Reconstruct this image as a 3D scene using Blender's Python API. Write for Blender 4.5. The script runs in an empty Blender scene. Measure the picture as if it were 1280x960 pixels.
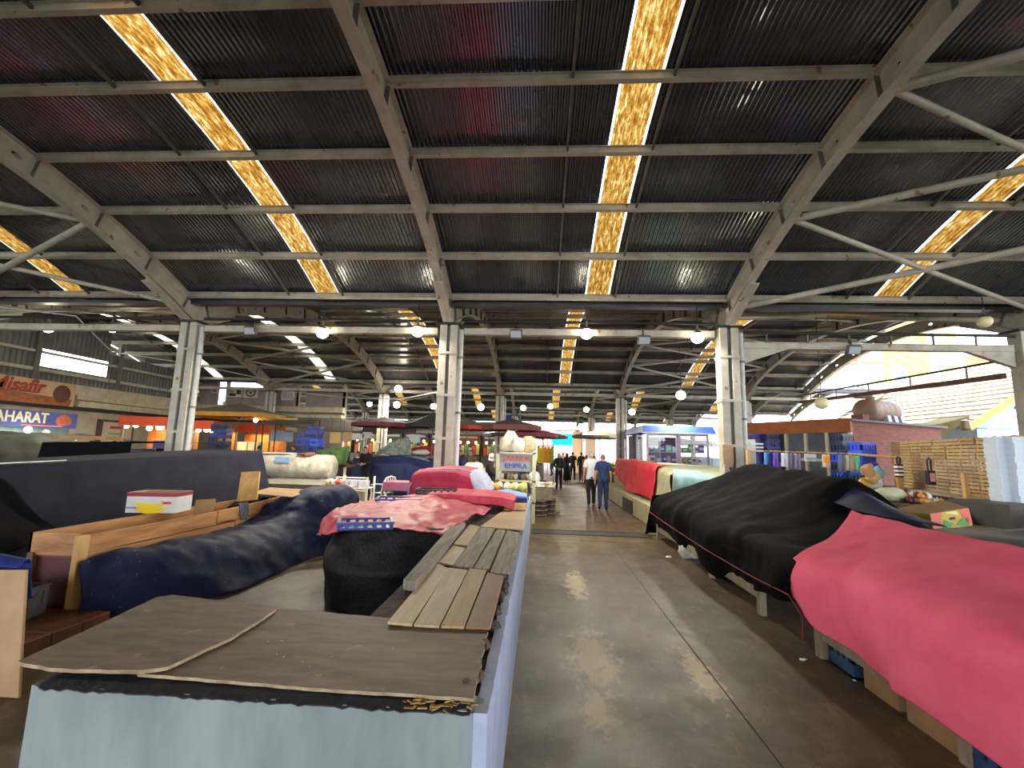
import bpy, bmesh, math, random
from mathutils import Vector, Matrix, noise
PI = math.pi
SC = bpy.context.scene
C = SC.collection
rnd = random.Random(7)

# ------------------------------------------------------------------ camera
CF, CP, CY, CR, EYE = 579.8, .142, .062, .027, 1.7     # focal length in px, pitch, yaw, roll, eye height
cam_d = bpy.data.cameras.new('camera')
cam = bpy.data.objects.new('camera', cam_d); C.objects.link(cam)
cam_d.sensor_width = 36.0; cam_d.sensor_fit = 'HORIZONTAL'; cam_d.lens = 36.0 * CF / 1280
cam_d.clip_start = .05; cam_d.clip_end = 600
cam.matrix_world = (Matrix.Translation((0, 0, EYE)) @ Matrix.Rotation(CY, 4, 'Z') @ Matrix.Rotation(PI/2 + CP, 4, 'X') @ Matrix.Rotation(CR, 4, 'Z'))
SC.camera = cam
# ------------------------------------------------------------------ light and exposure
SC.view_settings.view_transform = 'Standard'; SC.view_settings.look = 'None'
SC.view_settings.exposure = 1.05; SC.view_settings.gamma = 1.0; SC.view_settings.use_curve_mapping = False
w = bpy.data.worlds.new('sky'); SC.world = w; w.use_nodes = True
nt = w.node_tree; nt.nodes.clear()
wo = nt.nodes.new('ShaderNodeOutputWorld'); bg = nt.nodes.new('ShaderNodeBackground')
tc = nt.nodes.new('ShaderNodeTexCoord'); sp = nt.nodes.new('ShaderNodeSeparateXYZ'); rp = nt.nodes.new('ShaderNodeValToRGB')
nt.links.new(tc.outputs['Generated'], sp.inputs[0]); nt.links.new(sp.outputs[2], rp.inputs[0])
rp.color_ramp.elements[0].position = 0.0; rp.color_ramp.elements[0].color = (.95, .97, 1, 1)
rp.color_ramp.elements[1].position = .6; rp.color_ramp.elements[1].color = (.72, .86, 1, 1)
nt.links.new(rp.outputs[0], bg.inputs[0]); bg.inputs[1].default_value = 4.2
nt.links.new(bg.outputs[0], wo.inputs[0])
sun_d = bpy.data.lights.new('sun', 'SUN'); sun_d.energy = 9.0; sun_d.angle = math.radians(1.0); sun_d.color = (1, .93, .82)
sun = bpy.data.objects.new('sun', sun_d); C.objects.link(sun)
sun.rotation_euler = (math.radians(38), math.radians(-14), 0)      # high sun, from behind the camera and a little left
LAMP_W = 80.0

# ------------------------------------------------------------------ pixel of the 1280x960 frame -> point in the hall
def ray(u, v):
    a, b = u-640, v-480
    cr, sr = math.cos(CR), math.sin(CR)
    x = (cr*a+sr*b)/CF; q = -(-sr*a+cr*b)/CF
    cp, sp_ = math.cos(CP), math.sin(CP)
    y = cp-sp_*q; z = sp_+cp*q
    c, s = math.cos(CY), math.sin(CY)
    return Vector((c*x-s*y, s*x+c*y, z))
def on(u, v, h=0.0):
    r = ray(u, v); return Vector((0, 0, EYE)) + r*((h-EYE)/r.z)
def at(u, v, Y):
    r = ray(u, v); return Vector((0, 0, EYE)) + r*(Y/r.y)
def atx(u, v, X):
    r = ray(u, v); return Vector((0, 0, EYE)) + r*(X/r.x)

# ------------------------------------------------------------------ materials
def lin(c):
    if isinstance(c, str):
        c = [int(c[i:i+2], 16)/255 for i in (0, 2, 4)]
        c = [x/12.92 if x <= .04045 else ((x+.055)/1.055)**2.4 for x in c]
    return (c[0], c[1], c[2], 1)
MATS = {}
def mat(name, c1, c2=None, rough=.7, scale=4, detail=4, metal=0, bump=0, bscale=None, spec=.5, stretch=(1, 1, 1), specks=None, sscale=18, lo=.35, hi=.65, coat=0, transl=0, emit=0, trans=0):
    if name in MATS: return MATS[name]
    m = bpy.data.materials.new(name); m.use_nodes = True; n = m.node_tree; N = n.nodes; L = n.links
    b = N['Principled BSDF']; c1 = lin(c1); c2 = lin(c2) if c2 else None
    b.inputs['Roughness'].default_value = rough; b.inputs['Metallic'].default_value = metal
    b.inputs['Specular IOR Level'].default_value = spec; b.inputs['Coat Weight'].default_value = coat
    b.inputs['Base Color'].default_value = c1
    if trans: b.inputs['Transmission Weight'].default_value = trans
    if emit:
        b.inputs['Emission Color'].default_value = c1; b.inputs['Emission Strength'].default_value = emit
    if c2 or bump or specks:
        t = N.new('ShaderNodeTexCoord'); mp = N.new('ShaderNodeMapping'); mp.inputs['Scale'].default_value = stretch
        L.new(t.outputs['Object'], mp.inputs[0])
        nz = N.new('ShaderNodeTexNoise'); nz.inputs['Scale'].default_value = scale; nz.inputs['Detail'].default_value = detail; nz.inputs['Roughness'].default_value = .65
        L.new(mp.outputs[0], nz.inputs['Vector'])
        col = None
        if c2:
            r = N.new('ShaderNodeValToRGB'); r.color_ramp.elements[0].position = lo; r.color_ramp.elements[1].position = hi
            r.color_ramp.elements[0].color = c1; r.color_ramp.elements[1].color = c2
            L.new(nz.outputs[0], r.inputs[0]); col = r.outputs[0]
        if specks:
            s2 = N.new('ShaderNodeTexNoise'); s2.inputs['Scale'].default_value = sscale; s2.inputs['Detail'].default_value = 2
            L.new(t.outputs['Object'], s2.inputs['Vector'])
            r2 = N.new('ShaderNodeValToRGB'); r2.color_ramp.elements[0].position = .68; r2.color_ramp.elements[1].position = .72
            r2.color_ramp.elements[0].color = (0, 0, 0, 1); r2.color_ramp.elements[1].color = (1, 1, 1, 1)
            L.new(s2.outputs[0], r2.inputs[0])
            mx = N.new('ShaderNodeMix'); mx.data_type = 'RGBA'
            L.new(r2.outputs[0], mx.inputs[0])
            if col: L.new(col, mx.inputs[6])
            else: mx.inputs[6].default_value = c1
            mx.inputs[7].default_value = lin(specks); col = mx.outputs[2]
        if col: L.new(col, b.inputs['Base Color'])
        if bump:
            bz = N.new('ShaderNodeTexNoise'); bz.inputs['Scale'].default_value = bscale or scale*5; bz.inputs['Detail'].default_value = 5
            L.new(mp.outputs[0], bz.inputs['Vector'])
            bp = N.new('ShaderNodeBump'); bp.inputs['Strength'].default_value = bump; bp.inputs['Distance'].default_value = .02
            L.new(bz.outputs[0], bp.inputs['Height']); L.new(bp.outputs[0], b.inputs['Normal'])
    if transl:
        tl = N.new('ShaderNodeBsdfTranslucent'); mxs = N.new('ShaderNodeMixShader'); mxs.inputs[0].default_value = transl
        tl.inputs[0].default_value = c1
        src = b.inputs['Base Color']
        if src.is_linked: L.new(src.links[0].from_socket, tl.inputs[0])
        L.new(b.outputs[0], mxs.inputs[1]); L.new(tl.outputs[0], mxs.inputs[2])
        L.new(mxs.outputs[0], N['Material Output'].inputs[0])
    MATS[name] = m; return m

# ------------------------------------------------------------------ mesh building
class MB:
    def __init__(s): s.v = []; s.f = []; s.m = []
    def add(s, vs, fs, mi=0):
        o = len(s.v); s.v += [tuple(p) for p in vs]; s.f += [tuple(i+o for i in f) for f in fs]; s.m += [mi]*len(fs); return s
    def box(s, x0, x1, y0, y1, z0, z1, mi=0, M=None):
        vs = [Vector((x, y, z)) for z in (z0, z1) for y in (y0, y1) for x in (x0, x1)]
        if M: vs = [M @ p for p in vs]
        return s.add(vs, [(0, 2, 3, 1), (4, 5, 7, 6), (0, 1, 5, 4), (2, 6, 7, 3), (0, 4, 6, 2), (1, 3, 7, 5)], mi)
    def bar(s, a, b, w, h, mi=0, up=(0, 0, 1)):
        a = Vector(a); b = Vector(b); d = (b-a).normalized(); u = Vector(up)
        if abs(d.dot(u)) > .98: u = Vector((0, 1, 0))
        r = d.cross(u).normalized()*(w/2); t = r.cross(d).normalized()*(h/2)
        vs = [p+i*r+j*t for p in (a, b) for i, j in ((-1, -1), (1, -1), (1, 1), (-1, 1))]
        return s.add(vs, [(0, 1, 2, 3), (7, 6, 5, 4), (0, 4, 5, 1), (1, 5, 6, 2), (2, 6, 7, 3), (3, 7, 4, 0)], mi)
    def tube(s, pts, r, n=8, mi=0, cap=True):
        pts = [Vector(p) for p in pts]; rs = r if isinstance(r, (list, tuple)) else [r]*len(pts); vs = []; fs = []
        u = None
        for i, p in enumerate(pts):
            d = (pts[min(i+1, len(pts)-1)]-pts[max(i-1, 0)]).normalized()
            if u is None: u = d.orthogonal().normalized()
            u = (u-d*u.dot(d)); u = u.normalized() if u.length > 1e-6 else d.orthogonal().normalized()
            q = d.cross(u)
            vs += [p+(u*math.cos(2*PI*k/n)+q*math.sin(2*PI*k/n))*rs[i] for k in range(n)]
        for i in range(len(pts)-1):
            fs += [(i*n+k, i*n+(k+1) % n, (i+1)*n+(k+1) % n, (i+1)*n+k) for k in range(n)]
        if cap: fs += [tuple(range(n-1, -1, -1)), tuple(range((len(pts)-1)*n, len(pts)*n))]
        return s.add(vs, fs, mi)
    def lathe(s, prof, n=16, at=(0, 0, 0), mi=0, sx=1, sy=1):
        vs = []; fs = []; A = Vector(at)
        for r, z in prof: vs += [A+Vector((sx*r*math.cos(2*PI*k/n), sy*r*math.sin(2*PI*k/n), z)) for k in range(n)]
        for i in range(len(prof)-1): fs += [(i*n+k, i*n+(k+1) % n, (i+1)*n+(k+1) % n, (i+1)*n+k) for k in range(n)]
        if prof[0][0] > 0: fs.append(tuple(range(n-1, -1, -1)))
        if prof[-1][0] > 0: fs.append(tuple(range((len(prof)-1)*n, len(prof)*n)))
        return s.add(vs, fs, mi)
    def prism(s, poly, d, mi=0):
        n = len(poly); P = [Vector(p) for p in poly]; d = Vector(d)
        return s.add(P+[p+d for p in P], [tuple(range(n-1, -1, -1)), tuple(range(n, 2*n))]+[(k, (k+1) % n, n+(k+1) % n, n+k) for k in range(n)], mi)
    def grid(s, rows, mi=0):
        n = len(rows[0]); vs = [p for r in rows for p in r]
        return s.add(vs, [(i*n+k, i*n+k+1, (i+1)*n+k+1, (i+1)*n+k) for i in range(len(rows)-1) for k in range(n-1)], mi)
    def blob(s, c, r, n=10, m=7, jit=.15, mi=0, seed=0, sq=1):
        rx, ry, rz = r if isinstance(r, (tuple, list)) else (r, r, r); c = Vector(c); rows = []
        for i in range(m+1):
            th = PI*i/m; row = []
            for k in range(n+1):
                ph = 2*PI*(k % n)/n; d = Vector((math.sin(th)*math.cos(ph), math.sin(th)*math.sin(ph), -math.cos(th)))
                q = 1+jit*noise.noise(d*1.7+Vector((seed*3.1, seed*1.7, seed)))*2
                if sq != 1: d = Vector([math.copysign(abs(a)**sq, a) for a in d])
                row.append(c+Vector((d.x*rx*q, d.y*ry*q, d.z*rz*q)))
            rows.append(row)
        return s.grid(rows, mi)
    def mesh(s, name, mats, smooth=False):
        me = bpy.data.meshes.new(name); me.from_pydata(s.v, [], s.f)
        for x in (mats if isinstance(mats, (list, tuple)) else [mats]): me.materials.append(x)
        if any(s.m): me.polygons.foreach_set('material_index', s.m)
        bm = bmesh.new(); bm.from_mesh(me)
        bmesh.ops.remove_doubles(bm, verts=bm.verts, dist=1e-5); bmesh.ops.recalc_face_normals(bm, faces=bm.faces)
        bm.to_mesh(me); bm.free()
        if smooth:
            me.polygons.foreach_set('use_smooth', [True]*len(me.polygons))
        return me
    def build(s, name, mats, parent=None, smooth=False, bevel=0):
        o = bpy.data.objects.new(name, s.mesh(name, mats, smooth)); C.objects.link(o)
        if parent:
            o.parent = parent; o.matrix_parent_inverse = Matrix.Identity(4)
            if not is_local(parent):
                o.data.transform(Matrix.Translation(-origin(parent)))
        if bevel:
            b = o.modifiers.new('bevel', 'BEVEL'); b.width = bevel; b.segments = 2; b.limit_method = 'ANGLE'
        if smooth: o.data.set_sharp_from_angle(angle=math.radians(50))
        return o
def is_local(o):
    while o.parent: o = o.parent
    return bool(o.get('_local'))
def origin(o):
    t = Vector((0, 0, 0))
    while o: t += o.location; o = o.parent
    return t
def tag(o, label=None, cat=None, group=None, kind=None):
    if label: o['label'] = label
    if cat: o['category'] = cat
    if group: o['group'] = group
    if kind: o['kind'] = kind
    return o
def thing(name, label, cat, loc=(0, 0, 0), group=None, kind=None, local=False, rz=0):
    o = bpy.data.objects.new(name, None); C.objects.link(o); o.location = loc; o.rotation_euler.z = rz; o.empty_display_size = .1
    if local: LOCAL.append(o); o['_local'] = 1
    return tag(o, label, cat, group, kind)
LOCAL = []
KIDS = {}
def dup(root, loc, rz=0, label=None, group=None, scale=None):
    r = root.copy(); C.objects.link(r); r.location = loc; r.rotation_euler = (0, 0, rz)
    if scale: r.scale = scale
    if label: r['label'] = label
    if group: r['group'] = group
    if root not in KIDS: KIDS[root] = [(c, list(c.children)) for c in root.children]
    for ch, gs in KIDS[root]:
        c = ch.copy(); C.objects.link(c); c.parent = r
        for g in gs:
            d = g.copy(); C.objects.link(d); d.parent = c
    return r
def solo(mb, name, mats, label, cat, base=None, group=None, smooth=False, kind=None, bevel=0):
    """a thing that is one mesh, its origin at its base"""
    o = mb.build(name, mats, None, smooth, bevel)
    xs = [v[0] for v in mb.v]; ys = [v[1] for v in mb.v]; zs = [v[2] for v in mb.v]
    b = Vector(base) if base else Vector(((min(xs)+max(xs))/2, (min(ys)+max(ys))/2, min(zs)))
    o.data.transform(Matrix.Translation(-b)); o.location = b
    return tag(o, label, cat, group, kind)
# ------------------------------------------------------------------ cloth: smooth surface through rows of control points
def crom(p, t):
    n = len(p)-1; x = min(max(t*n, 0), n-1e-9); i = int(x); f = x-i
    a, b, c, d = p[max(i-1, 0)], p[i], p[i+1], p[min(i+2, n)]
    return .5*((2*b)+(c-a)*f+(2*a-5*b+4*c-d)*f*f+(3*b-a-3*c+d)*f**3)
def cloth(rows, nu=48, nv=40, amp=.02, fs=3.0, seed=1, fold=0.0, fr=14, lin_v=False):
    rows = [[Vector(p) for p in r] for r in rows]; out = []
    for j in range(nv+1):
        tv = j/nv; line = []
        for i in range(nu+1):
            tu = i/nu
            col = [crom(r, tu) for r in rows]
            if lin_v:
                n = len(col)-1; x = min(tv*n, n-1e-9); k = int(x); p = col[k].lerp(col[k+1], x-k)
            else: p = crom(col, tv)
            line.append(p)
        out.append(line)
    nrm = []
    for j in range(nv+1):
        l = []
        for i in range(nu+1):
            a = out[min(j+1, nv)][i]-out[max(j-1, 0)][i]; b = out[j][min(i+1, nu)]-out[j][max(i-1, 0)]
            q = b.cross(a); l.append(q.normalized() if q.length > 1e-9 else Vector((0, 0, 1)))
        nrm.append(l)
    res = []
    for j in range(nv+1):
        l = []
        for i in range(nu+1):
            p = out[j][i]; q = nrm[j][i]
            d = noise.fractal(p*fs+Vector((seed*7.3, seed*2.1, seed*4.7)), 1.0, 2.0, 3)*amp
            if fold:
                hang = max(0, 1-abs(q.z)*1.3)
                ph = fr*i/nu*PI*2/4+3*noise.noise(Vector((i/nu*5, j/nv*1.2, seed)))
                d += fold*hang*math.sin(ph)*(j/nv)
                dd = noise.noise(Vector((i/nu*fr*.6, j/nv*2.0, seed*1.3)))
                d += fold*.8*(1-abs(dd)*2)*.5
            l.append(p+q*d)
        res.append(l)
    mb = MB(); mb.grid(res); return mb
def cloth_obj(name, m, label, cat, rows, parent=None, thick=.006, **k):
    mb = cloth(rows, **k)
    if parent: o = mb.build(name, m, parent, True)
    else: o = solo(mb, name, m, label, cat, smooth=True)
    s = o.modifiers.new('thickness', 'SOLIDIFY'); s.thickness = thick; s.offset = 0
    return o
def quad(pts, h, t):                                     # a board lying flat, corners given in the frame at height h
    return MB().prism([on(u, v, h) for u, v in pts], (0, 0, t))
def text_mesh(body, size, name, m, parent, loc, rot, extrude=.004, sx=1, spacing=1.0, align='CENTER', bold=0, shear=0):
    cu = bpy.data.curves.new(name, 'FONT'); cu.body = body; cu.size = size; cu.extrude = extrude; cu.align_x = align; cu.align_y = 'CENTER'; cu.space_character = spacing; cu.offset = bold; cu.shear = shear; cu.resolution_u = 3
    t = bpy.data.objects.new(name, cu); C.objects.link(t)
    me = bpy.data.meshes.new_from_object(t.evaluated_get(bpy.context.evaluated_depsgraph_get()))
    bpy.data.objects.remove(t); bpy.data.curves.remove(cu)
    o = bpy.data.objects.new(name, me); C.objects.link(o); me.materials.clear(); me.materials.append(m)
    me.transform(Matrix.Diagonal((sx, 1, 1, 1)))
    if parent:
        o.parent = parent; loc = Vector(loc)-(Vector((0, 0, 0)) if is_local(parent) else origin(parent))
    o.location = loc; o.rotation_euler = rot
    return o
# rounded helper: flat sheet with thickness between 4 world corners
def panel(a, b, c, d, t):
    a, b, c, d = [Vector(p) for p in (a, b, c, d)]; n = (b-a).cross(d-a).normalized()*t
    return MB().prism([a, b, c, d], n)
# ================================================================== materials of the hall
STEEL = mat('painted steel', 'b8b2a2', '8c8676', rough=.5, scale=2.2, lo=.3, hi=.75, bump=.05, bscale=30, specks='7a5a3a', sscale=5)
STEELD = mat('darker painted steel', '6a675f', '4c4942', rough=.55, scale=3)
GUT = mat('gutter steel', '4a4a4c', '38383a', rough=.4, scale=3, metal=.3)
PIPEW = mat('white downpipe', 'b9bcb8', 'a2a59f', rough=.4, scale=6)
BLACKM = mat('black cable', '161616', rough=.6)
ROOF = mat('dark roof sheet', '383c46', '292d35', rough=.25, scale=1.4, metal=0, spec=1.0, coat=.4, stretch=(1, .25, 1))
CREAM = mat('cream plaster', 'b9ae96', 'a0937b', rough=.8, scale=1.5, bump=.1)
GLASS_A = None
def floor_mat():
    m = bpy.data.materials.new('worn concrete floor'); m.use_nodes = True; n = m.node_tree; N = n.nodes; L = n.links; b = N['Principled BSDF']; b.inputs['Specular IOR Level'].default_value = .4
    t = N.new('ShaderNodeTexCoord')
    def nz(s, d=6, st=(1, 1, 1), off=(0, 0, 0)):
        mp = N.new('ShaderNodeMapping'); mp.inputs['Scale'].default_value = st; mp.inputs['Location'].default_value = off
        L.new(t.outputs['Object'], mp.inputs[0]); x = N.new('ShaderNodeTexNoise'); x.inputs['Scale'].default_value = s; x.inputs['Detail'].default_value = d; x.inputs['Roughness'].default_value = .7
        L.new(mp.outputs[0], x.inputs['Vector']); return x.outputs[0]
    def ramp(v, p0, p1, c0, c1):
        r = N.new('ShaderNodeValToRGB'); r.color_ramp.elements[0].position = p0; r.color_ramp.elements[1].position = p1
        r.color_ramp.elements[0].color = c0; r.color_ramp.elements[1].color = c1; L.new(v, r.inputs[0]); return r.outputs[0]
    def mix(f, a, c, bl='MIX'):
        x = N.new('ShaderNodeMix'); x.data_type = 'RGBA'; x.blend_type = bl
        if isinstance(f, float): x.inputs[0].default_value = f
        else: L.new(f, x.inputs[0])
        for i, q in ((6, a), (7, c)):
            if isinstance(q, tuple): x.inputs[i].default_value = q
            else: L.new(q, x.inputs[i])
        return x.outputs[2]
    base = ramp(nz(.9), .32, .7, lin('312618'), lin('5e4c33'))
    base = mix(ramp(nz(3.2, 10), .45, .72, (0, 0, 0, 1), (.75, .75, .75, 1)), base, lin('29221a'))
    base = mix(ramp(nz(7, 10, (1, .5, 1), (3, 1, 0)), .52, .66, (0, 0, 0, 1), (.45, .45, .45, 1)), base, lin('7d6b4b'))
    # worn pale patches of bare concrete along the middle of the aisle
    sep = N.new('ShaderNodeSeparateXYZ'); L.new(t.outputs['Object'], sep.inputs[0])
    def blob(cx, cy, rx, ry):
        mp = N.new('ShaderNodeMapping'); mp.inputs['Location'].default_value = (-cx/rx, -cy/ry, 0); mp.inputs['Scale'].default_value = (1/rx, 1/ry, 0)
        L.new(t.outputs['Object'], mp.inputs[0]); g = N.new('ShaderNodeTexGradient'); g.gradient_type = 'SPHERICAL'; L.new(mp.outputs[0], g.inputs[0]); return g.outputs[1]
    worn = None
    for a in ((.48, 4.2, .36, 1.1), (1.3, 4.0, .2, .8), (.42, 3.4, .2, .5), (.5, 6.4, .25, 1.2)):
        g = blob(*a)
        if worn is None: worn = g
        else:
            ad = N.new('ShaderNodeMath'); ad.operation = 'MAXIMUM'; L.new(worn, ad.inputs[0]); L.new(g, ad.inputs[1]); worn = ad.outputs[0]
    mu = N.new('ShaderNodeMath'); mu.operation = 'MULTIPLY_ADD'; L.new(nz(11, 12, (1, .6, 1)), mu.inputs[0]); mu.inputs[1].default_value = 1.3
    w2 = N.new('ShaderNodeMath'); w2.operation = 'MULTIPLY_ADD'; L.new(worn, w2.inputs[0]); w2.inputs[1].default_value = .6; w2.inputs[2].default_value = -.42
    L.new(w2.outputs[0], mu.inputs[2])
    base = mix(ramp(mu.outputs[0], .46, .66, (0, 0, 0, 1), (.9, .9, .9, 1)), base, lin('a8946c'))
    base = mix(ramp(nz(13, 3), .71, .74, (0, 0, 0, 1), (.5, .5, .5, 1)), base, lin('b0a078'))
    L.new(base, b.inputs['Base Color'])
    L.new(ramp(nz(1.3, 6), .35, .7, (.4, .4, .4, 1), (.62, .62, .62, 1)), b.inputs['Roughness'])
    bp = N.new('ShaderNodeBump'); bp.inputs['Strength'].default_value = .12; bp.inputs['Distance'].default_value = .02; L.new(nz(30, 6), bp.inputs['Height']); L.new(bp.outputs[0], b.inputs['Normal'])
    return m
def sky_mat():
    m = bpy.data.materials.new('stained amber fibreglass'); m.use_nodes = True; n = m.node_tree; N = n.nodes; L = n.links
    N.remove(N['Principled BSDF']); t = N.new('ShaderNodeTexCoord')
    def nz(s, d, st):
        mp = N.new('ShaderNodeMapping'); mp.inputs['Scale'].default_value = st; L.new(t.outputs['Object'], mp.inputs[0])
        x = N.new('ShaderNodeTexNoise'); x.inputs['Scale'].default_value = s; x.inputs['Detail'].default_value = d; x.inputs['Roughness'].default_value = .75; L.new(mp.outputs[0], x.inputs['Vector']); return x.outputs[0]
    r = N.new('ShaderNodeValToRGB'); e = r.color_ramp.elements
    e[0].position = .3; e[0].color = (.02, .006, .001, 1); e[1].position = .66; e[1].color = (.26, .21, .12, 1)
    x = e.new(.45); x.color = (.07, .028, .004, 1); x = e.new(.55); x.color = (.135, .075, .015, 1)
    L.new(nz(6.5, 11, (3.2, .8, .8)), r.inputs[0])
    tl = N.new('ShaderNodeBsdfTranslucent'); L.new(r.outputs[0], tl.inputs[0])
    df = N.new('ShaderNodeBsdfDiffuse'); L.new(r.outputs[0], df.inputs[0])
    mx = N.new('ShaderNodeMixShader'); mx.inputs[0].default_value = .15; L.new(tl.outputs[0], mx.inputs[1]); L.new(df.outputs[0], mx.inputs[2])
    L.new(mx.outputs[0], N['Material Output'].inputs[0]); return m
AMBER = sky_mat()
CLEARSKY = mat('milky rooflight sheet', (.4, .38, .32), (.3, .26, .18), rough=.5, scale=3, transl=.9)
# ------------------------------------------------------------------ floor
def struct(o): o['kind'] = 'structure'; return o
struct(MB().box(-40, 40, -20, 62, -.2, 0).build('floor', floor_mat()))
struct(MB().box(-120, 160, -40, 200, -.4, -.21).build('ground', mat('street asphalt', '8d8a84', '77746e', rough=.9, scale=.5)))
JOINT = mat('dark joint', '33302a', rough=.9)
# ------------------------------------------------------------------ vaulted roofs
S, X1, RR, HALF = 6.451, -2.194, 16.5, math.asin(7.145/16.5)
ZC = 6.75-RR
ROWS_Y = [-3.58, 10.72, 25.01, 39.3, 53.6]
def arc(yc, a, off=0): return (yc+(RR+off)*math.sin(a), ZC+(RR+off)*math.cos(a))
PURL = [-.43, -.352, -.274, -.198, -.122, -.055, .055, .122, .198, .274, .352, .43]
def sheet(x0, x1, yc, corr, a0=-HALF-.012, a1=HALF+.012, na=26, off=.1):
    rows = []; n = max(2, int((x1-x0)/.08*4)) if corr else 2
    for j in range(na+1):
        a = a0+(a1-a0)*j/na; l = []
        for i in range(n+1):
            x = x0+(x1-x0)*i/n; d = 0
            if corr: d = (0, .024, .024, 0)[i % 4]
            y, z = arc(yc, a, off+d); l.append((x, y, z))
        rows.append(l)
    return MB().grid(rows)
def rib_mb(x, yc, depth=.42, seg=None):
    m = MB(); A = HALF+.004; fw = .085; n = 36
    for off, t in ((.0, .02), (-depth, .022)):
        for i in range(n):
            a0 = -A+2*A*i/n; a1 = -A+2*A*(i+1)/n; P = []
            for a in (a0, a1):
                for o in (off, off-t):
                    y, z = arc(yc, a, o); P += [(x-fw, y, z), (x+fw, y, z)]
            m.add(P, [(0, 1, 5, 4), (3, 2, 6, 7), (0, 4, 6, 2), (1, 3, 7, 5), (0, 2, 3, 1), (4, 5, 7, 6)])
    # web with oval holes between the stiffeners
    ks = [-A]+PURL+[A]
    for a0, a1 in zip(ks[:-1], ks[1:]):
        L = (a1-a0)*RR
        if L < .3: hole = None
        else: hole = (L*.5, -depth/2)
        outer = []; inner = []
        per = [(0, 0), (.25, 0), (.5, 0), (.75, 0), (1, 0), (1, .5), (1, 1), (.75, 1), (.5, 1), (.25, 1), (0, 1), (0, .5)]
        for sx_, t in per:
            outer.append((a0+(a1-a0)*sx_, -depth*t))
            ang = math.atan2(t-.5, (sx_-.5)*2.2)
            inner.append((a0+(a1-a0)*(.78)+.085*math.cos(ang)/RR, -depth/2-.045*math.sin(ang)))
        P = []
        for xx in (x-.006, x+.006):
            for a, o in outer+inner:
                y, z = arc(yc, a, o); P.append((xx, y, z))
        F = []
        if hole:
            for k in range(12):
                q = (k+1) % 12
                F += [(k, q, 12+q, 12+k), (24+q, 24+k, 36+k, 36+q), (12+k, 12+q, 36+q, 36+k)]
        else: F = [tuple(range(12)), tuple(range(35, 23, -1))]
        m.add(P, F)
    return m
def stiff_mb(x, yc, a, depth=.42):
    m = MB(); P = []
    for da in (-.005/RR, .005/RR):
        for o in (-.02, -depth+.01):
            y, z = arc(yc, a+da, o); P += [(x-.075, y, z), (x+.075, y, z)]
    return m.add(P, [(0, 1, 3, 2), (5, 4, 6, 7), (0, 4, 5, 1), (2, 3, 7, 6), (0, 2, 6, 4), (1, 5, 7, 3)])
def vault(i, name, ks, xr=None, near=True, clear=()):
    yc = (ROWS_Y[i]+ROWS_Y[i+1])/2
    root = bpy.data.objects.new(name, None); C.objects.link(root); struct(root)
    x0 = X1+S*ks[0]; x1 = xr if xr is not None else X1+S*ks[-1]
    for k in range(ks[0], ks[-1]+(1 if xr is not None and xr > X1+S*ks[-1]+.5 else 0)):
        xa = X1+S*k; xb = min(xa+S, x1); sa = xa+3.2; sb = sa+.56
        sheet(xa-.08, min(sa, xb), yc, near, off=.125).build('roof_sheet', ROOF, root, smooth=False)
        if sb < xb:
            sheet(sa+(.03 if near else 0), sb-(.03 if near else 0), yc, near).build('skylight_strip', CLEARSKY if k in clear else AMBER, root)
            if near:
                for q in (sa, sb-.03): sheet(q, q+.03, yc, False).build('clear_edge', CLEARSKY, root)
            sheet(sb, xb+.04, yc, near).build('roof_sheet', ROOF, root)
        for xr_ in (xa+2.55, sb+.12):
            if xr_ > xb: continue
            rod = MB(); pts = []
            for j in range(25):
                y, z = arc(yc, -HALF+2*HALF*j/24, .02); pts.append((xr_, y, z))
            for p, q in zip(pts[:-1], pts[1:]): rod.bar(p, q, .035, .05)
            rod.build('sag_rod', STEELD, root)
    for a in PURL:
        m = MB(); y, z = arc(yc, a, 0)
        t = Vector((0, math.cos(a), -math.sin(a))); nn = Vector((0, math.sin(a), math.cos(a))); c = Vector((0, y, z))
        def slab(o, h, wd):
            P = [Vector((x, 0, 0))+c+nn*(o+sz*h/2)+t*(sy*wd/2) for x in (x0, x1) for sy, sz in ((-1, -1), (1, -1), (1, 1), (-1, 1))]
            m.add(P, [(0, 1, 2, 3), (7, 6, 5, 4), (0, 4, 5, 1), (1, 5, 6, 2), (2, 6, 7, 3), (3, 7, 4, 0)])
        slab(.075, .012, .08); slab(-.058, .012, .075); slab(.008, .125, .02)
        m.build('purlin', STEEL, root)
    for k in ks:
        r = rib_mb(X1+S*k, yc).build('arch_rib', STEEL, root)
        if near:
            st = None
            for a in PURL:
                stiff_mb(X1+S*k, yc, a).build('stiffener', STEELD, r)
    if xr is not None: rib_mb(xr, yc).build('arch_rib', STEEL, root)
    return root, yc
ks1 = [-3, -2, -1, 0, 1, 2]
def brace(root, yc, k, sgn):
    """crossed round tubes under the purlins of bay k..k+1"""
    xa, xb = X1+S*k, X1+S*(k+1)
    for a0, a1 in ((.43, .274), (.274, .122), (.122, -.046), (-.122, -.274), (-.274, -.43)):
        for (p, q, r) in ((a0, a1, .065), (a1, a0, .05)):
            ya, za = arc(yc, p, -.28); yb, zb = arc(yc, q, -.28)
            MB().tube([(xa+.12, ya, za), (xb-.12, yb, zb)], r, 8).build('brace_tube', STEEL, root, smooth=True)
ROWS_Y.insert(0, -17.9); vault(0, 'ceiling', [-3, -2, -1, 0, 1, 2, 3], near=False); ROWS_Y.pop(0)  # unseen vault behind the camera, added to cut the daylight from behind
v1, yc1 = vault(0, 'ceiling', [-3, -2, -1, 0, 1, 2, 3])
brace(v1, yc1, 1, 1); brace(v1, yc1, -2, -1)
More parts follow.
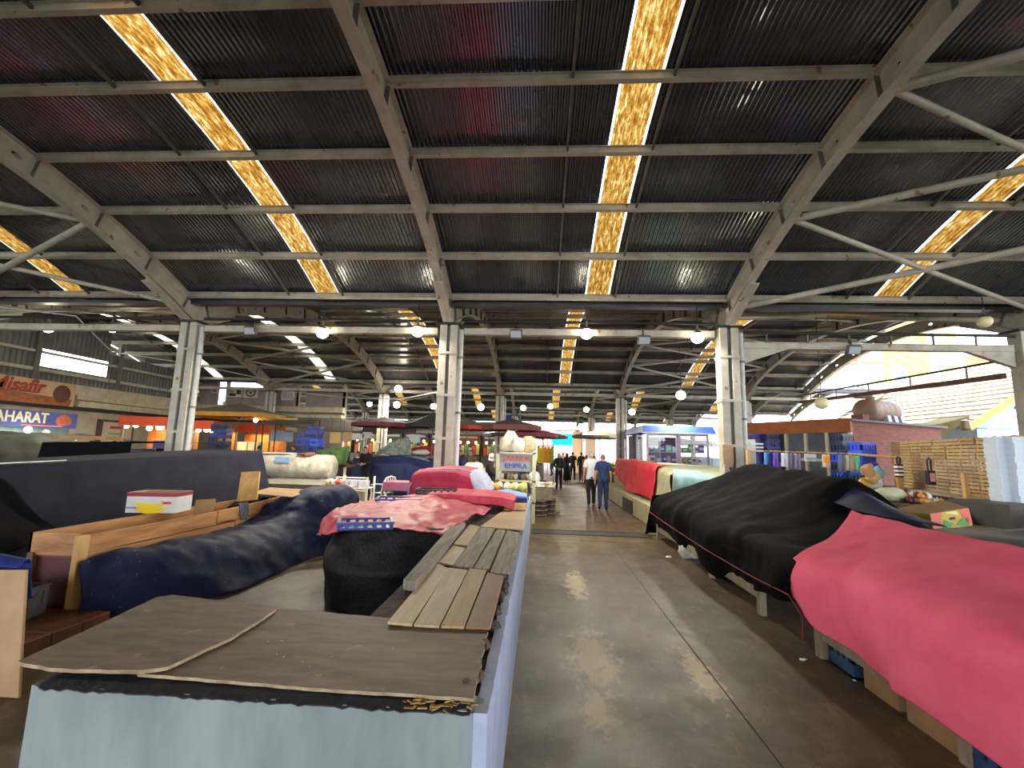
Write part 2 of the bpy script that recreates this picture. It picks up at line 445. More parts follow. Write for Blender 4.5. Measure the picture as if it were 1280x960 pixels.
v2, yc2 = vault(1, 'ceiling', [-3, -2, -1, 0, 1, 2], xr=13.7, clear=(-3, -2))
brace(v2, yc2, 1, 1); brace(v2, yc2, -2, -1)
v3, yc3 = vault(2, 'ceiling', [-3, -2, -1, 0, 1, 2, 3], xr=20.5, near=False)
brace(v3, yc3, 1, 1); brace(v3, yc3, -2, -1)
v4, yc4 = vault(3, 'ceiling', [-4, -3, -2, -1, 0, 1, 2, 3], near=False)
brace(v4, yc4, 1, 1)
# ------------------------------------------------------------------ columns
ORD = {-3: 'fifth column left of the central one', -2: 'far left', -1: 'left', 0: 'central', 1: 'right', 2: 'far right'}
def column_proto():
    t = thing('steel_column', 'x', 'column', local=True)
    m = MB(); m.box(-.2, -.03, -.16, .16, 0, 4.62).build('post', STEEL, t, bevel=.01)
    m = MB(); m.box(.05, .22, -.16, .16, 0, 4.62); m.build('post', STEEL, t, bevel=.01)
    m = MB(); m.box(-.04, .06, -.09, .05, 0, 4.6); m.build('web_plate', STEELD, t)
    for z in (.9, 1.9, 2.9, 3.9): MB().box(-.215, .235, -.172, .17, z, z+.06).build('tie_plate', STEEL, t)
    m = MB(); m.box(-.3, .3, -.24, .24, 4.6, 4.64); m.build('cap_plate', BLACKM, t)
    # haunch plates where the arches of both vaults come down
    for s in (-1, 1):
        m = MB(); m.prism([(-.012, 0, 4.64), (-.012, s*.28, 4.64), (-.012, s*1.5, 5.15), (-.012, s*1.5, 5.42), (-.012, 0, 5.05)], (.024, 0, 0))
        m.prism([(-.11, s*.28, 4.64), (-.11, s*1.5, 5.15), (-.11, s*1.5, 5.17), (-.11, s*.28, 4.67)], (.22, 0, 0))
        m.build('haunch', STEEL, t)
    MB().tube([(.3, -.06, 0), (.3, -.06, 4.5)], .055, 12).build('downpipe', PIPEW, t, smooth=True)
    for z in (1.2, 2.5, 3.8): MB().tube([(.3, -.06, z), (.3, -.06, z+.05)], .066, 12).build('pipe_clamp', STEELD, t)
    return t
COL = column_proto(); first = True
names = {1: {-1: 'thick cream steel column rising behind the long black covered stall', 0: 'steel column with a pipe standing behind the red covered mound, centre of the picture',
             1: 'steel column with a red fire extinguisher at its foot', 2: 'steel column at the right edge beside the white foam boxes', -2: 'near row steel column out by the left wall, cut off by the frame'}}
for ri, ks in ((1, [-2, -1, 0, 1, 2]), (2, [-2, -1, 0, 1, 2, 3]), (3, [-2, -1, 0, 1, 2, 3]), (4, [-2, -1, 0, 1, 2, 3])):
    for n_, k in enumerate(ks):
        lab = names[1][k] if ri == 1 else '%s steel column from the left in the %s row back' % (['leftmost', 'second', 'third', 'fourth', 'fifth', 'sixth'][n_], {2: 'second', 3: 'third', 4: 'fourth'}[ri])
        g = None if ri == 1 else 'steel columns of the %s row' % {2: 'second', 3: 'third', 4: 'last'}[ri]
        loc = (X1+S*k, ROWS_Y[ri], 0)
        if first:
            COL.location = loc; COL['label'] = lab; first = False; c = COL
        else: c = dup(COL, loc, 0, lab)
        c['group'] = 'steel columns carrying the hall roof'
# ------------------------------------------------------------------ gutters and tie beams along the column rows
def beam_row(ri, xa, xb, z=4.45, gut=True):
    Y = ROWS_Y[ri]
    g = MB()
    g.box(xa, xb, Y-.16, Y-.15, 5.1, 5.3); g.box(xa, xb, Y-.16, Y+.16, 5.1, 5.11); g.box(xa, xb, Y+.15, Y+.16, 5.1, 5.3); g.box(xa, xb, Y-.19, Y-.13, 5.29, 5.31)
    g.box(xa, xb, Y-.19, Y-.15, 5.06, 5.1)
    struct(g.build('trim_%d' % ri, GUT))
for ri, a, b in ((1, X1-3*S, X1+3*S), (2, X1-3*S, 20.5), (3, X1-4*S, X1+3*S), (4, X1-4*S, X1+3*S)): beam_row(ri, a, b)
def tie_beam(x0, x1, Y, z, label, haunch=False, pipe=None, posts=()):
    t = thing('tie_beam', label, 'beam', ((x0+x1)/2, Y, z))
    m = MB(); m.box(x0, x1, Y-.07, Y+.07, z-.07, z+.07); m.box(x0, x1, Y-.085, Y+.085, z+.055, z+.075); m.box(x0, x1, Y-.085, Y+.085, z-.075, z-.055)
    m.build('rail', STEEL, t)
    if haunch:
        for s, x in ((1, x0), (-1, x1)): MB().prism([(x, Y-.06, z-.07), (x+s*1.0, Y-.06, z-.07), (x, Y-.06, z-.42)], (0, .12, 0)).build('haunch', STEEL, t)
    if pipe:
        MB().tube([(x0, Y-.1, pipe), (x1, Y-.1, pipe)], .035, 8).build('conduit', BLACKM, t, smooth=True)
        for p in posts: MB().bar((p, Y-.1, z+.06), (p, Y-.1, pipe), .03, .03).build('bracket', STEELD, t)
Y1 = 10.72
def ties(Y, z, w, pipe=True):
    for k, nm in w:
        xa = X1+S*k+.36; xb = X1+S*(k+1)-.28
        tie_beam(xa, xb, Y, z+(-.25 if k == 1 and Y < 11 else 0), nm, haunch=(k == 1 and Y < 11), pipe=(4.7 if k != 1 else 4.5) if pipe and Y < 11 else None, posts=[xa+.9*q+.5 for q in range(6)] if k == 1 and Y < 11 else ())
ties(Y1, 4.47, [(-2, 'steel tie beam running left from the cream column to the left edge'), (-1, 'steel tie beam with floodlight between the left and the central near columns'),
                (0, 'steel tie beam with two bright lamps right of the central column'), (1, 'grey tie beam with triangular haunches and a conduit on posts, right')])
ties(ROWS_Y[2], 4.75, [(k, '%s thin steel tie beam across the second column row' % q) for k, q in zip(range(-3, 3), ('leftmost', 'second from left', 'third from left', 'fourth from left', 'fifth from left', 'rightmost'))])
ties(ROWS_Y[3], 4.75, [(k, '%s thin steel tie beam across the third column row' % q) for k, q in zip(range(-3, 3), ('leftmost', 'second from left', 'third from left', 'fourth from left', 'fifth from left', 'rightmost'))])
# rail with conduit leading out of the right hand opening
t = thing('sprinkler_rail', 'thin rust brown rail with a pipe above it sloping across the open right side', 'rail', at(1262, 466, 10.9))
a = at(1255, 470, 10.9); b = at(1000, 503, 21)
MB().bar(a, b, .1, .12).build('rail', mat('rusty rail', '6a4a40', '54382e', rough=.7, scale=5), t)
MB().tube([a+Vector((0, 0, .35)), b+Vector((0, 0, .3))], .03, 8).build('pipe', BLACKM, t)
for f in (.1, .3, .5, .7, .9):
    p = a.lerp(b, f); MB().bar(p, p+Vector((0, 0, .33)), .03, .03).build('bracket', STEELD, t)
# ------------------------------------------------------------------ hanging lamps
LED = mat('glowing lamp face', (1, .93, .72), emit=16)
LEDG = mat('glowing green lamp face', (.5, 1, .6), emit=12)
OPAL = mat('unlit opal shade', 'e8dcae', rough=.4)
def lamp(u, v, Y, label, watts, glow=LED, size=.15):
    p = at(u, v, Y); t = thing('hanging_lamp', label, 'lamp', p+Vector((0, 0, .12)), 'lamps under the roof')
    m = MB(); m.lathe([(.025, .3), (.03, .16), (size*.6, .13), (size*.8, .06)], 14, p); m.build('housing', STEELD, t, smooth=True)
    MB().blob(p, (size, size, size*.92), 14, 10, 0).build('bulb', glow, t, smooth=True)
    i = max(q for q in range(4) if ROWS_Y[q] <= Y); yc = (ROWS_Y[i]+ROWS_Y[i+1])/2
    top = ZC+math.sqrt(RR*RR-(Y-yc)**2)+.1
    MB().tube([p+Vector((0, 0, .28)), Vector((p.x, p.y, top))], .012, 6).build('hanger', BLACKM, t)
    if watts:
        l = bpy.data.lights.new('lamp_light', 'AREA'); l.shape = 'DISK'; l.size = .3; l.energy = watts; l.color = (1, .93, .78) if glow is LED else (.6, 1, .7)
        o = bpy.data.objects.new('lamp_light', l); C.objects.link(o); o.parent = t; o.location = (0, 0, -.12-size-.02)
for u, v, Y, lab, k in ((60, 410, 12, 'glowing lamp hanging highest at the far left edge', 1), (140, 410, 12.6, 'glowing lamp hanging left of the cream column', 1),
        (403, 416, 10.5, 'bright lamp on the beam halfway between the left and central columns', 1.5), (522, 414, 10.5, 'bright lamp on the beam just left of the central column', 1.5),
        (733, 417, 10.5, 'brightest lamp, on the beam above the aisle', 1.6), (872, 422, 10.5, 'small lamp on the beam just left of the right column', .8),
        (498, 486, 24, 'lamp hanging upper of two left of the central column', 1.5), (496, 506, 27, 'lamp hanging lower of two left of the central column', 1.5),
        (542, 508, 30, 'small lamp touching the left side of the central column', 1.2), (601, 509, 27, 'lamp hanging just right of the central column over the dark parasol', 1.5),
        (654, 510, 33, 'lamp hanging left of the skylight over the far stalls', 1.2), (688, 508, 33, 'lamp hanging over the far end of the aisle', 1.2),
        (733, 512, 33, 'lamp hanging above the walking men in the distance', 1.2), (790, 515, 30, 'lamp hanging just left of the glass kiosk', 1.2), (851, 494, 20, 'lamp hanging above the blue roofed glass kiosk', 1.2)):
    lamp(u, v, Y, lab, LAMP_W*k*(2.2 if Y > 19 else 1), size=.14 if Y < 13 else .2)
lamp(462, 505, 27, 'small green lamp hanging over the brown canopies', 12, LEDG, .16)
lamp(1027, 504, 15, 'unlit round lamp hanging in the open right side', 0, OPAL, .2)
lamp(1231, 402, 10.4, 'unlit bowl lamp under the gutter by the right edge', 0, OPAL, .14)
def flood(u, v, Y, label, m=None):
    p = at(u, v, Y); t = thing('floodlight', label, 'floodlight', p)
    M = Matrix.Translation(p) @ Matrix.Rotation(.5, 4, 'X')
    MB().box(-.14, .14, -.05, .05, -.1, .1, M=M).build('housing', STEELD, t, bevel=.01)
    MB().box(-.12, .12, -.056, -.05, -.08, .08, M=M).build('lens', mat('floodlight lens', 'a9b6bd', rough=.1), t)
    MB().bar(p+Vector((0, .05, 0)), p+Vector((0, .1, .25)), .03, .02).build('bracket', BLACKM, t)
flood(805, 425, 10.5, 'grey floodlight under the beam right of the brightest lamp')
flood(645, 417, 10.55, 'small dark floodlight on the beam right of the central column')
flood(313, 413, 10.5, 'dark floodlight on the beam right of the cream column')
flood(1067, 437, 10.5, 'blue tinted floodlight under the right hand beam')
# ================================================================== materials of the stalls
WHITEC = mat('whitewashed concrete', '8b9495', '717a7c', rough=.8, scale=2.5, bump=.25, bscale=22, stretch=(1, 1, .35))
BROKEN = mat('crumbling dark mortar', '3a3230', '5d4a40', rough=.95, scale=9, bump=.6)
FELT = mat('black roofing felt', '19191b', '26262a', rough=.7, scale=8, bump=.3)
PLYB = mat('weathered brown plywood', '57473a', '7a664e', rough=.65, scale=3.2, stretch=(1, 3.5, 1), bump=.06, bscale=40, specks='85765f', sscale=9)
EDGE = mat('frayed pale plywood edge', 'a8987c', '7c6a50', rough=.9, scale=15)
PALEW = mat('pale sawn board', 'b59a78', '9f8464', rough=.6, scale=3, stretch=(6, .6, 1), bump=.05)
PALEW2 = mat('pale greyish board', 'ad9678', '967f62', rough=.6, scale=3, stretch=(6, .6, 1), bump=.05)
OCHREW = mat('ochre board', 'a0855a', '8c6f46', rough=.6, scale=3, stretch=(6, .6, 1))
REDW = mat('red brown board', '866248', '755238', rough=.6, scale=2)
GREYW = mat('grey weathered timber', '8d8472', '655d50', rough=.8, scale=3, stretch=(9, .7, 1), bump=.2)
TANPLY = mat('smooth tan plywood', 'b89872', 'a88762', rough=.55, scale=1.6)
ORANGEW = mat('orange brown plank', 'be8850', '8e5c32', rough=.55, scale=2.5, stretch=(1, .5, 5), bump=.05)
BROWNW = mat('dark brown floorboard', '6a3d1e', '4e2c15', rough=.5, scale=3, stretch=(1, 5, 1))
PINEW = mat('fresh pine', 'd0a568', 'b88a4e', rough=.6, scale=3, stretch=(3, 3, .4))
CARD = mat('brown cardboard', 'b08a5a', '9c774b', rough=.8, scale=3)
CARDD = mat('darker cardboard', '8a6a46', '775938', rough=.8, scale=3)
NAVYC = mat('dusty navy tarpaulin', '10152f', '1a2142', spec=.2, rough=.65, scale=2.5, specks='4a5068', sscale=30, bump=.05)
NAVYD = mat('dark navy cloth', '0e1120', '171b2c', rough=.75, scale=3)
BLACKC = mat('black cloth', '040406', '08080b', spec=.1, rough=.85, scale=4, specks='1a1a20', sscale=30)
BLACKW = mat('charcoal cloth', '1c1c27', '252531', spec=.15, rough=.85, scale=2)
SATIN = mat('embossed black cover', '040406', '08080b', rough=.55, spec=.25, scale=40, bump=.4, bscale=26)
REDC = mat('crimson cloth', 'b0304c', '9a2842', rough=.85, scale=2.2, bump=.05)
PINKC = mat('faded pink red cloth', 'e2627a', 'd25068', rough=.85, scale=1.6, bump=.06, bscale=60, spec=.2)
REDT = mat('red plastic tarpaulin', 'b22f42', 'c64e60', spec=.3, rough=.5, scale=7, bump=.25, bscale=16)
GREYC = mat('pale grey lining', 'a0a2b6', '8c8ea4', rough=.7, scale=3)
BLUEC = mat('navy blue tarpaulin', '1c2c60', '15224c', rough=.6, scale=2, bump=.05)
GREENC = mat('olive green cloth', '4c6a34', '3a5428', rough=.85, scale=3)
PALEG = mat('pale green cloth', 'a3ad86', '8f9a74', rough=.8, scale=3, bump=.06)
PALEB = mat('pale blue cloth', '98bcc0', '86aab2', rough=.75, scale=2.5, bump=.05)
BRIGHTR = mat('bright red cloth', 'cf2c38', 'bb2030', rough=.8, scale=2)
GREYT = mat('grey green tarpaulin', '45453c', '34342d', rough=.6, scale=2, bump=.1)
CRATEB = mat('blue crate plastic', '16328c', '10246c', rough=.45, scale=3)
CRATEN = mat('dark navy crate plastic', '15204a', '101a3c', rough=.45, scale=3)
CRATEV = mat('bright blue crate plastic', '2350d8', '1b42b8', rough=.4, scale=3)
CRATEI = mat('indigo crate plastic', '2a2a8e', '202070', rough=.45, scale=3)
WHITEP = mat('white plastic', 'd9d9d0', 'c8c8be', rough=.5, scale=4)
STYRO = mat('white foam', 'd2dbe4', 'bac6d2', rough=.8, scale=3)
TRED = mat('red print', 'c02030', rough=.6)
TYEL = mat('yellow print', 'e8c820', rough=.6)
TBLUE = mat('blue print', '2040b0', rough=.6)
TGREEN = mat('green print', '4a9a40', rough=.6)
WHITE = mat('white paint', 'dcdcd8', rough=.6)
# ================================================================== concrete counter in the foreground (an L round the sellers' place)
HC = .8
cc = thing('concrete_counter', 'low whitewashed concrete counter in the foreground running along the aisle', 'counter', (-1.1, 2.2, 0))
def rough_top(m, x0, x1, y0, y1, z, n, along, seed):
    """a top course with a crumbling upper edge"""
    rows = []
    for j, (zz) in enumerate((z-.06, z)):
        pass
m = MB()
n = 60
def wall_front(xa, xb, y, th, seed, part, mtl):
    v = []; f = []
    for i in range(n+1):
        x = xa+(xb-xa)*i/n; zt = HC-.035+.018*noise.noise(Vector((x*9, seed, 0)))+.010*noise.noise(Vector((x*31, seed, 3)))
        for yy in (y, y+th):
            v += [(x, yy, 0), (x, yy, zt)]
    for i in range(n):
        a = i*4; b = a+4
        f += [(a, b, b+1, a+1), (a+2, a+3, b+3, b+2), (a+1, b+1, b+3, a+3)]
    f += [(0, 1, 3, 2), (n*4, n*4+2, n*4+3, n*4+1)]
    return MB().add(v, f).build(part, mtl, cc)
FX0, FX1, FY0, FY1 = -1.91, -.19, 1.80, 2.5
wall_front(FX0, FX1, FY0, .12, 1, 'front_wall', WHITEC)
# side wall along the aisle: same builder turned into Y
def wall_side(x, th, ya, yb, mtl, part):
    v = []; f = []; k = 160
    for i in range(k+1):
        y = ya+(yb-ya)*i/k; d = .02*noise.noise(Vector((y*6, 5, 0)))+.012*noise.noise(Vector((y*25, 5, 2))); zt = HC-.035+d*.7
        for xx in (x, x-th): v += [(xx, y, 0), (xx-abs(d)*.6, y, zt)]
    for i in range(k):
        a = i*4; b = a+4; f += [(a, b, b+1, a+1), (a+2, a+3, b+3, b+2), (a+1, b+1, b+3, a+3)]
    f += [(0, 1, 3, 2), (k*4, k*4+2, k*4+3, k*4+1)]
    return MB().add(v, f).build(part, mtl, cc)
wall_side(-.165, .05, FY0-.004, 10.0, mat('pale blue whitewash', 'a2acc4', '8b95ac', rough=.75, scale=3, bump=.15, bscale=25), 'aisle_wall')
rb = random.Random(3)
m = MB(); m.box(-.32, -.215, FY0+.12, 10, 0, HC-.05)
for i in range(130):
    y = rb.uniform(FY0+.05, 9.9); s_ = rb.uniform(.015, .05)
    m.blob((rb.uniform(-.29, -.215), y, HC-.03), (s_*.8, s_*1.3, s_*.7), 6, 4, .3, seed=i)
m.build('mortar_edge', BROKEN, cc)
MB().box(FX0, FX0+.12, FY0+.12, FY1+.2, 0, HC-.06).build('end_wall', WHITEC, cc)
MB().box(-.95, -.85, FY1, 10, 0, HC-.06).build('inner_wall', WHITEC, cc)
MB().box(FX0, -.85, FY1, FY1+.1, 0, HC-.06).build('inner_wall', WHITEC, cc)
MB().box(-.9, -.3, 2.45, 10, HC-.06, HC-.01).build('slab', BROKEN, cc)
MB().box(FX0+.05, -.28, FY0+.1, 2.6, HC-.06, HC-.02).build('slab', BROKEN, cc)
rows = []
for j in range(3):
    rows.append([(FX0+.04+(FX1-FX0-.08)*i/60, FY0-.012+j*.05+.012*noise.noise(Vector((i*.4, 2, j))), HC-.022+(-.016 if j == 0 else 0)*(.6+.9*abs(noise.noise(Vector((i*.5, 0, 0)))))) for i in range(61)])
o = MB().grid(rows).build('felt_strip', FELT, cc)
o.modifiers.new('t', 'SOLIDIFY').thickness = .006
# straw rags stuffed under the board at the corner
m = MB(); r2 = random.Random(5)
for i in range(40):
    x = r2.uniform(-.47, -.24); p = Vector((x, FY0+.015+r2.uniform(-.02, .03), HC-.022+r2.uniform(-.008, .008)))
    m.bar(p, p+Vector((r2.uniform(-.04, .04), r2.uniform(-.015, .01), r2.uniform(-.01, .01))), .012, .004)
solo(m, 'straw_wad', mat('dry straw', 'a98a50', '7a5e30', rough=.9, scale=20), 'wad of dry straw poking out under the right front corner of the brown plywood', 'straw', kind='stuff')
def wavy_sheet(pts, h, t, name, label, seed, warp=.006):
    """plywood sheet: outline in the frame at height h, edges frayed, slightly warped"""
    P = [on(u, v, h) for u, v in pts]; out = []
    for i, p in enumerate(P):
        q = P[(i+1) % len(P)]; L = (q-p).length; k = max(2, int(L/.04))
        for j in range(k):
            s_ = p.lerp(q, j/k); d = (q-p).normalized(); nrm = Vector((-d.y, d.x, 0))
            e = .006*noise.noise(s_*14+Vector((seed, 0, 0)))+.004*noise.noise(s_*45+Vector((seed, 0, 0)))
            out.append(s_+nrm*e)
    def lift(p): return p+Vector((0, 0, warp*noise.noise(Vector((p.x*2, p.y*2, seed)))))
    n = len(out); c = sum(out, Vector())/n; m = MB()
    top = [lift(p)+Vector((0, 0, t)) for p in out]; bot = [lift(p) for p in out]
    m.add([lift(c)+Vector((0, 0, t))]+top, [(0, 1+k, 1+(k+1) % n) for k in range(n)])
    m.add([lift(c)]+bot, [(0, 1+(k+1) % n, 1+k) for k in range(n)])
    m.add(bot+top, [(k, (k+1) % n, n+(k+1) % n, n+k) for k in range(n)], 1)
    return solo(m, name, [PLYB, EDGE], label, 'board')
wavy_sheet([(172, 846), (592, 879), (611, 785), (505, 776), (352, 764), (240, 780)], HC-.015, .012, 'plywood_sheet', 'large brown weathered plywood sheet covering the right part of the foreground counter', 2)
wavy_sheet([(20, 832), (60, 840), (110, 842), (178, 843), (210, 838), (290, 800), (330, 775), (345, 764), (330, 760), (268, 753), (215, 747), (195, 750), (110, 790)], HC+.004, .014, 'plywood_sheet', 'brown plywood sheet with a pale frayed edge at the left end of the foreground counter', 5, .004)
# boards lying along the counter, each one a thing
def plank(pts, h, t, m, label, bev=.004):
    o = solo(quad(pts, h, t), 'plank', m, label, 'plank', group='boards laid on the counter top', bevel=bev); return o
plank([(484, 781), (515, 784), (561, 713), (546, 706)], .802, .016, PALEW, 'front left pale board on the counter beside the brown plywood')
plank([(517, 784), (549, 786), (585, 715), (561, 712)], .802, .016, PALEW2, 'second pale board from the left in the front row on the counter')
plank([(551, 786), (580, 787), (608, 715), (587, 713)], .802, .016, OCHREW, 'ochre board third from the left in the front row on the counter')
plank([(582, 787), (613, 788), (630, 722), (609, 718)], .802, .014, REDW, 'red brown board at the right end of the front row on the counter')
plank([(567, 710), (590, 713), (619, 663), (601, 661)], .802, .02, GREYW, 'grey weathered board in the second row left of two others on the counter')
plank([(592, 713), (611, 715), (632, 665), (621, 664)], .802, .02, GREYW, 'grey weathered board in the middle of the second row on the counter')
plank([(613, 717), (638, 719), (650, 668), (634, 665)], .802, .02, GREYW, 'grey weathered board along the aisle edge in the second row on the counter')
plank([(546, 705), (567, 709), (582, 687), (566, 684)], .802, .016, PALEW, 'short tan offcut lying between the front row and the thick grey beam')
plank([(567, 682), (584, 684), (600, 660), (587, 657)], .815, .016, OCHREW, 'short tan offcut with a dark edge lying furthest back beside the thick grey beam')
plank([(503, 738), (519, 741), (582, 661), (570, 657)], .80, .07, GREYW, 'thick grey weathered beam with a splintered end along the inner edge of the counter', .012)
plank([(600, 660), (655, 664), (657, 641), (628, 640)], .802, .018, TANPLY, 'smooth tan plywood panel on the counter behind the grey boards')
plank([(629, 638), (657, 639), (658, 630), (634, 630)], .802, .02, CARD, 'tan cardboard sheet at the far end of the counter below the blue cloth')
# white debris on the plywood
m = MB(); r2 = random.Random(8)
for i in range(16):
    p = on(r2.uniform(330, 580), r2.uniform(790, 835), HC+.0); m.blob(p+Vector((0, 0, .001)), (r2.uniform(.003, .007), r2.uniform(.002, .006), .002), 6, 3, .3, seed=i)
solo(m, 'plaster_crumbs', mat('dull plaster', '9a9488', rough=.9), 'white plaster crumbs scattered over the large brown plywood sheet', 'crumbs', kind='stuff')
# ================================================================== covered goods behind the counter
cloth_obj('black_cover', SATIN, 'embossed black cover over the goods below the red plastic tarpaulin', 'cover',
    [[(-2.75, 6.3, .02), (-2.35, 5.35, .0), (-2.02, 4.95, .0), (-1.5, 4.85, .0), (-1.0, 4.95, .02)],
     [(-2.72, 6.3, .5), (-2.4, 5.3, .45), (-2.08, 4.88, .42), (-1.5, 4.78, .45), (-.98, 4.9, .45)],
     [(-2.55, 6.3, .84), (-2.25, 5.4, .84), (-2.0, 5.05, .84), (-1.5, 4.95, .87), (-1.0, 5.05, .85)],
     [(-2.3, 6.4, .9), (-2.0, 6.0, .9), (-1.7, 5.8, .9), (-1.4, 5.8, .9), (-1.0, 5.8, .88)]], amp=.018, fs=3.5, seed=4, lin_v=True)
cloth_obj('red_tarpaulin', REDT, 'creased red plastic tarpaulin spread over the black covered goods', 'tarpaulin',
    [[(-2.6, 5.5, .66), (-2.2, 4.98, .78), (-1.75, 4.9, .87), (-1.3, 4.86, .87), (-.97, 4.8, .82)],
     [(-2.6, 5.9, .88), (-2.2, 5.6, .93), (-1.7, 5.9, .95), (-1.3, 5.8, .95), (-.8, 5.8, .9)],
     [(-2.5, 6.8, .9), (-2.1, 6.8, .96), (-1.6, 6.7, 1.0), (-1.2, 6.5, .96), (-.68, 6.4, .88)],
     [(-2.4, 7.6, .86), (-2.0, 7.6, .92), (-1.5, 7.6, .97), (-1.1, 7.5, .94), (-.7, 7.3, .86)]], amp=.035, fs=4.5, seed=9, nu=70, nv=60)
cloth_obj('folded_tarpaulin', REDT, 'second red tarpaulin folded flat across the counter in front of the crimson mound', 'tarpaulin',
    [[(-1.6, 6.95, .86), (-1.1, 6.95, .9), (-.6, 6.95, .9), (-.36, 7.0, .82)], [(-1.65, 7.0, 1.02), (-1.1, 7.0, 1.03), (-.6, 7.0, 1.0), (-.35, 7.02, .96)],
     [(-1.7, 8.0, 1.04), (-1.1, 8.0, 1.04), (-.6, 8.0, 1.0), (-.36, 7.9, .96)], [(-1.7, 8.05, .88), (-1.1, 8.05, .88), (-.6, 8.05, .88), (-.36, 7.95, .85)]], amp=.02, fs=3, seed=12, lin_v=True)
# crimson mound with pale lining
Ym = 8.3
def mound(x0, x1, y0, y1, top, sag):
    return [[(x0, y0, .55), ((2*x0+x1)/3, y0-.04, .5), ((x0+2*x1)/3, y0-.04, .5), (x1, y0, .55)],
            [(x0+.0, y0+.02, top-.3), ((2*x0+x1)/3, y0-.02, top-.25), ((x0+2*x1)/3, y0-.02, top-.25), (x1, y0+.02, top-.32)],
            [(x0+.12, y0+.15, top-.03), ((2*x0+x1)/3, y0+.1, top), ((x0+2*x1)/3, y0+.1, top+.01), (x1-.1, y0+.15, top-.08)],
            [(x0+.12, y1, top-.03), ((2*x0+x1)/3, y1, top), ((x0+2*x1)/3, y1, top+.01), (x1-.1, y1, top-.08)]]
cloth_obj('crimson_cover', REDC, 'crimson cloth drawn tight over a rounded mound in front of the central column', 'cover', mound(-2.32, -1.13, Ym, 10.4, 1.31, .1), amp=.02, fs=2.2, seed=3, fold=.02, fr=12)
cloth_obj('grey_cover', GREYC, 'pale grey cloth hanging over the right end of the crimson mound', 'cover',
    [[(-1.14, Ym-.03, .55), (-1.14, Ym-.02, .96), (-1.24, Ym+.1, 1.25), (-1.27, Ym+.6, 1.3), (-1.27, 10.2, 1.3)],
     [(-1.06, Ym+.05, .6), (-1.07, Ym+.06, .96), (-1.14, Ym+.2, 1.17), (-1.16, Ym+.7, 1.22), (-1.16, 10.2, 1.22)],
     [(-.97, Ym+.1, .65), (-.99, Ym+.2, .92), (-1.04, Ym+.4, 1.06), (-1.06, Ym+.9, 1.1), (-1.06, 10.2, 1.1)],
     [(-.9, Ym+.15, .7), (-.91, Ym+.35, .8), (-.93, Ym+.6, .86), (-.95, Ym+1, .88), (-.95, 10.2, .88)]], amp=.02, fs=4, seed=6)
m = MB()
P = [(-2.4, Ym-.01, .6), (-2.38, Ym, 1.02), (-2.25, Ym+.1, 1.27), (-2.0, Ym+.12, 1.325), (-1.5, Ym+.1, 1.34), (-1.3, Ym+.14, 1.29)]
MBt = MB().tube([Vector(p)+Vector((.08, -.0, 0)) for p in P], .02, 6)
solo(MBt, 'cover_hem', GREYC, 'pale grey hem rolled round the edge of the crimson cover', 'hem', smooth=True)
# ------------------------------------------------------------------ produce crates
def crate_mesh(Lx, Ly, H, mname, m, wall=.02):
    """open moulded crate: slotted sides, rim, base"""
    mb = MB(); x, y = Lx/2, Ly/2
    mb.box(-x, x, -y, y, 0, .012)
    for (a, b, c, d) in ((-x, x, -y, -y+wall), (-x, x, y-wall, y), (-x, -x+wall, -y+wall, y-wall), (x-wall, x, -y+wall, y-wall)):
        mb.box(a, b, c, d, 0, H*.3); mb.box(a, b, c, d, H*.78, H)
    for i in range(7):
        px = -x+Lx*i/6
        for yy in (-y+wall/2, y-wall/2): mb.box(px-.018 if i else -x, px+.018 if i < 6 else x, yy-wall/2, yy+wall/2, H*.3, H*.78)
    for i in range(5):
        py = -y+Ly*i/4
        for xx in (-x+wall/2, x-wall/2): mb.box(xx-wall/2, xx+wall/2, max(-y, py-.018), min(y, py+.018), H*.3, H*.78)
    mb.box(-x-.008, x+.008, -y-.008, -y+.004, H-.02, H); mb.box(-x-.008, x+.008, y-.004, y+.008, H-.02, H)
    mb.box(-x-.008, -x+.004, -y, y, H-.02, H); mb.box(x-.004, x+.008, -y, y, H-.02, H)
    return mb.mesh(mname, m)
CRM = {}
def crate(loc, key, label, group, rz=0, dims=(.55, .38, .2)):
    k = (key, dims)
    if k not in CRM: CRM[k] = crate_mesh(*dims, 'crate', {'b': CRATEB, 'n': CRATEN, 'v': CRATEV, 'i': CRATEI, 't': mat('teal crate plastic', '1a3a5e', '122a48', rough=.5, scale=3), 'g': mat('dark green crate plastic', '1e3a26', '16301e', rough=.5, scale=3), 'k': mat('black crate plastic', '15161a', '1c1d22', rough=.5, scale=3), 'y': mat('grey crate plastic', '6a6664', '5a5654', rough=.6, scale=3), 'r': mat('red crate plastic', 'b02424', '961c1c', rough=.5, scale=3)}[key])
    o = bpy.data.objects.new('plastic_crate', CRM[k]); C.objects.link(o); o.location = loc; o.rotation_euler.z = rz
    return tag(o, label, 'crate', group)
def crate_stack(x, y, z, n, keys, where, group, rz=0, dims=(.55, .38, .2), jit=.012, seed=0):
    r = random.Random(seed); col = {'b': 'blue', 'n': 'navy', 'v': 'bright blue', 'i': 'indigo', 't': 'teal', 'g': 'dark green', 'k': 'black', 'y': 'grey', 'r': 'red'}
    nth = ['bottom']+[q+' from bottom' for q in ('second', 'third', 'fourth', 'fifth', 'sixth', 'seventh', 'eighth', 'ninth', 'tenth', 'eleventh', 'twelfth')]
    for i in range(n):
        key = keys[i % len(keys)]
        pos = 'top' if i == n-1 else nth[i]
        crate((x+r.uniform(-jit, jit), y+r.uniform(-jit, jit), z+i*(dims[2]-.012)), key, '%s crate, %s of stack %s' % (col[key], pos, where), group, rz+r.uniform(-.03, .03), dims)
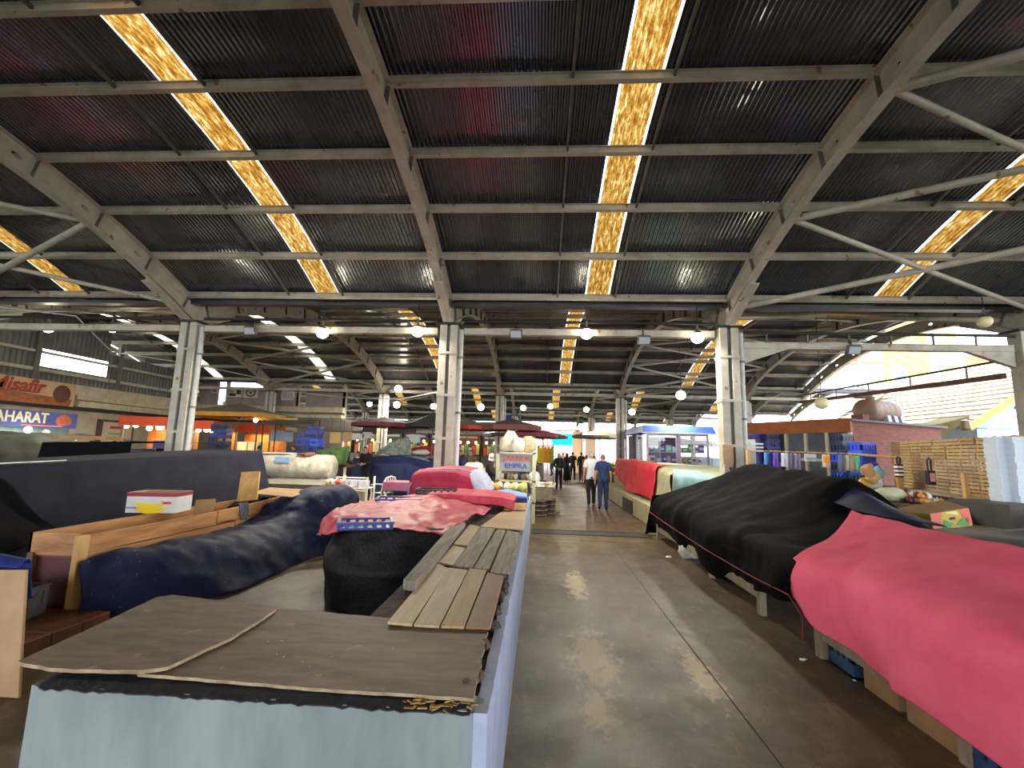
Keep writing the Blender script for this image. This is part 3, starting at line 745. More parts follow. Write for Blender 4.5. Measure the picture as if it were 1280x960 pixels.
# shallow trays on the red tarpaulin
tr = crate((on(457, 659, .93).x, on(457, 659, .93).y, .925), 'b', 'shallow blue crate with a white label lying on the red tarpaulin', None, .35, (.5, .3, .075))
MB().box(-.16, .0, -.162, -.152, .018, .055).build('label_plate', WHITE, tr)
crate(on(500, 622, 1.0), 'b', 'shallow blue crate lying behind the red tarpaulin near the white chair', None, .2, (.62, .4, .1)).location.z = .9
crate(on(540, 617, 1.0)+Vector((.05, .1, 0)), 'k', 'flat black tray lying at the foot of the crimson mound', None, .05, (.6, .3, .07)).location.z = 1.0
# ================================================================== long plank bench with a navy tarpaulin
bn = thing('produce_bench', 'long orange brown plank bench with raised sides, left of the foreground', 'bench', (-4.6, 7, 0))
BX = -4.32
def plk(y0, y1, z0, z1, z2, z3, x, m=ORANGEW, t=.025):
    return MB().prism([(x, y0, z0), (x, y1, z2), (x, y1, z3), (x, y0, z1)], (-t, 0, 0)).build('plank', m, bn, bevel=.004)
plk(4.35, 6.2, .62, .78, .60, .78, BX); plk(6.22, 8.1, .62, .78, .64, .84, BX)
plk(4.35, 6.6, .42, .60, .42, .585, BX); plk(6.62, 8.1, .42, .605, .44, .62, BX)
plk(4.35, 8.1, .2, .40, .2, .40, BX, BROWNW)
MB().box(BX-.03, BX+.03, 4.28, 4.38, 0, .79).build('post', PINEW, bn, bevel=.004)
MB().box(BX-.03, BX+.02, 8.0, 8.1, 0, .79).build('post', PINEW, bn)
MB().box(BX-.5, BX-.44, 4.3, 4.36, 0, .62).build('post', BROWNW, bn)
MB().box(BX-.52, BX-.02, 4.32, 4.345, .6, .80).build('end_board', ORANGEW, bn)
MB().box(BX-.52, BX-.495, 4.32, 8.1, .6, .80).build('plank', ORANGEW, bn)
MB().box(BX-.5, BX-.02, 4.34, 8.1, .58, .6).build('bench_floor', BROWNW, bn)
MB().box(BX-.5, BX-.02, 4.36, 4.37, .02, .58).build('end_panel', mat('dark red board', '5a1a1c', '3c1214', rough=.6, scale=4), bn)
cloth_obj('navy_tarpaulin', NAVYC, 'dusty navy tarpaulin bulging along the front of the plank bench', 'tarpaulin',
    [[(-4.27, 4.3, .56), (-4.27, 4.9, .57), (-4.26, 5.6, .56), (-4.27, 6.2, .54), (-4.26, 6.9, .58), (-4.26, 7.3, .74), (-4.26, 7.7, .88), (-4.26, 8.1, .92)],
     [(-4.2, 4.22, .56), (-4.0, 4.9, .6), (-3.85, 5.6, .57), (-3.8, 6.2, .55), (-3.75, 6.9, .64), (-3.62, 7.3, .86), (-3.4, 7.7, 1.02), (-3.3, 8.1, 1.0)],
     [(-4.14, 4.22, .3), (-3.86, 4.8, .36), (-3.6, 5.5, .36), (-3.55, 6.2, .38), (-3.5, 6.9, .42), (-3.35, 7.3, .5), (-3.12, 7.7, .62), (-3.08, 8.1, .6)],
     [(-4.12, 4.26, .03), (-3.8, 4.78, .02), (-3.42, 5.4, .02), (-3.4, 6.1, .02), (-3.38, 6.9, .02), (-3.3, 7.3, .02), (-3.1, 7.7, .02), (-3.05, 8.1, .02)]],
    amp=.05, fs=2.6, seed=21, nu=110, nv=40)
# banana box standing on the bench
def open_box(t, M, L, W, H, m, inner, th=.012, open_=True):
    mb = MB()
    mb.box(-L/2, L/2, -W/2, -W/2+th, 0, H, M=M).box(-L/2, L/2, W/2-th, W/2, 0, H, M=M).box(-L/2, -L/2+th, -W/2+th, W/2-th, 0, H, M=M).box(L/2-th, L/2, -W/2+th, W/2-th, 0, H, M=M).box(-L/2+th, L/2-th, -W/2+th, W/2-th, 0, th, M=M)
    if not open_: mb.box(-L/2+th, L/2-th, -W/2+th, W/2-th, H-th, H, M=M)
    return mb.build('carton', m, t)
bc = at(198, 645, 5.9); bc.z = .8
bb = thing('banana_box', 'white open carton printed with yellow bananas standing on the plank bench', 'box', bc)
M = Matrix.Translation(bc) @ Matrix.Rotation(.16, 4, 'Z')
open_box(bb, M, .58, .36, .25, [mat('white carton', 'cfcfcb', 'bdbdb8', rough=.6, scale=3)], None)
open_box(bb, M @ Matrix.Translation((0, 0, .012)), .553, .333, .236, CARD, None)
mb = MB(); mb.box(-.292, .292, -.184, -.18, .2, .25, M=M); mb.box(.29, .294, -.18, .18, .2, .25, M=M); mb.build('red_band', mat('dark red carton band', '8c2434', rough=.6), bb)
for f in bb.children: pass
ban = MB()
for k in range(4):
    pts = []
    for i in range(9):
        a = -1.0+1.9*i/8; pts.append(M @ Vector((.0+.0*k+(.21+.012*k)*math.sin(a)*1.0, -.1805, .03+.19-.03*k-.0-.14*math.cos(a)*.9)))
    ban.tube(pts, [.004+.015*math.sin(PI*i/8) for i in range(9)], 6)
ban.build('banana_print', TYEL, bb)
text_mesh('BANANAS', .035, 'lettering', TBLUE, bb, M @ Vector((-.2, -.184, .06)), (PI/2, 0, .16), .002)
MB().box(.12, .24, -.186, -.18, .11, .14, M=M).build('brand_strip', TRED, bb)
# scraps on the bench
def lean_board(a, b, c, d, t, m, label, name='board'):
    return solo(panel(a, b, c, d, t), name, m, label, 'board', bevel=.003)
Yb = 6.9
lean_board(at(297, 628, Yb), at(322, 625, Yb), at(326, 590, Yb+.25), at(303, 591, Yb+.25), .03, PINEW, 'pine board leaning upright behind the navy tarpaulin on the bench')
solo(panel(at(312, 616, 6.9), at(338, 609, 7.5), at(389, 612, 7.9), at(366, 621, 7.3), .008), 'cardboard_sheet', CARD, 'flat cardboard sheet lying on top of the plank bench', 'cardboard')
solo(panel(Vector((-4.75, 6.3, .60)), Vector((-4.5, 6.35, .60)), Vector((-4.5, 6.4, .92)), Vector((-4.75, 6.35, .9)), .008), 'cardboard_sheet', CARD, 'small cardboard flap standing beside the pine board', 'cardboard')
cloth_obj('grey_rag', mat('grey rag', '5a5a60', '44444a', rough=.9, scale=6), 'grey rag hung over the upper plank of the bench', 'rag',
   [[(BX-.1, 6.65, .81), (BX-.1, 6.85, .81)], [(BX-.01, 6.65, .825), (BX-.01, 6.87, .825)], [(BX+.014, 6.67, .72), (BX+.014, 6.87, .7)], [(BX+.017, 6.7, .6), (BX+.017, 6.84, .58)]], nu=10, nv=14, amp=.008, fs=12, seed=2)
cloth_obj('black_sack', BLACKC, 'crumpled black plastic sack lying in the bench by the cardboard sheet', 'sack',
   [[(-4.75, 6.9, .62), (-4.6, 6.9, .7), (-4.38, 6.9, .62)], [(-4.75, 7.3, .8), (-4.6, 7.3, .9), (-4.38, 7.3, .84)], [(-4.75, 8.0, .66), (-4.6, 8.0, .84), (-4.38, 8.0, .8)]], nu=16, nv=16, amp=.03, fs=6, seed=5)
# floor boards, crate and chipboard at the far left
fb = thing('floor_decking', 'dark brown boards on the floor at the left edge below the bench end', 'decking', (-4.3, 3.9, 0))
for i in range(5): MB().box(-5.9, -3.9, 3.0+i*.26, 3.25+i*.26, .0, .14).build('board', BROWNW, fb, bevel=.004)
cr = crate((-4.62, 3.95, .142), 'y', 'grey plastic crate behind the tan panel at the left edge', None, .2, (.5, .36, .26))
solo(MB().blob((-4.62, 3.95, .40), (.22, .15, .09), 10, 6, .2), 'jute_sack', mat('jute', '7a644c', '5e4c38', rough=.95, scale=8, bump=.3), 'brown jute sack lying in the grey crate at the left', 'sack', smooth=True)
pnl = [Vector((-2.72, 2.14, 0.0)), Vector((-2.32, 2.06, 0.0)), Vector((-2.62, 2.62, .95)), Vector((-3.5, 2.7, .95))]
a = on(36, 815, .28); b = at(36, 712, a.y+.12); c_ = at(-110, 712, a.y+.12); d_ = Vector((c_.x, a.y, a.z))
solo(panel(Vector((d_.x, a.y, 0)), Vector((a.x, a.y, 0)), b, c_, .02), 'chipboard_panel', mat('tan chipboard', 'a88660', '98774f', rough=.7, scale=3, bump=.05), 'tan chipboard panel standing upright at the left edge of the picture', 'panel', bevel=.004)
cloth_obj('blue_cloth', mat('royal blue cloth', '142c7c', '0e205c', rough=.7, scale=4), 'royal blue cloth bundled on top of the tan panel at the left edge', 'cloth',
   [[(b.x-.7, b.y-.02, b.z+.01), (b.x-.3, b.y-.02, b.z+.01), (b.x-.08, b.y, b.z+.005)], [(b.x-.7, b.y+.1, b.z+.06), (b.x-.3, b.y+.1, b.z+.06), (b.x-.12, b.y+.1, b.z+.02)], [(b.x-.7, b.y+.2, b.z-.25), (b.x-.3, b.y+.2, b.z-.25), (b.x-.14, b.y+.2, b.z-.25)]], nu=20, nv=16, amp=.02, fs=6, seed=8)
# ================================================================== long stall under black cloth
solo(MB().box(-7.6, -6.4, 3.5, 9.9, 0, 1.15), 'covered_stall', CARDD, 'long market stall hidden below the charcoal cloth at the left', 'stall')
cloth_obj('charcoal_cover', BLACKW, 'charcoal cloth hanging smooth over the long stall behind the plank bench', 'cover',
   [[(-7.5, 3.2, 1.32), (-7.5, 5, 1.36), (-7.5, 7, 1.42), (-7.5, 9, 1.5), (-7.4, 10.25, 1.54)],
    [(-6.32, 3.2, 1.31), (-6.3, 5, 1.36), (-6.3, 7, 1.42), (-6.3, 9, 1.5), (-6.25, 10.25, 1.54)],
    [(-6.22, 3.2, .8), (-6.2, 5, .8), (-6.18, 7, .85), (-6.16, 9, .9), (-6.1, 10.3, .95)],
    [(-6.1, 3.2, .05), (-6.1, 5, .05), (-6.05, 7, .05), (-6.05, 9, .05), (-5.9, 10.45, .05)]], amp=.012, fs=1.5, seed=31, fold=.02, fr=8, lin_v=True, nu=80)
cloth_obj('black_drape', BLACKC, 'black drape hanging in folds over the near left end of the charcoal cloth', 'cover',
   [[(-6.26, 3.6, 1.3), (-6.24, 4.3, 1.3), (-6.22, 5.0, 1.29)], [(-6.13, 3.6, 1.2), (-6.12, 4.4, 1.22), (-6.13, 5.1, 1.22)], [(-6.0, 3.6, .8), (-5.95, 4.6, .8), (-6.02, 5.4, .78)], [(-5.9, 3.6, .3), (-5.8, 4.8, .42), (-5.95, 5.75, .55)]], amp=.03, fs=3, seed=33, fold=.05, fr=10)
MBt = MB().tube([(-6.3, 3.3, 1.335), (-6.29, 5, 1.385), (-6.28, 5.9, 1.41)], .008, 6)
solo(MBt, 'edge_strip', WHITEP, 'thin white strip along the top edge of the charcoal cloth', 'strip')
# ================================================================== right hand stalls
NTH = ['first', 'second', 'third', 'fourth', 'fifth', 'sixth', 'seventh', 'eighth', 'ninth', 'tenth', 'eleventh', 'twelfth', 'thirteenth', 'fourteenth', 'fifteenth']
LAY = ['bottom']+[n+' from bottom' for n in NTH[1:]]
GREYL = mat('grey wooden leg', '8a7d68', '6c604e', rough=.8, scale=4, stretch=(3, 3, .6))
def table(name, label, x0, x1, y0, y1, h, legs_y, rails=True):
    t = thing(name, label, 'table', ((x0+x1)/2, (y0+y1)/2, 0))
    for y in legs_y:
        for x in (x0+.03, x1-.05): MB().box(x-.035, x+.035, y-.04, y+.04, 0, h-.03).build('leg', GREYL, t, bevel=.004)
    n = 5
    for i in range(n):
        xa = x0+(x1-x0)*i/n; MB().box(xa+.004, xa+(x1-x0)/n-.004, y0, y1, h-.03, h).build('top_board', GREYL, t)
    if rails:
        for a, b in zip(legs_y[:-1], legs_y[1:]): MB().box(x0+.01, x0+.05, a+.04, b-.04, .16, .27).build('rail', GREYL, t)
    return t
table('stall_table', 'grey wooden stall table below the pink red cloth', 2.44, 3.4, 1.6, 4.62, .78, [1.7, 3.05, 4.45])
table('stall_table', 'grey wooden stall table below the long black cloth', 2.42, 3.6, 4.75, 10.1, .74, [5.5, 7.0, 8.4, 9.9])
pink = [[atx(1064, 637, 3.45), atx(1100, 646, 3.45), atx(1150, 658, 3.45), atx(1215, 671, 3.4), atx(1285, 684, 3.35), Vector((3.3, 2.6, 1.12)), Vector((3.3, 1.5, 1.1))],
        [Vector((2.98, 5.0, .96)), Vector((2.98, 4.6, .99)), Vector((3.0, 4.2, 1.0)), Vector((2.95, 3.7, 1.0)), Vector((2.95, 3.1, .98)), Vector((2.95, 2.5, .96)), Vector((2.95, 1.5, .95))],
        [Vector((2.5, 4.72, .82)), Vector((2.46, 4.35, .83)), Vector((2.46, 4.0, .82)), Vector((2.44, 3.5, .82)), Vector((2.44, 2.9, .82)), Vector((2.44, 2.3, .82)), Vector((2.44, 1.4, .82))],
        [Vector((2.38, 4.84, .60)), Vector((2.3, 4.5, .58)), Vector((2.38, 4.1, .56)), Vector((2.33, 3.5, .52)), Vector((2.33, 2.9, .5)), Vector((2.33, 2.3, .5)), Vector((2.33, 1.4, .5))],
        [atx(984, 744, 2.38), atx(1012, 780, 2.28), atx(1052, 806, 2.35), atx(1102, 850, 2.31), atx(1160, 890, 2.29), Vector((2.28, 2.4, .19)), Vector((2.28, 1.4, .2))]]
cloth_obj('pink_cloth', PINKC, 'large faded pink red cloth draped over the nearest stall on the right', 'cloth', pink, amp=.016, fs=1.6, seed=41, fold=.04, fr=11, nu=90, nv=60)
BK = 'long black cloth heaped over the second stall on the right'
black = [[Vector((4.15, 10.2, 1.2)), Vector((4.3, 9.4, 1.4)), Vector((4.5, 8.4, 1.42)), Vector((4.3, 7.1, 1.36)), Vector((4.35, 6.3, 1.1)), Vector((4.4, 5.5, .86)), Vector((4.4, 4.8, .76))],
         [Vector((3.55, 10.2, 1.16)), atx(935, 581, 3.75), atx(975, 588, 3.8), atx(1010, 592, 3.85), atx(1062, 598, 3.85), atx(1108, 630, 4.1), Vector((4.2, 4.9, .8))],
         [Vector((2.95, 10.2, .98)), Vector((3.05, 9.3, 1.12)), Vector((3.05, 8.3, 1.12)), Vector((3.1, 7.3, 1.1)), Vector((3.1, 6.3, 1.06)), Vector((3.05, 5.4, .86)), Vector((3.0, 4.6, .76))],
         [Vector((2.46, 10.12, .8)), Vector((2.44, 9.3, .82)), Vector((2.42, 8.3, .82)), Vector((2.42, 7.3, .8)), Vector((2.42, 6.3, .8)), Vector((2.42, 5.5, .79)), Vector((2.46, 4.6, .76))],
         [Vector((2.36, 10.16, .5)), Vector((2.36, 9.3, .5)), Vector((2.34, 8.3, .45)), Vector((2.34, 7.3, .45)), Vector((2.34, 6.3, .45)), Vector((2.34, 5.5, .46)), Vector((2.38, 4.7, .48))],
         [Vector((2.38, 10.2, .2)), Vector((2.40, 9.3, .28)), Vector((2.40, 8.3, .2)), Vector((2.42, 7.3, .12)), Vector((2.44, 6.3, .1)), Vector((2.40, 5.5, .24)), Vector((2.42, 4.75, .36))]]
cloth_obj('black_cloth', mat('dusty black cloth', '030304', '060608', rough=.85, scale=2.5, spec=.08, specks='202024', sscale=22), BK, 'cloth', black, amp=.035, fs=1.7, seed=45, fold=.07, fr=12, nu=110, nv=70)
cloth_obj('black_cloth_end', BLACKC, 'bunched black cloth end tied at the far corner of the long black stall', 'cloth',
    [[(2.4, 10.22, .82), (2.8, 10.3, .9), (3.3, 10.34, 1.0), (3.7, 10.34, 1.05)], [(2.36, 10.26, .55), (2.8, 10.36, .6), (3.3, 10.4, .6), (3.7, 10.4, .6)], [(2.3, 10.28, .02), (2.42, 10.34, .04), (3.3, 10.42, .04), (3.7, 10.42, .04)]], amp=.03, fs=5, seed=46, fold=.05, fr=14, nu=30, nv=20)
# cord tied along the black cloth
pts = [Vector((2.3, 10.1, .52)), Vector((2.28, 8.4, .47)), Vector((2.27, 6.6, .44)), Vector((2.28, 5.3, .44)), Vector((2.3, 4.62, .46)), Vector((2.36, 4.52, .3)), Vector((2.34, 4.5, .12))]
solo(MB().tube(pts, .006, 6), 'rope', mat('red cord', '8a2a34', '6a1c26', rough=.8, scale=20), 'thin red cord tied along the front of the long black cloth', 'cord', smooth=True)
cloth_obj('navy_sheet', NAVYC, 'stiff navy plastic sheet lying over the top of the black cloth by the pink cloth', 'sheet',
    [[atx(1016, 616, 3.62), atx(1040, 606, 3.76), atx(1063, 597, 3.9)], [atx(1042, 627, 3.56), atx(1085, 620, 3.8), atx(1112, 633, 4.05)],
     [atx(1068, 638, 3.5), atx(1120, 649, 3.6), atx(1184, 659, 3.85)]], amp=.012, fs=3, seed=49, nu=30, nv=24)
cloth_obj('black_plastic', mat('black plastic film', '0c0e14', '1a1d26', rough=.55, spec=.25, scale=3), 'shiny black plastic film on the stall behind the pink cloth, right edge', 'sheet',
    [[Vector((4.3, 5.2, .98)), Vector((4.9, 4.6, 1.07)), Vector((5.2, 4.2, 1.05)), Vector((5.6, 3.4, 1.0))], [Vector((3.9, 4.9, 1.06)), Vector((4.3, 4.3, 1.14)), Vector((4.4, 3.8, 1.13)), Vector((4.7, 3.0, 1.1))],
     [Vector((3.5, 4.7, 1.08)), Vector((3.52, 4.0, 1.1)), Vector((3.5, 3.4, 1.08)), Vector((3.5, 2.6, 1.06))]], amp=.025, fs=2.6, seed=51, nu=36, nv=24)
table('stall_table', 'grey wooden stall table below the shiny black plastic film', 3.75, 5.0, 3.3, 4.7, .96, [3.5, 4.5])
# goods under the pink cloth
crate((2.66, 4.22, 0), 't', 'tall teal crate under the far end of the pink cloth', None, .0, (.34, .3, .34))
def carton(loc, dims, label, rz=0, m=CARD, closed=True, name='cardboard_box'):
    t = thing(name, label, 'box', loc)
    M = Matrix.Translation(loc) @ Matrix.Rotation(rz, 4, 'Z'); L, W, H = dims
    open_box(t, M, L, W, H, m, None, open_=not closed)
    if not closed:
        for s in (-1, 1): MB().prism([M @ Vector((-L/2, s*W/2, H)), M @ Vector((L/2, s*W/2, H)), M @ Vector((L/2, s*(W/2+.1), H+.06)), M @ Vector((-L/2, s*(W/2+.1), H+.06))], (0, 0, .005)).build('flap', m, t)
    else:
        MB().box(-L/2, L/2, -.025, .025, H, H+.002, M=M).build('tape', mat('parcel tape', '8c6a40', rough=.3), t)
    return t
carton((2.64, 3.78, 0), (.3, .34, .4), 'tall brown carton under the middle of the pink cloth', 0, CARDD)
carton((2.62, 3.3, 0), (.3, .42, .3), 'wide low brown carton under the pink cloth near the bottom right', 0, CARDD)
crate((2.62, 2.9, 0), 't', 'teal crate under the near end of the pink cloth', None, 0, (.34, .34, .32))
# bits on the aisle floor
solo(MB().blob((2.52, 8.25, .13), (.16, .2, .14), 12, 8, .2, seed=3), 'white_sack', mat('white woven sack', 'c9c9c6', 'b2b2b0', rough=.7, scale=6), 'white plastic sack pushed under the black cloth beside the aisle', 'sack', smooth=True)
def scrap(u, v, s, label, m=WHITE):
    p = on(u, v, 0); solo(MB().blob(p+Vector((0, 0, s*.3)), (s, s*.7, s*.32), 7, 5, .35, seed=u), 'litter_scrap', m, label, 'litter')
scrap(1004, 826, .03, 'white paper scrap on the floor by the pink cloth'); scrap(900, 746, .018, 'pale scrap on the floor beside the black cloth', CARD)
scrap(1068, 851, .014, 'tiny white scrap on the floor before the tall brown carton')
scrap(836, 697, .05, 'flat white scrap on the floor at the foot of the white sack')
# ------------------------------------------------------------------ drain grating across the aisle
dg = thing('drain_grate', 'dark steel drain grating set across the aisle floor', 'drain', (1.1, 10.2, 0))
MB().box(-.14, 2.36, 10.0, 10.04, .001, .012).build('frame', BLACKM, dg); MB().box(-.14, 2.36, 10.5, 10.54, .001, .012).build('frame', BLACKM, dg)
MB().box(-.14, 2.36, 10.04, 10.5, .0005, .003).build('channel', BLACKM, dg)
m = MB()
for i in range(41): m.box(-.13+i*.06, -.11+i*.06, 10.04, 10.5, .003, .012)
tag(m.build('bars', mat('dull grate steel', '3a3835', rough=.8), dg), kind='stuff')
j = thing('floor_joint', 'thin dark joint sawn across the concrete aisle before the drain', 'joint', (1.1, 9.4, 0))
MB().box(-.14, 2.34, 9.42, 9.435, .0005, .0025).build('groove', JOINT, j)
MB().box(1.375, 1.385, 1.0, 9.4, .0005, .0015).build('groove', JOINT, j)
# ================================================================== pale concrete counter beyond the black stall
PCON = mat('pale green concrete', 'b0a886', '979070', rough=.85, scale=2, bump=.15)
pc = thing('pale_counter', 'pale plastered counter along the right of the aisle below the cloths', 'counter', (4, 15, 0))
MB().box(2.66, 3.2, 11.35, 20, 0, .46).build('low_wall', PCON, pc); MB().box(3.15, 5.6, 11.4, 20, 0, .82).build('wall', PCON, pc); MB().box(3.1, 5.7, 11.3, 20.1, .82, .9).build('slab', mat('worn pale slab', 'c5a878', 'b0945f', rough=.8, scale=3), pc)
MB().box(2.64, 2.67, 13.6, 15.2, .02, .36).build('opening', BLACKM, pc)  # black plate on the solid wall, painting the shade of a hollow
ctop = 1.36
solo(MB().box(3.3, 5.3, 11.7, 14.2, .9, 1.2), 'goods_pile', CARDD, 'goods piled on the pale counter under the green and blue cloths', 'goods')
cloth_obj('green_cloth', PALEG, 'stained pale green cloth over the corner of the pale counter', 'cloth',
    [[Vector((3.3, 15.2, 1.38)), Vector((3.9, 15.2, 1.4)), Vector((5.4, 15.2, 1.4))], [Vector((3.25, 12.6, 1.32)), Vector((3.9, 12.4, 1.34)), Vector((5.5, 12.2, 1.3))],
     [Vector((3.15, 11.4, 1.25)), Vector((3.8, 11.3, 1.27)), Vector((5.5, 11.35, 1.2))], [Vector((3.1, 11.22, .9)), Vector((3.8, 11.2, .9)), Vector((5.5, 11.2, .9))], [Vector((3.08, 11.2, .1)), Vector((3.7, 11.2, .1)), Vector((5.5, 11.2, .3))]], amp=.03, fs=2.2, seed=55, fold=.03, nu=50)
cloth_obj('blue_cloth', PALEB, 'pale blue cloth hung over the front of the green cloth', 'cloth',
    [[at(842, 586, 11.9), at(880, 589, 11.9), at(928, 596, 11.7)], [at(842, 591, 11.12), at(880, 595, 11.12), at(932, 602, 11.1)], [at(846, 622, 11.1), at(885, 622, 11.1), at(935, 622, 11.08)]], amp=.015, fs=2.5, seed=57, fold=.03, nu=30)
cloth_obj('beige_cloth', mat('stained beige cloth', 'a8a282', '8e8a68', rough=.8, scale=2.5, bump=.06), 'stained beige cloth along the aisle between the bright red and the blue cloth', 'cloth',
    [[Vector((3.6, 13.6, 1.36)), Vector((3.6, 12.4, 1.36)), Vector((3.6, 11.4, 1.3))], [Vector((3.12, 13.6, 1.33)), Vector((3.1, 12.4, 1.32)), Vector((3.12, 11.35, 1.25))], [Vector((3.06, 13.6, .9)), Vector((3.04, 12.4, .9)), Vector((3.05, 11.25, .85))], [Vector((3.0, 13.6, .5)), Vector((2.98, 12.4, .5)), Vector((2.98, 11.2, .48))]], amp=.03, fs=2, seed=61, fold=.03, nu=36)
cloth_obj('bright_red_cloth', BRIGHTR, 'bright red cloth hanging in folds on the aisle side of the pale counter', 'cloth',
    [[atx(776, 573, 3.6), atx(795, 574, 3.6), atx(815, 577, 3.6), atx(836, 581, 3.6)], [atx(770, 574, 3.02), atx(788, 576, 3.02), atx(804, 579, 3.02), atx(821, 583, 3.02)],
     [atx(768, 584, 2.96), atx(784, 594, 2.92), atx(800, 602, 2.92), atx(819, 600, 2.96)], [atx(769, 594, 2.94), atx(785, 613, 2.9), atx(802, 618, 2.9), atx(815, 627, 2.92)]], amp=.03, fs=1.6, seed=59, fold=.07, fr=10, nu=44)
solo(MB().box(3.15, 5.4, 15.3, 19.8, .9, 1.36), 'goods_pile', mat('orange tan board', 'c09a64', 'a8834e', rough=.7, scale=2), 'long tan crate row on the pale counter behind the bright red cloth', 'goods')
# ------------------------------------------------------------------ glass kiosk with blue roof
GLASS = mat('kiosk glass', 'ffffff', rough=.02, trans=1.0, spec=.5)
ALU = mat('white aluminium', 'c4cad6', 'aeb5c4', rough=.35, scale=3)
KBLUE = mat('kiosk blue', '2c4c98', '24407e', rough=.5, scale=2)
KX0, KX1, KY0, KY1 = 4.6, 7.2, 20.4, 24.4
ki = thing('glass_kiosk', 'glass kiosk with blue fascia and stocked shelves behind the pale counter', 'kiosk', (5.9, 22.4, 0))
MB().box(KX0, KX1, KY0, KY1, 0, .9).build('base', KBLUE, ki); MB().box(KX0, KX1, KY1-.1, KY1, .9, 2.6).build('back_panel', mat('kiosk interior', '5a4a66', '4a3c56', rough=.8, scale=2), ki)
MB().prism([(KX0-.25, KY0-.25, 2.62), (KX1+.25, KY0-.25, 2.62), (KX1+.15, KY0-.15, 2.92), (KX0-.15, KY0-.15, 2.92)], (0, 4.4, 0)).build('roof', KBLUE, ki)
MB().box(KX0-.27, KX1+.27, KY0-.28, KY0-.25, 2.58, 2.63).build('fascia_strip', ALU, ki)
for x in (KX0+.03, KX0+1.28, KX1-.03): MB().box(x-.04, x+.04, KY0-.02, KY0+.06, .9, 2.6).build('frame_post', ALU, ki)
MB().box(KX0+1.3, KX0+1.44, KY0-.02, KY0+.06, .9, 2.6).build('frame_post', mat('lilac panel', 'b8bce0', rough=.4), ki)
for y in (KY0+2, KY1-.04): MB().box(KX0-.02, KX0+.06, y-.04, y+.04, .9, 2.6).build('frame_post', ALU, ki)
MB().box(KX0, KX1, KY0-.01, KY0+.04, 2.5, 2.6).build('head_rail', ALU, ki)
MB().box(KX0+.08, KX1-.08, KY0+.01, KY0+.016, .92, 2.5).build('window_pane', GLASS, ki)
MB().box(KX0+.01, KX0+.016, KY0+.08, KY1-.08, .92, 2.55).build('window_pane', GLASS, ki)
for z in (1.3, 1.78): MB().box(KX0+.12, KX1-.1, KY0+.25, KY0+.65, z, z+.03).build('shelf', ALU, ki)
MB().box(KX0+.62, KX0+.66, KY0+.3, KY0+.34, .9, 2.5).build('shelf_post', ALU, ki); MB().box(KX0+1.95, KX0+1.99, KY0+.3, KY0+.34, .9, 2.5).build('shelf_post', ALU, ki)
ns = bpy.data.lights.new('kiosk_light', 'AREA'); ns.energy = 30; ns.size = 1.5; ns.color = (.9, .95, 1)
no = bpy.data.objects.new('kiosk_light', ns); C.objects.link(no); no.parent = ki; no.location = (0, -.9, 2.5)
PK = {n: mat('packet '+n, c, rough=.5) for n, c in (('teal', '8cc4c4'), ('pale', 'c9cfd4'), ('green', '2a9a58'), ('blue', '4a62c0'), ('white', 'dcdcdc'), ('ochre', 'b08840'), ('beige', 'c0b090'), ('violet', '6a5ac0'))}
rk = random.Random(11); pkm = {}
for z, nm in ((.93, 'lower'), (1.33, 'middle'), (1.81, 'upper')):
    x = KX0+.2; i = 0
    while x < KX1-.3:
        wdt = rk.uniform(.12, .24); h = rk.uniform(.2, .36)
        c = rk.choice(['teal', 'pale', 'white', 'blue', 'teal'] if x < KX0+1.3 else ['green', 'violet', 'blue', 'ochre', 'beige', 'white'])
        if nm == 'upper' and KX0+1.45 < x < KX0+1.9: c = 'green'
        m = MB(); m.box(x, x+wdt, KY0+.32, KY0+.52, z, z+h); m.box(x+.02, x+wdt-.02, KY0+.318, KY0+.32, z+h*.35, z+h*.7, 1)
        i += 1
        solo(m, 'packet', [PK[c], PK['white' if c != 'white' else 'blue']], '%s packet, %s from the left on the %s shelf of the glass kiosk' % (c, NTH[i-1], nm), 'packet', group='packets on the %s kiosk shelf' % nm)
        x += wdt+rk.uniform(.02, .1)
yb = thing('yellow_display', 'yellow patterned boxes stacked inside the left side of the kiosk', 'box', (4.9, 23, .9))
for q in range(4):
    for z in (.9, 1.16): MB().box(4.7, 5.0, 21.2+q*.75, 21.85+q*.75, z, z+.25).build('carton', mat('yellow carton', 'c8b22c', '8a8a2a', rough=.6, scale=14), yb)
# ------------------------------------------------------------------ things at the foot of the right column
X2 = X1+S
fe = thing('fire_extinguisher', 'red fire extinguisher hung on the near face of the right column', 'extinguisher', (X2-.12, 10.5, .95))
m = MB(); m.lathe([(.02, 0), (.075, .01), (.075, .36), (.05, .42), (.02, .45)], 12, (X2-.12, 10.45, .95)); m.build('cylinder', mat('extinguisher red', 'b41c1c', rough=.3), fe, smooth=True)
MB().lathe([(.03, 0), (.03, .05), (.015, .08)], 8, (X2-.12, 10.45, 1.4)).build('valve', BLACKM, fe); MB().tube([(X2-.1, 10.4, 1.44), (X2-.03, 10.37, 1.3), (X2-.03, 10.37, 1.05)], .012, 6).build('hose', BLACKM, fe, smooth=True)
MB().box(X2-.2, X2-.04, 10.36, 10.375, 1.2, 1.24).build('label', WHITE, fe)
nb = solo(MB().box(X2-.24, X2-.02, 10.52, 10.555, 1.52, 1.95), 'notice_board', mat('notice paper', 'b59a78', 'a58862', rough=.8, scale=8), 'tan notice board fixed on the right column above the extinguisher', 'notice')
solo(MB().box(X2+.2, X2+.44, 10.2, 10.42, 1.05, 1.35), 'meter_box', mat('pale blue box', 'a6bccc', rough=.5), 'small pale blue box beside the foot of the right column', 'box', bevel=.01)
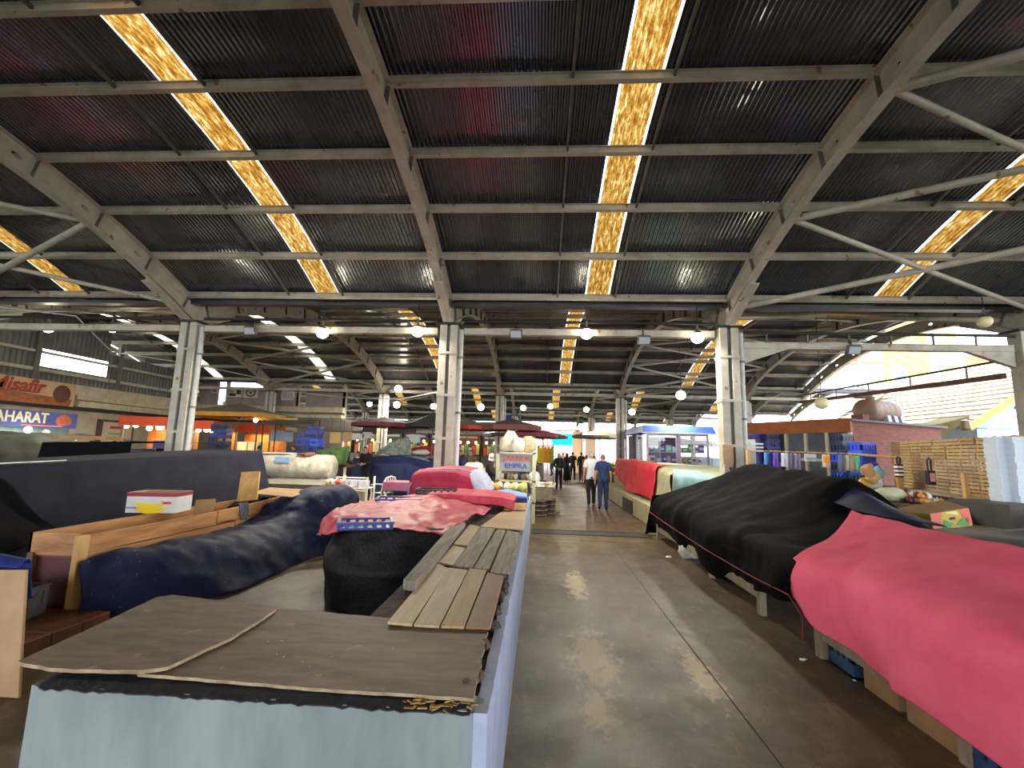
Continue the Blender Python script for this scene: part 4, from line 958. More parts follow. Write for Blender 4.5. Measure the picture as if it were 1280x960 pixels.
wb = thing('white_cabinet', 'tall narrow white cabinet between the right column and the indigo crates', 'cabinet', (4.9, 11.35, 0))
MB().box(4.74, 5.02, 11.2, 11.5, 0, 2.1).build('body', WHITEP, wb)
for z in (1.9, 1.98, 1.82): MB().box(4.86, 5.16, 11.12, 11.2, z, z+.04).build('louvre', WHITE, wb)
crate_stack(at(945, 560, 15).x, 15, 0, 11, 'iiinii', 'right beside the white cabinet', 'indigo crates behind the right column', .1, (.44, .4, .23), .02, 2)
crate_stack(at(962, 560, 14.8).x, 14.8, 0, 11, 'nigni', 'second from the white cabinet', 'indigo crates behind the right column', .05, (.42, .4, .23), .02, 4)
# ------------------------------------------------------------------ brick kiosk
def brick_mat(name, c1, c2, mo, sc):
    m = bpy.data.materials.new(name); m.use_nodes = True; n = m.node_tree; b = n.nodes['Principled BSDF']; b.inputs['Roughness'].default_value = .9
    t = n.nodes.new('ShaderNodeTexCoord'); mp = n.nodes.new('ShaderNodeMapping'); mp.inputs['Rotation'].default_value = (PI/2, 0, 0)
    k = n.nodes.new('ShaderNodeTexBrick'); k.inputs['Color1'].default_value = lin(c1); k.inputs['Color2'].default_value = lin(c2); k.inputs['Mortar'].default_value = lin(mo); k.inputs['Scale'].default_value = sc
    k.inputs['Mortar Size'].default_value = .015; k.inputs['Brick Width'].default_value = .5; k.inputs['Row Height'].default_value = .17
    n.links.new(t.outputs['Object'], mp.inputs[0]); n.links.new(mp.outputs[0], k.inputs['Vector']); n.links.new(k.outputs[0], b.inputs['Base Color']); return m
BRICK = brick_mat('red brick', '84483a', '70392e', '6a5a50', 2.4)
A0 = Vector((8.34, 13.0, 0)); da = Vector((.89, .456, 0)); db = Vector((-.44, .898, 0))
bk = thing('brick_kiosk', 'red brick kiosk with glazed left side and orange fascia behind the crate wall', 'building', A0)
def wallp(p, d, L, z0, z1, t, name, m, off=0):
    nrm = Vector((d.y, -d.x, 0)); q = p+nrm*off
    if d is db: pass
    return MB().prism([q+Vector((0, 0, z0)), q+d*L+Vector((0, 0, z0)), q+d*L+Vector((0, 0, z1)), q+Vector((0, 0, z1))], -nrm*t).build(name, m, bk)
wallp(A0, da, 4.4, 0, 2.72, .2, 'brick_wall', BRICK)
nb_ = Vector((-db.y, db.x, 0))                                   # outward normal of the glazed side
def sidep(s0, s1, z0, z1, t, name, m, off=0):
    q = A0+nb_*off
    return MB().prism([q+db*s0+Vector((0, 0, z0)), q+db*s1+Vector((0, 0, z0)), q+db*s1+Vector((0, 0, z1)), q+db*s0+Vector((0, 0, z1))], nb_*t).build(name, m, bk)
LB = 4.3
sidep(-.05, LB, 2.42, 2.8, .12, 'fascia', mat('orange fascia', '9a5426', '82441e', rough=.7, scale=3))
sidep(0, LB, 0, .9, .06, 'lower_panel', mat('beige panel', 'a89c84', '948870', rough=.7, scale=2))
sidep(0, LB, .9, 2.42, .02, 'window_pane', mat('dark kiosk glass', '525c68', '424c58', rough=.12, scale=2))
for i in range(8): sidep(i*LB/7-.03, i*LB/7+.04, .0, 2.42, .1, 'mullion', mat('cream mullion', 'b4aa96', rough=.6))
sidep(0, LB, 1.62, 1.7, .09, 'transom', MATS['cream mullion']); sidep(0, LB, .88, .95, .09, 'transom', MATS['cream mullion'])
MB().prism([A0+Vector((0, 0, 2.72))-da*.1-db*.1, A0+da*4.6-db*.1+Vector((0, 0, 2.72)), A0+da*4.6+db*LB+Vector((0, 0, 2.72)), A0+db*LB-da*.1+Vector((0, 0, 2.72))], (0, 0, .06)).build('roof_slab', mat('grey slab', '6a6668', '58545a', rough=.8, scale=3), bk)
wallp(A0+db*LB, da, 4.4, 0, 2.72, .2, 'brick_wall', BRICK)
MB().prism([A0+da*.55+Vector((0, 0, 2.72)), A0+da*.85+Vector((0, 0, 2.72)), A0+da*.85+db*.3+Vector((0, 0, 2.72)), A0+da*.55+db*.3+Vector((0, 0, 2.72))], (0, 0, .22)).build('chimney', BRICK, bk)
tkc = A0+da*2.9+db*.9+Vector((0, 0, 2.78))
tk = thing('water_tank', 'brown ribbed water tank lying on the brick kiosk roof', 'tank', tkc)
rings = []
for i in range(25):
    s_ = i/24; r_ = .36*(min(1, (1-abs(2*s_-1)**6)*1.05+.12))*(1-.04*((i % 4) == 0)); rings.append((tkc+da*(-.85+1.7*s_)+Vector((0, 0, .42)), r_))
MB().tube([p for p, r_ in rings], [r_ for p, r_ in rings], 16).build('barrel', mat('brown tank', '8a6a56', '6e5648', rough=.6, scale=2), tk, smooth=True)
for s_ in (-.1, .25, .6): MB().prism([tkc+da*s_-db*.38+Vector((0, 0, 0)), tkc+da*(s_+.18)-db*.38, tkc+da*(s_+.18)-db*.3+Vector((0, 0, .42)), tkc+da*s_-db*.3+Vector((0, 0, .42))], db*.3).build('saddle', mat('pale saddle', 'a8a8c0', rough=.6), tk)
MB().lathe([(.12, 0), (.12, .1), (.0, .12)], 12, tkc+da*(-.3)+Vector((0, 0, .76))).build('lid', MATS['brown tank'], tk)
# blue crates in front of the kiosk
pA = at(1056, 600, 10.6); crate_stack(pA.x, 10.6, .0, 11, 'nvnvn', 'left of two before the brick kiosk', 'blue crates before the brick kiosk', .3, (.33, .3, .215), .02, 8)
pB = at(1080, 600, 9.9); crate_stack(pB.x, 9.9, .0, 10, 'vvtv', 'right of two before the brick kiosk', 'blue crates before the brick kiosk', .3, (.36, .3, .215), .02, 9)
# ------------------------------------------------------------------ wall of wooden crates and foam boxes on a ledge
E0 = Vector((7.75, 10.9, 0)); E1 = Vector((6.55, 6.6, 0)); de = (E1-E0).normalized(); ne = Vector((-de.y, de.x, 0)); 
if ne.dot(-E0) < 0: ne = -ne
LG = 1.16
lg = thing('display_ledge', 'grey display counter with a pale ledge below the wall of wooden crates', 'counter', (E0+E1)/2)
def ob(s0, s1, d0, d1, z0, z1):
    return MB().prism([E0+de*s0+ne*d0+Vector((0, 0, z0)), E0+de*s1+ne*d0+Vector((0, 0, z0)), E0+de*s1+ne*d1+Vector((0, 0, z0)), E0+de*s0+ne*d1+Vector((0, 0, z0))], (0, 0, z1-z0))
LE = (E1-E0).length
ob(-.1, LE+1.6, -.7, .2, LG-.04, LG).build('ledge', mat('pale ledge', 'b8ab94', '9f927a', rough=.6, scale=3), lg)
for i in range(5): ob(i*LE/5+.02, (i+1)*LE/5-.02, .12, .15, .1, LG-.04).build('front_panel', mat('dark grey panel', '5a5650', '484540', rough=.7, scale=3), lg)
ob(0, LE+1.6, -.65, .1, 0, .1).build('plinth', STEELD, lg)
wcr = MB(); cl, cw, ch = .42, .3, .118
for zz in (0, .058):
    for s in (-1, 1): wcr.box(-cl/2, cl/2, s*(cw/2)-.006, s*(cw/2)+.006, zz+.006, zz+.048)
    for s in (-1, 1): wcr.box(s*cl/2-.006, s*cl/2+.006, -cw/2, cw/2, zz+.006, zz+.048)
for sx in (-1, 0, 1):
    for sy in (-1, 1): wcr.box(sx*(cl/2-.02)-.018, sx*(cl/2-.02)+.018, sy*(cw/2-.012)-.008, sy*(cw/2-.012)+.012*sy*0+.008, 0, ch)
wcr.box(-cl/2, cl/2, -cw/2, cw/2, .0, .008)
WM = [wcr.mesh('wooden_crate', mat('crate wood %d' % i, a, b, rough=.8, scale=5)) for i, (a, b) in enumerate((('c4a880', 'a88e68'), ('b8946a', '9c7a54'), ('c8aa74', 'ae925e'), ('ae9478', '947a60')))]
ang = math.atan2(de.y, de.x); rw = random.Random(4); first_c = None
for col in range(10):
    hgt = 8
    for row in range(hgt):
        o = bpy.data.objects.new('wooden_crate', WM[rw.choice([0, 0, 1, 2, 3]) if col not in (1,) else 2]); C.objects.link(o)
        p = E0+de*(.25+col*.437)+ne*(-.2+rw.uniform(-.015, .015)); o.location = (p.x, p.y, LG+row*(ch+.001)); o.rotation_euler.z = ang+rw.uniform(-.02, .02)
        tag(o, 'slatted wooden crate, %s layer, %s stack from the left in the crate wall' % (LAY[row], NTH[col]), 'crate', 'wooden crates stacked into a wall')
sty = MB(); sty.box(-.105, .105, -.09, .09, 0, .06); sty.box(-.112, .112, -.097, .097, .06, .085); SM = sty.mesh('foam_box', STYRO)
for col in range(2):
    for row in range(10):
        o = bpy.data.objects.new('foam_box', SM); C.objects.link(o); p = at(1253+21*col, 600, 6.75-.1*col); o.location = (p.x+rw.uniform(-.006, .006), p.y+rw.uniform(-.01, .01), 1.2+row*.0855); o.rotation_euler.z = rw.uniform(-.03, .03)
        tag(o, 'white foam box, %s of the %s foam stack by the right edge' % (LAY[row], ('left', 'right')[col]), 'box', 'white foam boxes in the %s stack' % ('left', 'right')[col])
p = at(1262, 650, 6.55)
solo(MB().box(p.x-.35, p.x+.6, 6.15, 7.0, 0, 1.2), 'grey_plinth', mat('grey block', '55524e', '484541', rough=.8, scale=3), 'grey block carrying the white foam boxes at the right edge', 'plinth')
for i in range(5): crate((p.x+.12, 5.75, .55+i*.12), 'k', '%s black tray of the stack at the right edge below the foam boxes' % ['lowest', 'second lowest', 'middle', 'second highest', 'highest'][i], 'black trays at the right edge', ang, (.45, .35, .13))
solo(MB().box(p.x-.15, p.x+.4, 5.5, 6.0, 0, .55), 'grey_plinth', MATS['grey block'], 'low grey block under the black trays at the right edge', 'plinth')
# rail with things hung on it
rA, rB, rC = at(935, 563, 9.6), at(1060, 567, 9.0), at(1121, 572, 8.6)
rl = thing('hanging_rail', 'tan timber rail on posts with cloths and bags hung from it', 'rail', (rB.x, rB.y, 0))
for a, b, r_ in ((rA, rB, .009), (rB, rC, .022)): MB().tube([a, b], r_, 6).build('rail', PINEW, rl)
MB().box(rC.x-.03, rC.x+.03, rC.y-.03, rC.y+.03, 0, rC.z+.02).build('post', PINEW, rl); MB().box(rA.x-.03, rA.x+.03, rA.y-.03, rA.y+.03, 0, rA.z+.02).build('post', PINEW, rl)
q_ = at(1206, 600, 7.4); MB().box(q_.x-.03, q_.x+.03, 7.37, 7.43, 0, 1.55).build('post', PINEW, rl)
def hang(u, wpx, drop, c, label, name='hung_cloth', pat=None, cat='cloth'):
    f = (u-935)/(1121-935); p = (rA.lerp(rB, f/.672) if f < .672 else rB.lerp(rC, (f-.672)/.328))
    wd = wpx*p.y/CF; M_ = mat('hung '+c, c, rough=.8)
    t = thing(name, label, cat, (p.x, p.y-.02, p.z-drop))
    rows = []
    for j in range(9):
        z = p.z-.03-drop*j/8; rows.append([(p.x-wd/2+wd*i/8, p.y-.035+.015*math.sin(i*1.6+j*.2), z) for i in range(9)])
    o = MB().grid(rows).build('panel', M_, t, True); sdf = o.modifiers.new('t', 'SOLIDIFY'); sdf.thickness = .02
    for s in (-1, 1): MB().tube([(p.x+s*wd*.25, p.y-.03, p.z-.04), (p.x+s*wd*.22, p.y, p.z+.015), (p.x+s*wd*.25, p.y+.02, p.z-.03)], .006, 5).build('loop', BLACKM, t)
    if pat: MB().box(p.x-wd*.42, p.x+wd*.42, p.y-.075, p.y-.06, p.z-drop*pat[1], p.z-drop*pat[0]).build('print_patch', mat('hung '+pat[2], pat[2], rough=.7), t)
    return t
hang(958, 5, .27, '4a8ad8', 'light blue cloth at the left of the rail'); hang(963, 5, .27, '1c2a6a', 'narrow navy cloth on the rail between blue and violet'); hang(969, 5, .27, '7a50c8', 'violet cloth on the rail')
hang(981, 7, .26, 'd4d4e4', 'white cloth with rounded top on the rail'); hang(991, 7, .3, '6a6478', 'dark mauve cloth on the rail'); hang(997, 6, .3, '8a8090', 'pale mauve cloth on the rail')
hang(1013, 13, .14, 'c2c0bc', 'grey and white printed cloth on the rail', pat=(.7, .95, '8a8a88')); hang(1032, 8, .24, 'd8c8b0', 'bag with a bright orange lower half on the rail', 'hung_bag', (.25, .75, 'e89010'), 'bag')
hang(1051, 9, .32, '6a7488', 'slate grey apron on the rail'); hang(1059, 7, .28, 'b8ae90', 'beige towel on the rail'); hang(1066, 5, .28, 'a89c80', 'tan towel on the rail next to the green one'); hang(1071, 4, .28, '6ac49a', 'mint green towel on the rail')
def bag(u, v0, v1, wpx, Y, c, label, strap, pat=None, bands=None):
    a = at(u-wpx/2, v0, Y); b = at(u+wpx/2, v1, Y); t = thing('shopping_bag', label, 'bag', ((a.x+b.x)/2, Y, b.z))
    MB().box(a.x, b.x, Y-.04, Y+.04, b.z, a.z).build('body', mat('bag '+c, c, rough=.7), t, bevel=.01)
    mx = (a.x+b.x)/2; MB().tube([(a.x+.03, Y, a.z), (mx-.03, Y, a.z+strap*.8), (mx, Y, a.z+strap), (mx+.03, Y, a.z+strap*.8), (b.x-.03, Y, a.z)], .014, 6).build('strap', BLACKM, t, smooth=True)
    if pat: MB().box(a.x+.02, b.x-.02, Y-.05, Y-.04, b.z+.05, a.z-.04).build('print_patch', mat('bag pink', 'd8989a', rough=.7), t); MB().box(a.x+.06, b.x-.06, Y-.055, Y-.05, b.z+.1, a.z-.09).build('print_patch', mat('bag red print', 'cc3844', rough=.7), t)
    if bands:
        for i in range(3): h = (a.z-b.z)/7; MB().box(a.x-.004, b.x+.004, Y-.045, Y+.045, b.z+h*(2*i+1), b.z+h*(2*i+2)).build('stripe', WHITE, t)
    return t
bag(1163, 588, 606, 11, 7.9, '18161c', 'black shopping bag with a red and pink print hung before the crate wall', .2, True)
bag(1124, 580, 597, 9, 8.5, '5a1420', 'maroon and white striped bag hung by the rail post', .12, None, True)
# ------------------------------------------------------------------ produce table behind the black stall
pt = table('produce_table', 'low produce table between the black cloth and the display ledge', 5.0, 6.3, 5.6, 8.8, .9, [5.8, 8.5])
fb_ = at(1176, 655, 6.1); fb_.z = .9
fx = thing('fruit_carton', 'open carton printed with green and yellow fruit, tilted behind the pink cloth', 'box', (fb_.x, 6.1, .9))
M = Matrix.Translation((fb_.x-.02, 6.1, .93)) @ Matrix.Rotation(.12, 4, 'Z') @ Matrix.Rotation(-.16, 4, 'Y')
open_box(fx, M, .5, .34, .2, mat('yellow printed carton', 'c9b04a', 'b89a3c', rough=.6, scale=5), None)
for poly, c in (([(-.25, .0), (-.17, .0), (-.1, .2), (-.25, .2)], 'd86a54'), ([(.19, .02), (.25, .02), (.25, .2), (.12, .2)], 'd86a54'), ([(-.15, .0), (-.06, .0), (.02, .06), (-.09, .11)], '5a9a50'), ([(.05, .03), (.2, .0), (.22, .1), (.12, .09)], '4f9656'), ([(-.06, .19), (.08, .19), (.1, .14)], 'e8d890')):
    MB().prism([M @ Vector((x, -.172, z)) for x, z in poly], (0, -.003, 0)).build('print_patch', mat('carton print '+c, c, rough=.6), fx)
MB().prism([M @ Vector((x, -.174, z)) for x, z in ((-.02, .1), (.05, .1), (.05, .125), (-.02, .125))], (0, -.002, 0)).build('hand_hole', BLACKM, fx)
MB().prism([M @ Vector((-.25, -.17, .2)), M @ Vector((.25, -.17, .2)), M @ Vector((.24, .1, .26)), M @ Vector((-.6, .14, .24))], (0, 0, .006)).build('lid_flap', CARDD, fx)
cu = at(1112, 617, 7.2)
solo(MB().blob((cu.x, 7.2, 1.215), (.24, .16, .1), 14, 8, .05), 'melon', mat('cream melon', 'cfcfb0', 'bcbc98', rough=.5, scale=5), 'large cream melon lying beside the navy sheet', 'melon', smooth=True)
for i, (u, v) in enumerate(((1085, 588), (1094, 597), (1102, 604), (1090, 606), (1110, 592), (1112, 602))):
    p = at(u, v, 8.2); c = ['b88a60', 'c9a26a', 'cfcfca', 'd0a84a', '78a8b8', 'b58a3a'][i]
    nm = ['brown paper', 'tan', 'white', 'golden', 'blue and white', 'ochre'][i]
    solo(MB().blob((p.x, 8.2+i*.06, p.z), (.11, .09, .11), 10, 7, .25, seed=i), 'goods_bag', mat('goods bag '+nm, c, rough=.6), '%s bag of goods below the hung cloths by the rail post' % nm, 'bag', smooth=True)
solo(MB().box(at(1080, 600, 8.2).x, at(1120, 600, 8.2).x, 8.0, 8.7, .0, 1.08), 'goods_shelf', CARDD, 'brown shelf block carrying the bags below the hung cloths', 'shelf')
ro = random.Random(2)
solo(MB().box(at(1096, 620, 7.2).x, at(1168, 620, 7.2).x, 6.8, 7.5, .9, 1.115), 'produce_box', mat('brown produce box', '6a543c', '54422e', rough=.8, scale=4), 'brown box raising the melon and onions on the produce table', 'box', bevel=.006)
for i in range(26):
    u = ro.uniform(1134, 1164); p = at(u, 622, 7.0)
    z = 1.115+(.042 if i < 16 else .11); r_ = .042
    m = MB().blob((p.x+ro.uniform(-.05, .05), 7.0+ro.uniform(-.14, .2), z), r_, 8, 6, .06, seed=i); m.lathe([(.006, 0), (.003, .02)], 5, (m.v[0][0], m.v[0][1], z+r_))
    solo(m, 'onion', [mat('onion gold', 'c88a3c', rough=.35), mat('onion red', '7a2c34', rough=.35), mat('onion white', 'e0dccc', rough=.4)][i % 3], '%s onion in the small heap beside the fruit carton' % ['golden', 'red', 'white'][i % 3], 'onion', group='%s onions heaped by the fruit carton' % ['golden', 'red', 'white'][i % 3], smooth=True)
# ================================================================== walls of the hall, left side and back
CLAD = mat('grey corrugated cladding', '6a6a66', '55554f', rough=.5, scale=2, metal=.2)
WX = -20.0
wl = bpy.data.objects.new('wall_left', None); C.objects.link(wl); struct(wl)
def clad_x(y0, y1, z0, z1):
    n = int((y1-y0)/.1); rows = []
    for z in (z0, z1): rows.append([(WX-(.03 if (i//1) % 2 else 0), y0+(y1-y0)*i/n, z) for i in range(n+1)])
    MB().grid(rows).build('cladding_sheet', CLAD, wl)
clad_x(3, 26, 4.0, 4.55); clad_x(3, 17.0, 4.55, 6.9); clad_x(20.0, 26, 4.55, 5.6); clad_x(17.0, 20.0, 5.25, 6.9)
MB().box(WX-.3, WX, 3, 26, 0, 4.0).build('masonry', CREAM, wl)
MB().box(WX, WX+.12, 3, 26, 4.32, 4.45).build('girt', STEEL, wl); MB().box(WX, WX+.1, 3, 26, 5.05, 5.15).build('girt', STEEL, wl)
for i in range(3): MB().box(WX, WX+.15, 16.8+i*3.6, 17.0+i*3.6, 4.0, 6.2).build('post', STEELD, wl)
MB().box(WX, WX+.25, 18.6, 26, 3.35, 3.55).build('cornice', mat('pale cornice', 'b8ad92', 'a09478', rough=.8, scale=4), wl); MB().box(WX, WX+.35, 18.6, 26, 3.05, 3.3).build('cornice', MATS['pale cornice'], wl)
MB().box(WX, WX+.3, 10, 26, 2.9, 3.04).build('painted_shadow', BLACKM, wl)  # solid black strip, painting the shade below the cornice
# signs on the left wall
RZ = (PI/2, 0, PI/2)
sg = thing('shop_banner', 'brown spice shop banner with red lettering on the left wall', 'banner', (WX+.3, 16, 3.0))
MB().box(WX+.3, WX+.34, 13.2, 18.4, 3.02, 3.95).build('board', mat('banner cream', 'b89c78', 'a88a66', rough=.7, scale=1.5), sg)
MB().prism([(WX+.345, 13.2, 3.02), (WX+.345, 18.2, 3.02), (WX+.345, 18.3, 3.3), (WX+.345, 15.8, 3.42), (WX+.345, 13.2, 3.5)], (.004, 0, 0)).build('spice_print', mat('banner spices', '6a4a30', '9a5428', rough=.7, scale=6, lo=.4, hi=.6), sg)
MB().prism([(WX+.35, 13.2, 3.02), (WX+.35, 18.1, 3.02), (WX+.35, 18.1, 3.12), (WX+.35, 13.2, 3.14)], (.004, 0, 0)).build('spice_print', mat('banner orange', 'a85a26', '7c4420', rough=.7, scale=9), sg)
MB().lathe([(.36, 0), (.3, .03), (0, .05)], 16, (0, 0, 0)).build('bowl_print', mat('banner bowl', '4a3626', '5e3024', rough=.7, scale=5), sg).data.transform(Matrix.Translation(-Vector((WX+.3, 16, 3.0))) @ Matrix.Translation((WX+.35, 17.85, 3.5)) @ Matrix.Rotation(PI/2, 4, 'Y') @ Matrix.Translation((WX+.3, 16, 3.0)))
text_mesh('Misafir', .7, 'lettering', mat('banner red', '8e2c20', rough=.6), sg, (WX+.355, 16.2, 3.66), RZ, .006, 1.0, bold=.018, shear=.2)
MB().box(WX+.352, WX+.358, 14.6, 16.9, 3.42, 3.45).build('underline', MATS['banner red'], sg)
sb_ = thing('shop_sign', 'blue and white spice shop sign reading BAHARAT below the banner on the left wall', 'sign', (WX+.5, 16, 2.0))
MB().box(WX+.4, WX+.5, 13.2, 18.5, 2.1, 2.72).build('board', mat('sign blue', '3c4486', '4a5296', rough=.5, scale=2), sb_)
text_mesh('BAHARAT', .56, 'lettering', mat('sign cream', 'd8d0b0', rough=.5), sb_, (WX+.51, 16.28, 2.44), RZ, .008, .84, bold=.014)
MB().box(WX+.505, WX+.515, 16.4, 17.9, 2.14, 2.19).build('stripe', mat('sign pink', 'c07078', rough=.6), sb_)
MB().blob((WX+.5, 17.95, 2.42), (.03, .3, .22), 10, 6, .3).build('spice_print', mat('sign orange', 'c8684a', 'a8503c', rough=.6, scale=6), sb_)
sh = thing('spice_shop', 'lit spice shop counter under the BAHARAT sign with bright lamps', 'shop', (WX+.9, 16, 0))
MB().box(WX+.1, WX+1.3, 13, 18.6, 0, 1.35).build('counter', mat('grey counter', '7a7a74', '66665f', rough=.6, scale=2), sh)
MB().box(WX+.02, WX+.1, 13, 18.6, 1.35, 2.1).build('back_wall', mat('shop teal', '6a8a8a', '58706e', rough=.6, scale=3), sh)
for y, z, s_, c in ((16.25, 1.98, .12, 'w'), (16.3, 1.78, .1, 'w'), (16.9, 1.9, .1, 'y'), (17.7, 1.75, .13, 'w'), (17.2, 1.7, .07, 'y'), (18.1, 1.72, .09, 'w')):
    MB().blob((WX+1.0, y, z), s_, 10, 7, 0).build('bulb', mat('white shop bulb', (.85, .95, 1), emit=9) if c == 'w' else mat('warm shop bulb', (1, .6, .2), emit=9), sh, smooth=True)
rs = random.Random(5)
for i in range(12):
    y = 14.5+i*.34; MB().blob((WX+1.05, y, 1.4), (.14, .15, .14), 8, 5, .1, seed=i).build('spice_heap', mat('heap %d' % (i % 4), ('c89038', '8a4a2a', 'd8d0b0', '6a7a3a')[i % 4], rough=.9), sh, smooth=True)
l = bpy.data.lights.new('shop_light', 'AREA'); l.energy = 60; l.size = 2; l.color = (1, .92, .8); o = bpy.data.objects.new('shop_light', l); C.objects.link(o); o.parent = sh; o.location = (.5, .3, 2.05)
# door with pale notice further along the left wall
dr = thing('wall_poster', 'pale poster with red heading in a dark frame on the left wall', 'poster', (WX+.1, 20.8, 1.3))
MB().box(WX, WX+.06, 19.9, 21.8, .3, 2.6).build('frame', mat('dark frame', '4a3030', rough=.6), dr); MB().box(WX+.06, WX+.07, 20.15, 21.7, .4, 2.5).build('sheet', mat('poster sheet', 'c8b8a0', 'b8a890', rough=.7, scale=2), dr)
MB().box(WX+.07, WX+.078, 20.5, 21.3, 2.2, 2.32).build('heading', TRED, dr)
for i in range(4): MB().box(WX+.07, WX+.078, 20.45, 21.3, 1.2+i*.24, 1.3+i*.24).build('text_line', mat('poster grey green', '8a9a80', rough=.7), dr)
# wall facing us behind the left stalls
wb_ = bpy.data.objects.new('wall_back', None); C.objects.link(wb_); struct(wb_)
MW = mat('mauve grey render', '8e857e', '7c736d', rough=.85, scale=1.2)
WY = 26.0
def wbx(x0, x1, z0, z1, m=MW, t=.25, y=None, name='masonry'): return MB().box(x0, x1, (y or WY), (y or WY)+t, z0, z1).build(name, m, wb_)
wbx(-20, -19.0, 0, 5.3); wbx(-19.0, -18.3, 0, 3.9); wbx(-18.3, -14.0, 0, 4.95); wbx(-14, -13.55, 0, 3.6); wbx(-13.55, -11.2, 0, 4.95)
for x in (-18.35, -14.05, -11.3): wbx(x-.08, x+.08, 3.9, 5.3, STEEL, .15)
wbx(-20, -11.2, 3.55, 3.85, MATS['pale cornice'], .3, WY-.3, 'cornice'); wbx(-20, -11.2, 3.1, 3.4, MATS['pale cornice'], .4, WY-.4, 'cornice'); wbx(-20, -11.2, 2.9, 3.08, BLACKM, .1, WY-.12, 'painted_shadow')  # last piece is a black strip that paints shade under the cornices
def framed(u0, u1, v0, v1, label, cells):
    a = at(u0, v1, WY-.06); b = at(u1, v0, WY-.06); t = thing('wall_sign', label, 'sign', ((a.x+b.x)/2, WY-.06, a.z))
    MB().box(a.x, b.x, WY-.06, WY-.0, a.z, b.z).build('board', mat('cream sign', 'cfc8b0', 'bfb79e', rough=.6, scale=4), t)
    for (s0, s1, h0, h1, c) in cells:
        X = lambda s: a.x+(b.x-a.x)*s; Z = lambda h: a.z+(b.z-a.z)*h
        MB().box(X(s0), X(s1), WY-.075, WY-.06, Z(h0), Z(h1)).build('print_patch', mat('sign patch '+c, c, rough=.6), t)
    return t, a, b
framed(283, 303, 485, 496, 'cream wall sign with dark pictures on the far left wall', [(.06, .45, .1, .85, '8a9a98'), (.2, .6, .1, .4, '3a4a48'), (.65, .95, .3, .9, '2c3634')])
t, a, b = framed(304, 323, 486, 497, 'cream wall sign with a dark round emblem on the far left wall', [])
MB().tube([((a.x+b.x)/2+.27*math.cos(2*PI*i/16), WY-.08, (a.z+b.z)/2+.02+.2*math.sin(2*PI*i/16)) for i in range(17)], .05, 6).build('emblem_ring', mat('emblem grey', '55585a', rough=.6), t)
MB().blob(((a.x+b.x)/2, WY-.08, (a.z+b.z)/2+.02), (.1, .02, .09), 8, 5, .2).build('emblem_core', MATS['emblem grey'], t)
framed(351, 368, 489, 500, 'pale framed window picture on the far left wall', [(.1, .5, .15, .85, '9ab0b0'), (.55, .92, .15, .85, 'a8b4a8')])
framed(264, 272, 484, 491, 'small mauve notice on the far left wall beside the bright gap', [(.15, .85, .15, .85, '7a6a8a')])
# far back wall
fw = bpy.data.objects.new('wall_far', None); C.objects.link(fw); struct(fw)
def fwx(x0, x1, z0, z1, m, t=.25, y=53.9, name='masonry'): return MB().box(x0, x1, y, y+t, z0, z1).build(name, m, fw)
FG = mat('far grey cladding', '6e6a62', '5e5a54', rough=.7, scale=1)
fwx(-28, -3.6, 0, 3.7, CREAM); fwx(-28, -3.6, 3.7, 4.9, FG); fwx(-28, -3.6, 4.95, 5.1, CREAM)
fwx(-28, -3.6, 3.4, 3.7, MATS['pale cornice'], .5, 53.4, 'cornice'); fwx(-28, -3.6, 4.25, 4.35, STEEL, .1, 53.8, 'girt')
# ================================================================== parasols and canopies over the far stalls
CANV = mat('brown canvas', '5e554a', '4e463d', rough=.8, scale=3)
def parasol(c, h, r, drop, label, m, vm, n=8, strut=True, rot=.2, sq=False):
    x, y = c; t = thing('parasol', label, 'parasol', (x, y, 0))
    pts = [Vector((x+r*math.cos(rot+2*PI*k/n), y+r*math.sin(rot+2*PI*k/n), h-drop)) for k in range(n)]
    if sq: pts = [Vector((x+sx*r, y+sy*r*.8, h-drop)) for sx, sy in ((1, -1), (1, 0), (1, 1), (0, 1), (-1, 1), (-1, 0), (-1, -1), (0, -1))]; n = 8
    m_ = MB(); mids = []
    for k in range(n): mids.append(pts[k].lerp(Vector((x, y, h)), .5)-Vector((0, 0, drop*.06)))
    m_.add([(x, y, h)]+mids+pts, [(0, 1+k, 1+(k+1) % n) for k in range(n)]+[(1+k, 1+n+k, 1+n+(k+1) % n, 1+(k+1) % n) for k in range(n)])
    o = m_.build('canopy', m, t); s = o.modifiers.new('t', 'SOLIDIFY'); s.thickness = .012
    v_ = MB(); low = [p-Vector((0, 0, .17)) for p in pts]; v_.add(pts+low, [(k, (k+1) % n, n+(k+1) % n, n+k) for k in range(n)]); o = v_.build('valance', vm, t); s = o.modifiers.new('t', 'SOLIDIFY'); s.thickness = .008
    MB().tube([(x, y, 0), (x, y, h+.06)], .022, 8).build('pole', STEELD, t, smooth=True)
    MB().lathe([(.25, 0), (.25, .05), (.05, .09), (.05, .3)], 12, (x, y, 0)).build('base', STEELD, t)
    if strut:
        for k in range(n): MB().tube([(x, y, h-drop-.25), pts[k].lerp(Vector((x, y, h)), .45)-Vector((0, 0, .02))], .01, 5).build('strut', PIPEW, t)
    return t
MUST = mat('mustard canvas', 'b0842c', '9a7020', rough=.8, scale=4); DKC = mat('dark canvas', '34302e', '2a2725', rough=.8, scale=3); REDV = mat('orange red valance', 'c04a30', 'a83c26', rough=.8, scale=4); MAR = mat('maroon canvas', '7a3440', '682a36', rough=.8, scale=3)
parasol((-12.75, 19), 3.36, 1.8, .45, 'grey parasol with a mustard valance right of the cream column', CANV, MUST, sq=True)
parasol((-6.8, 20), 3.0, 1.4, .28, 'brown parasol with a maroon edge left of the central column', CANV, MAR)
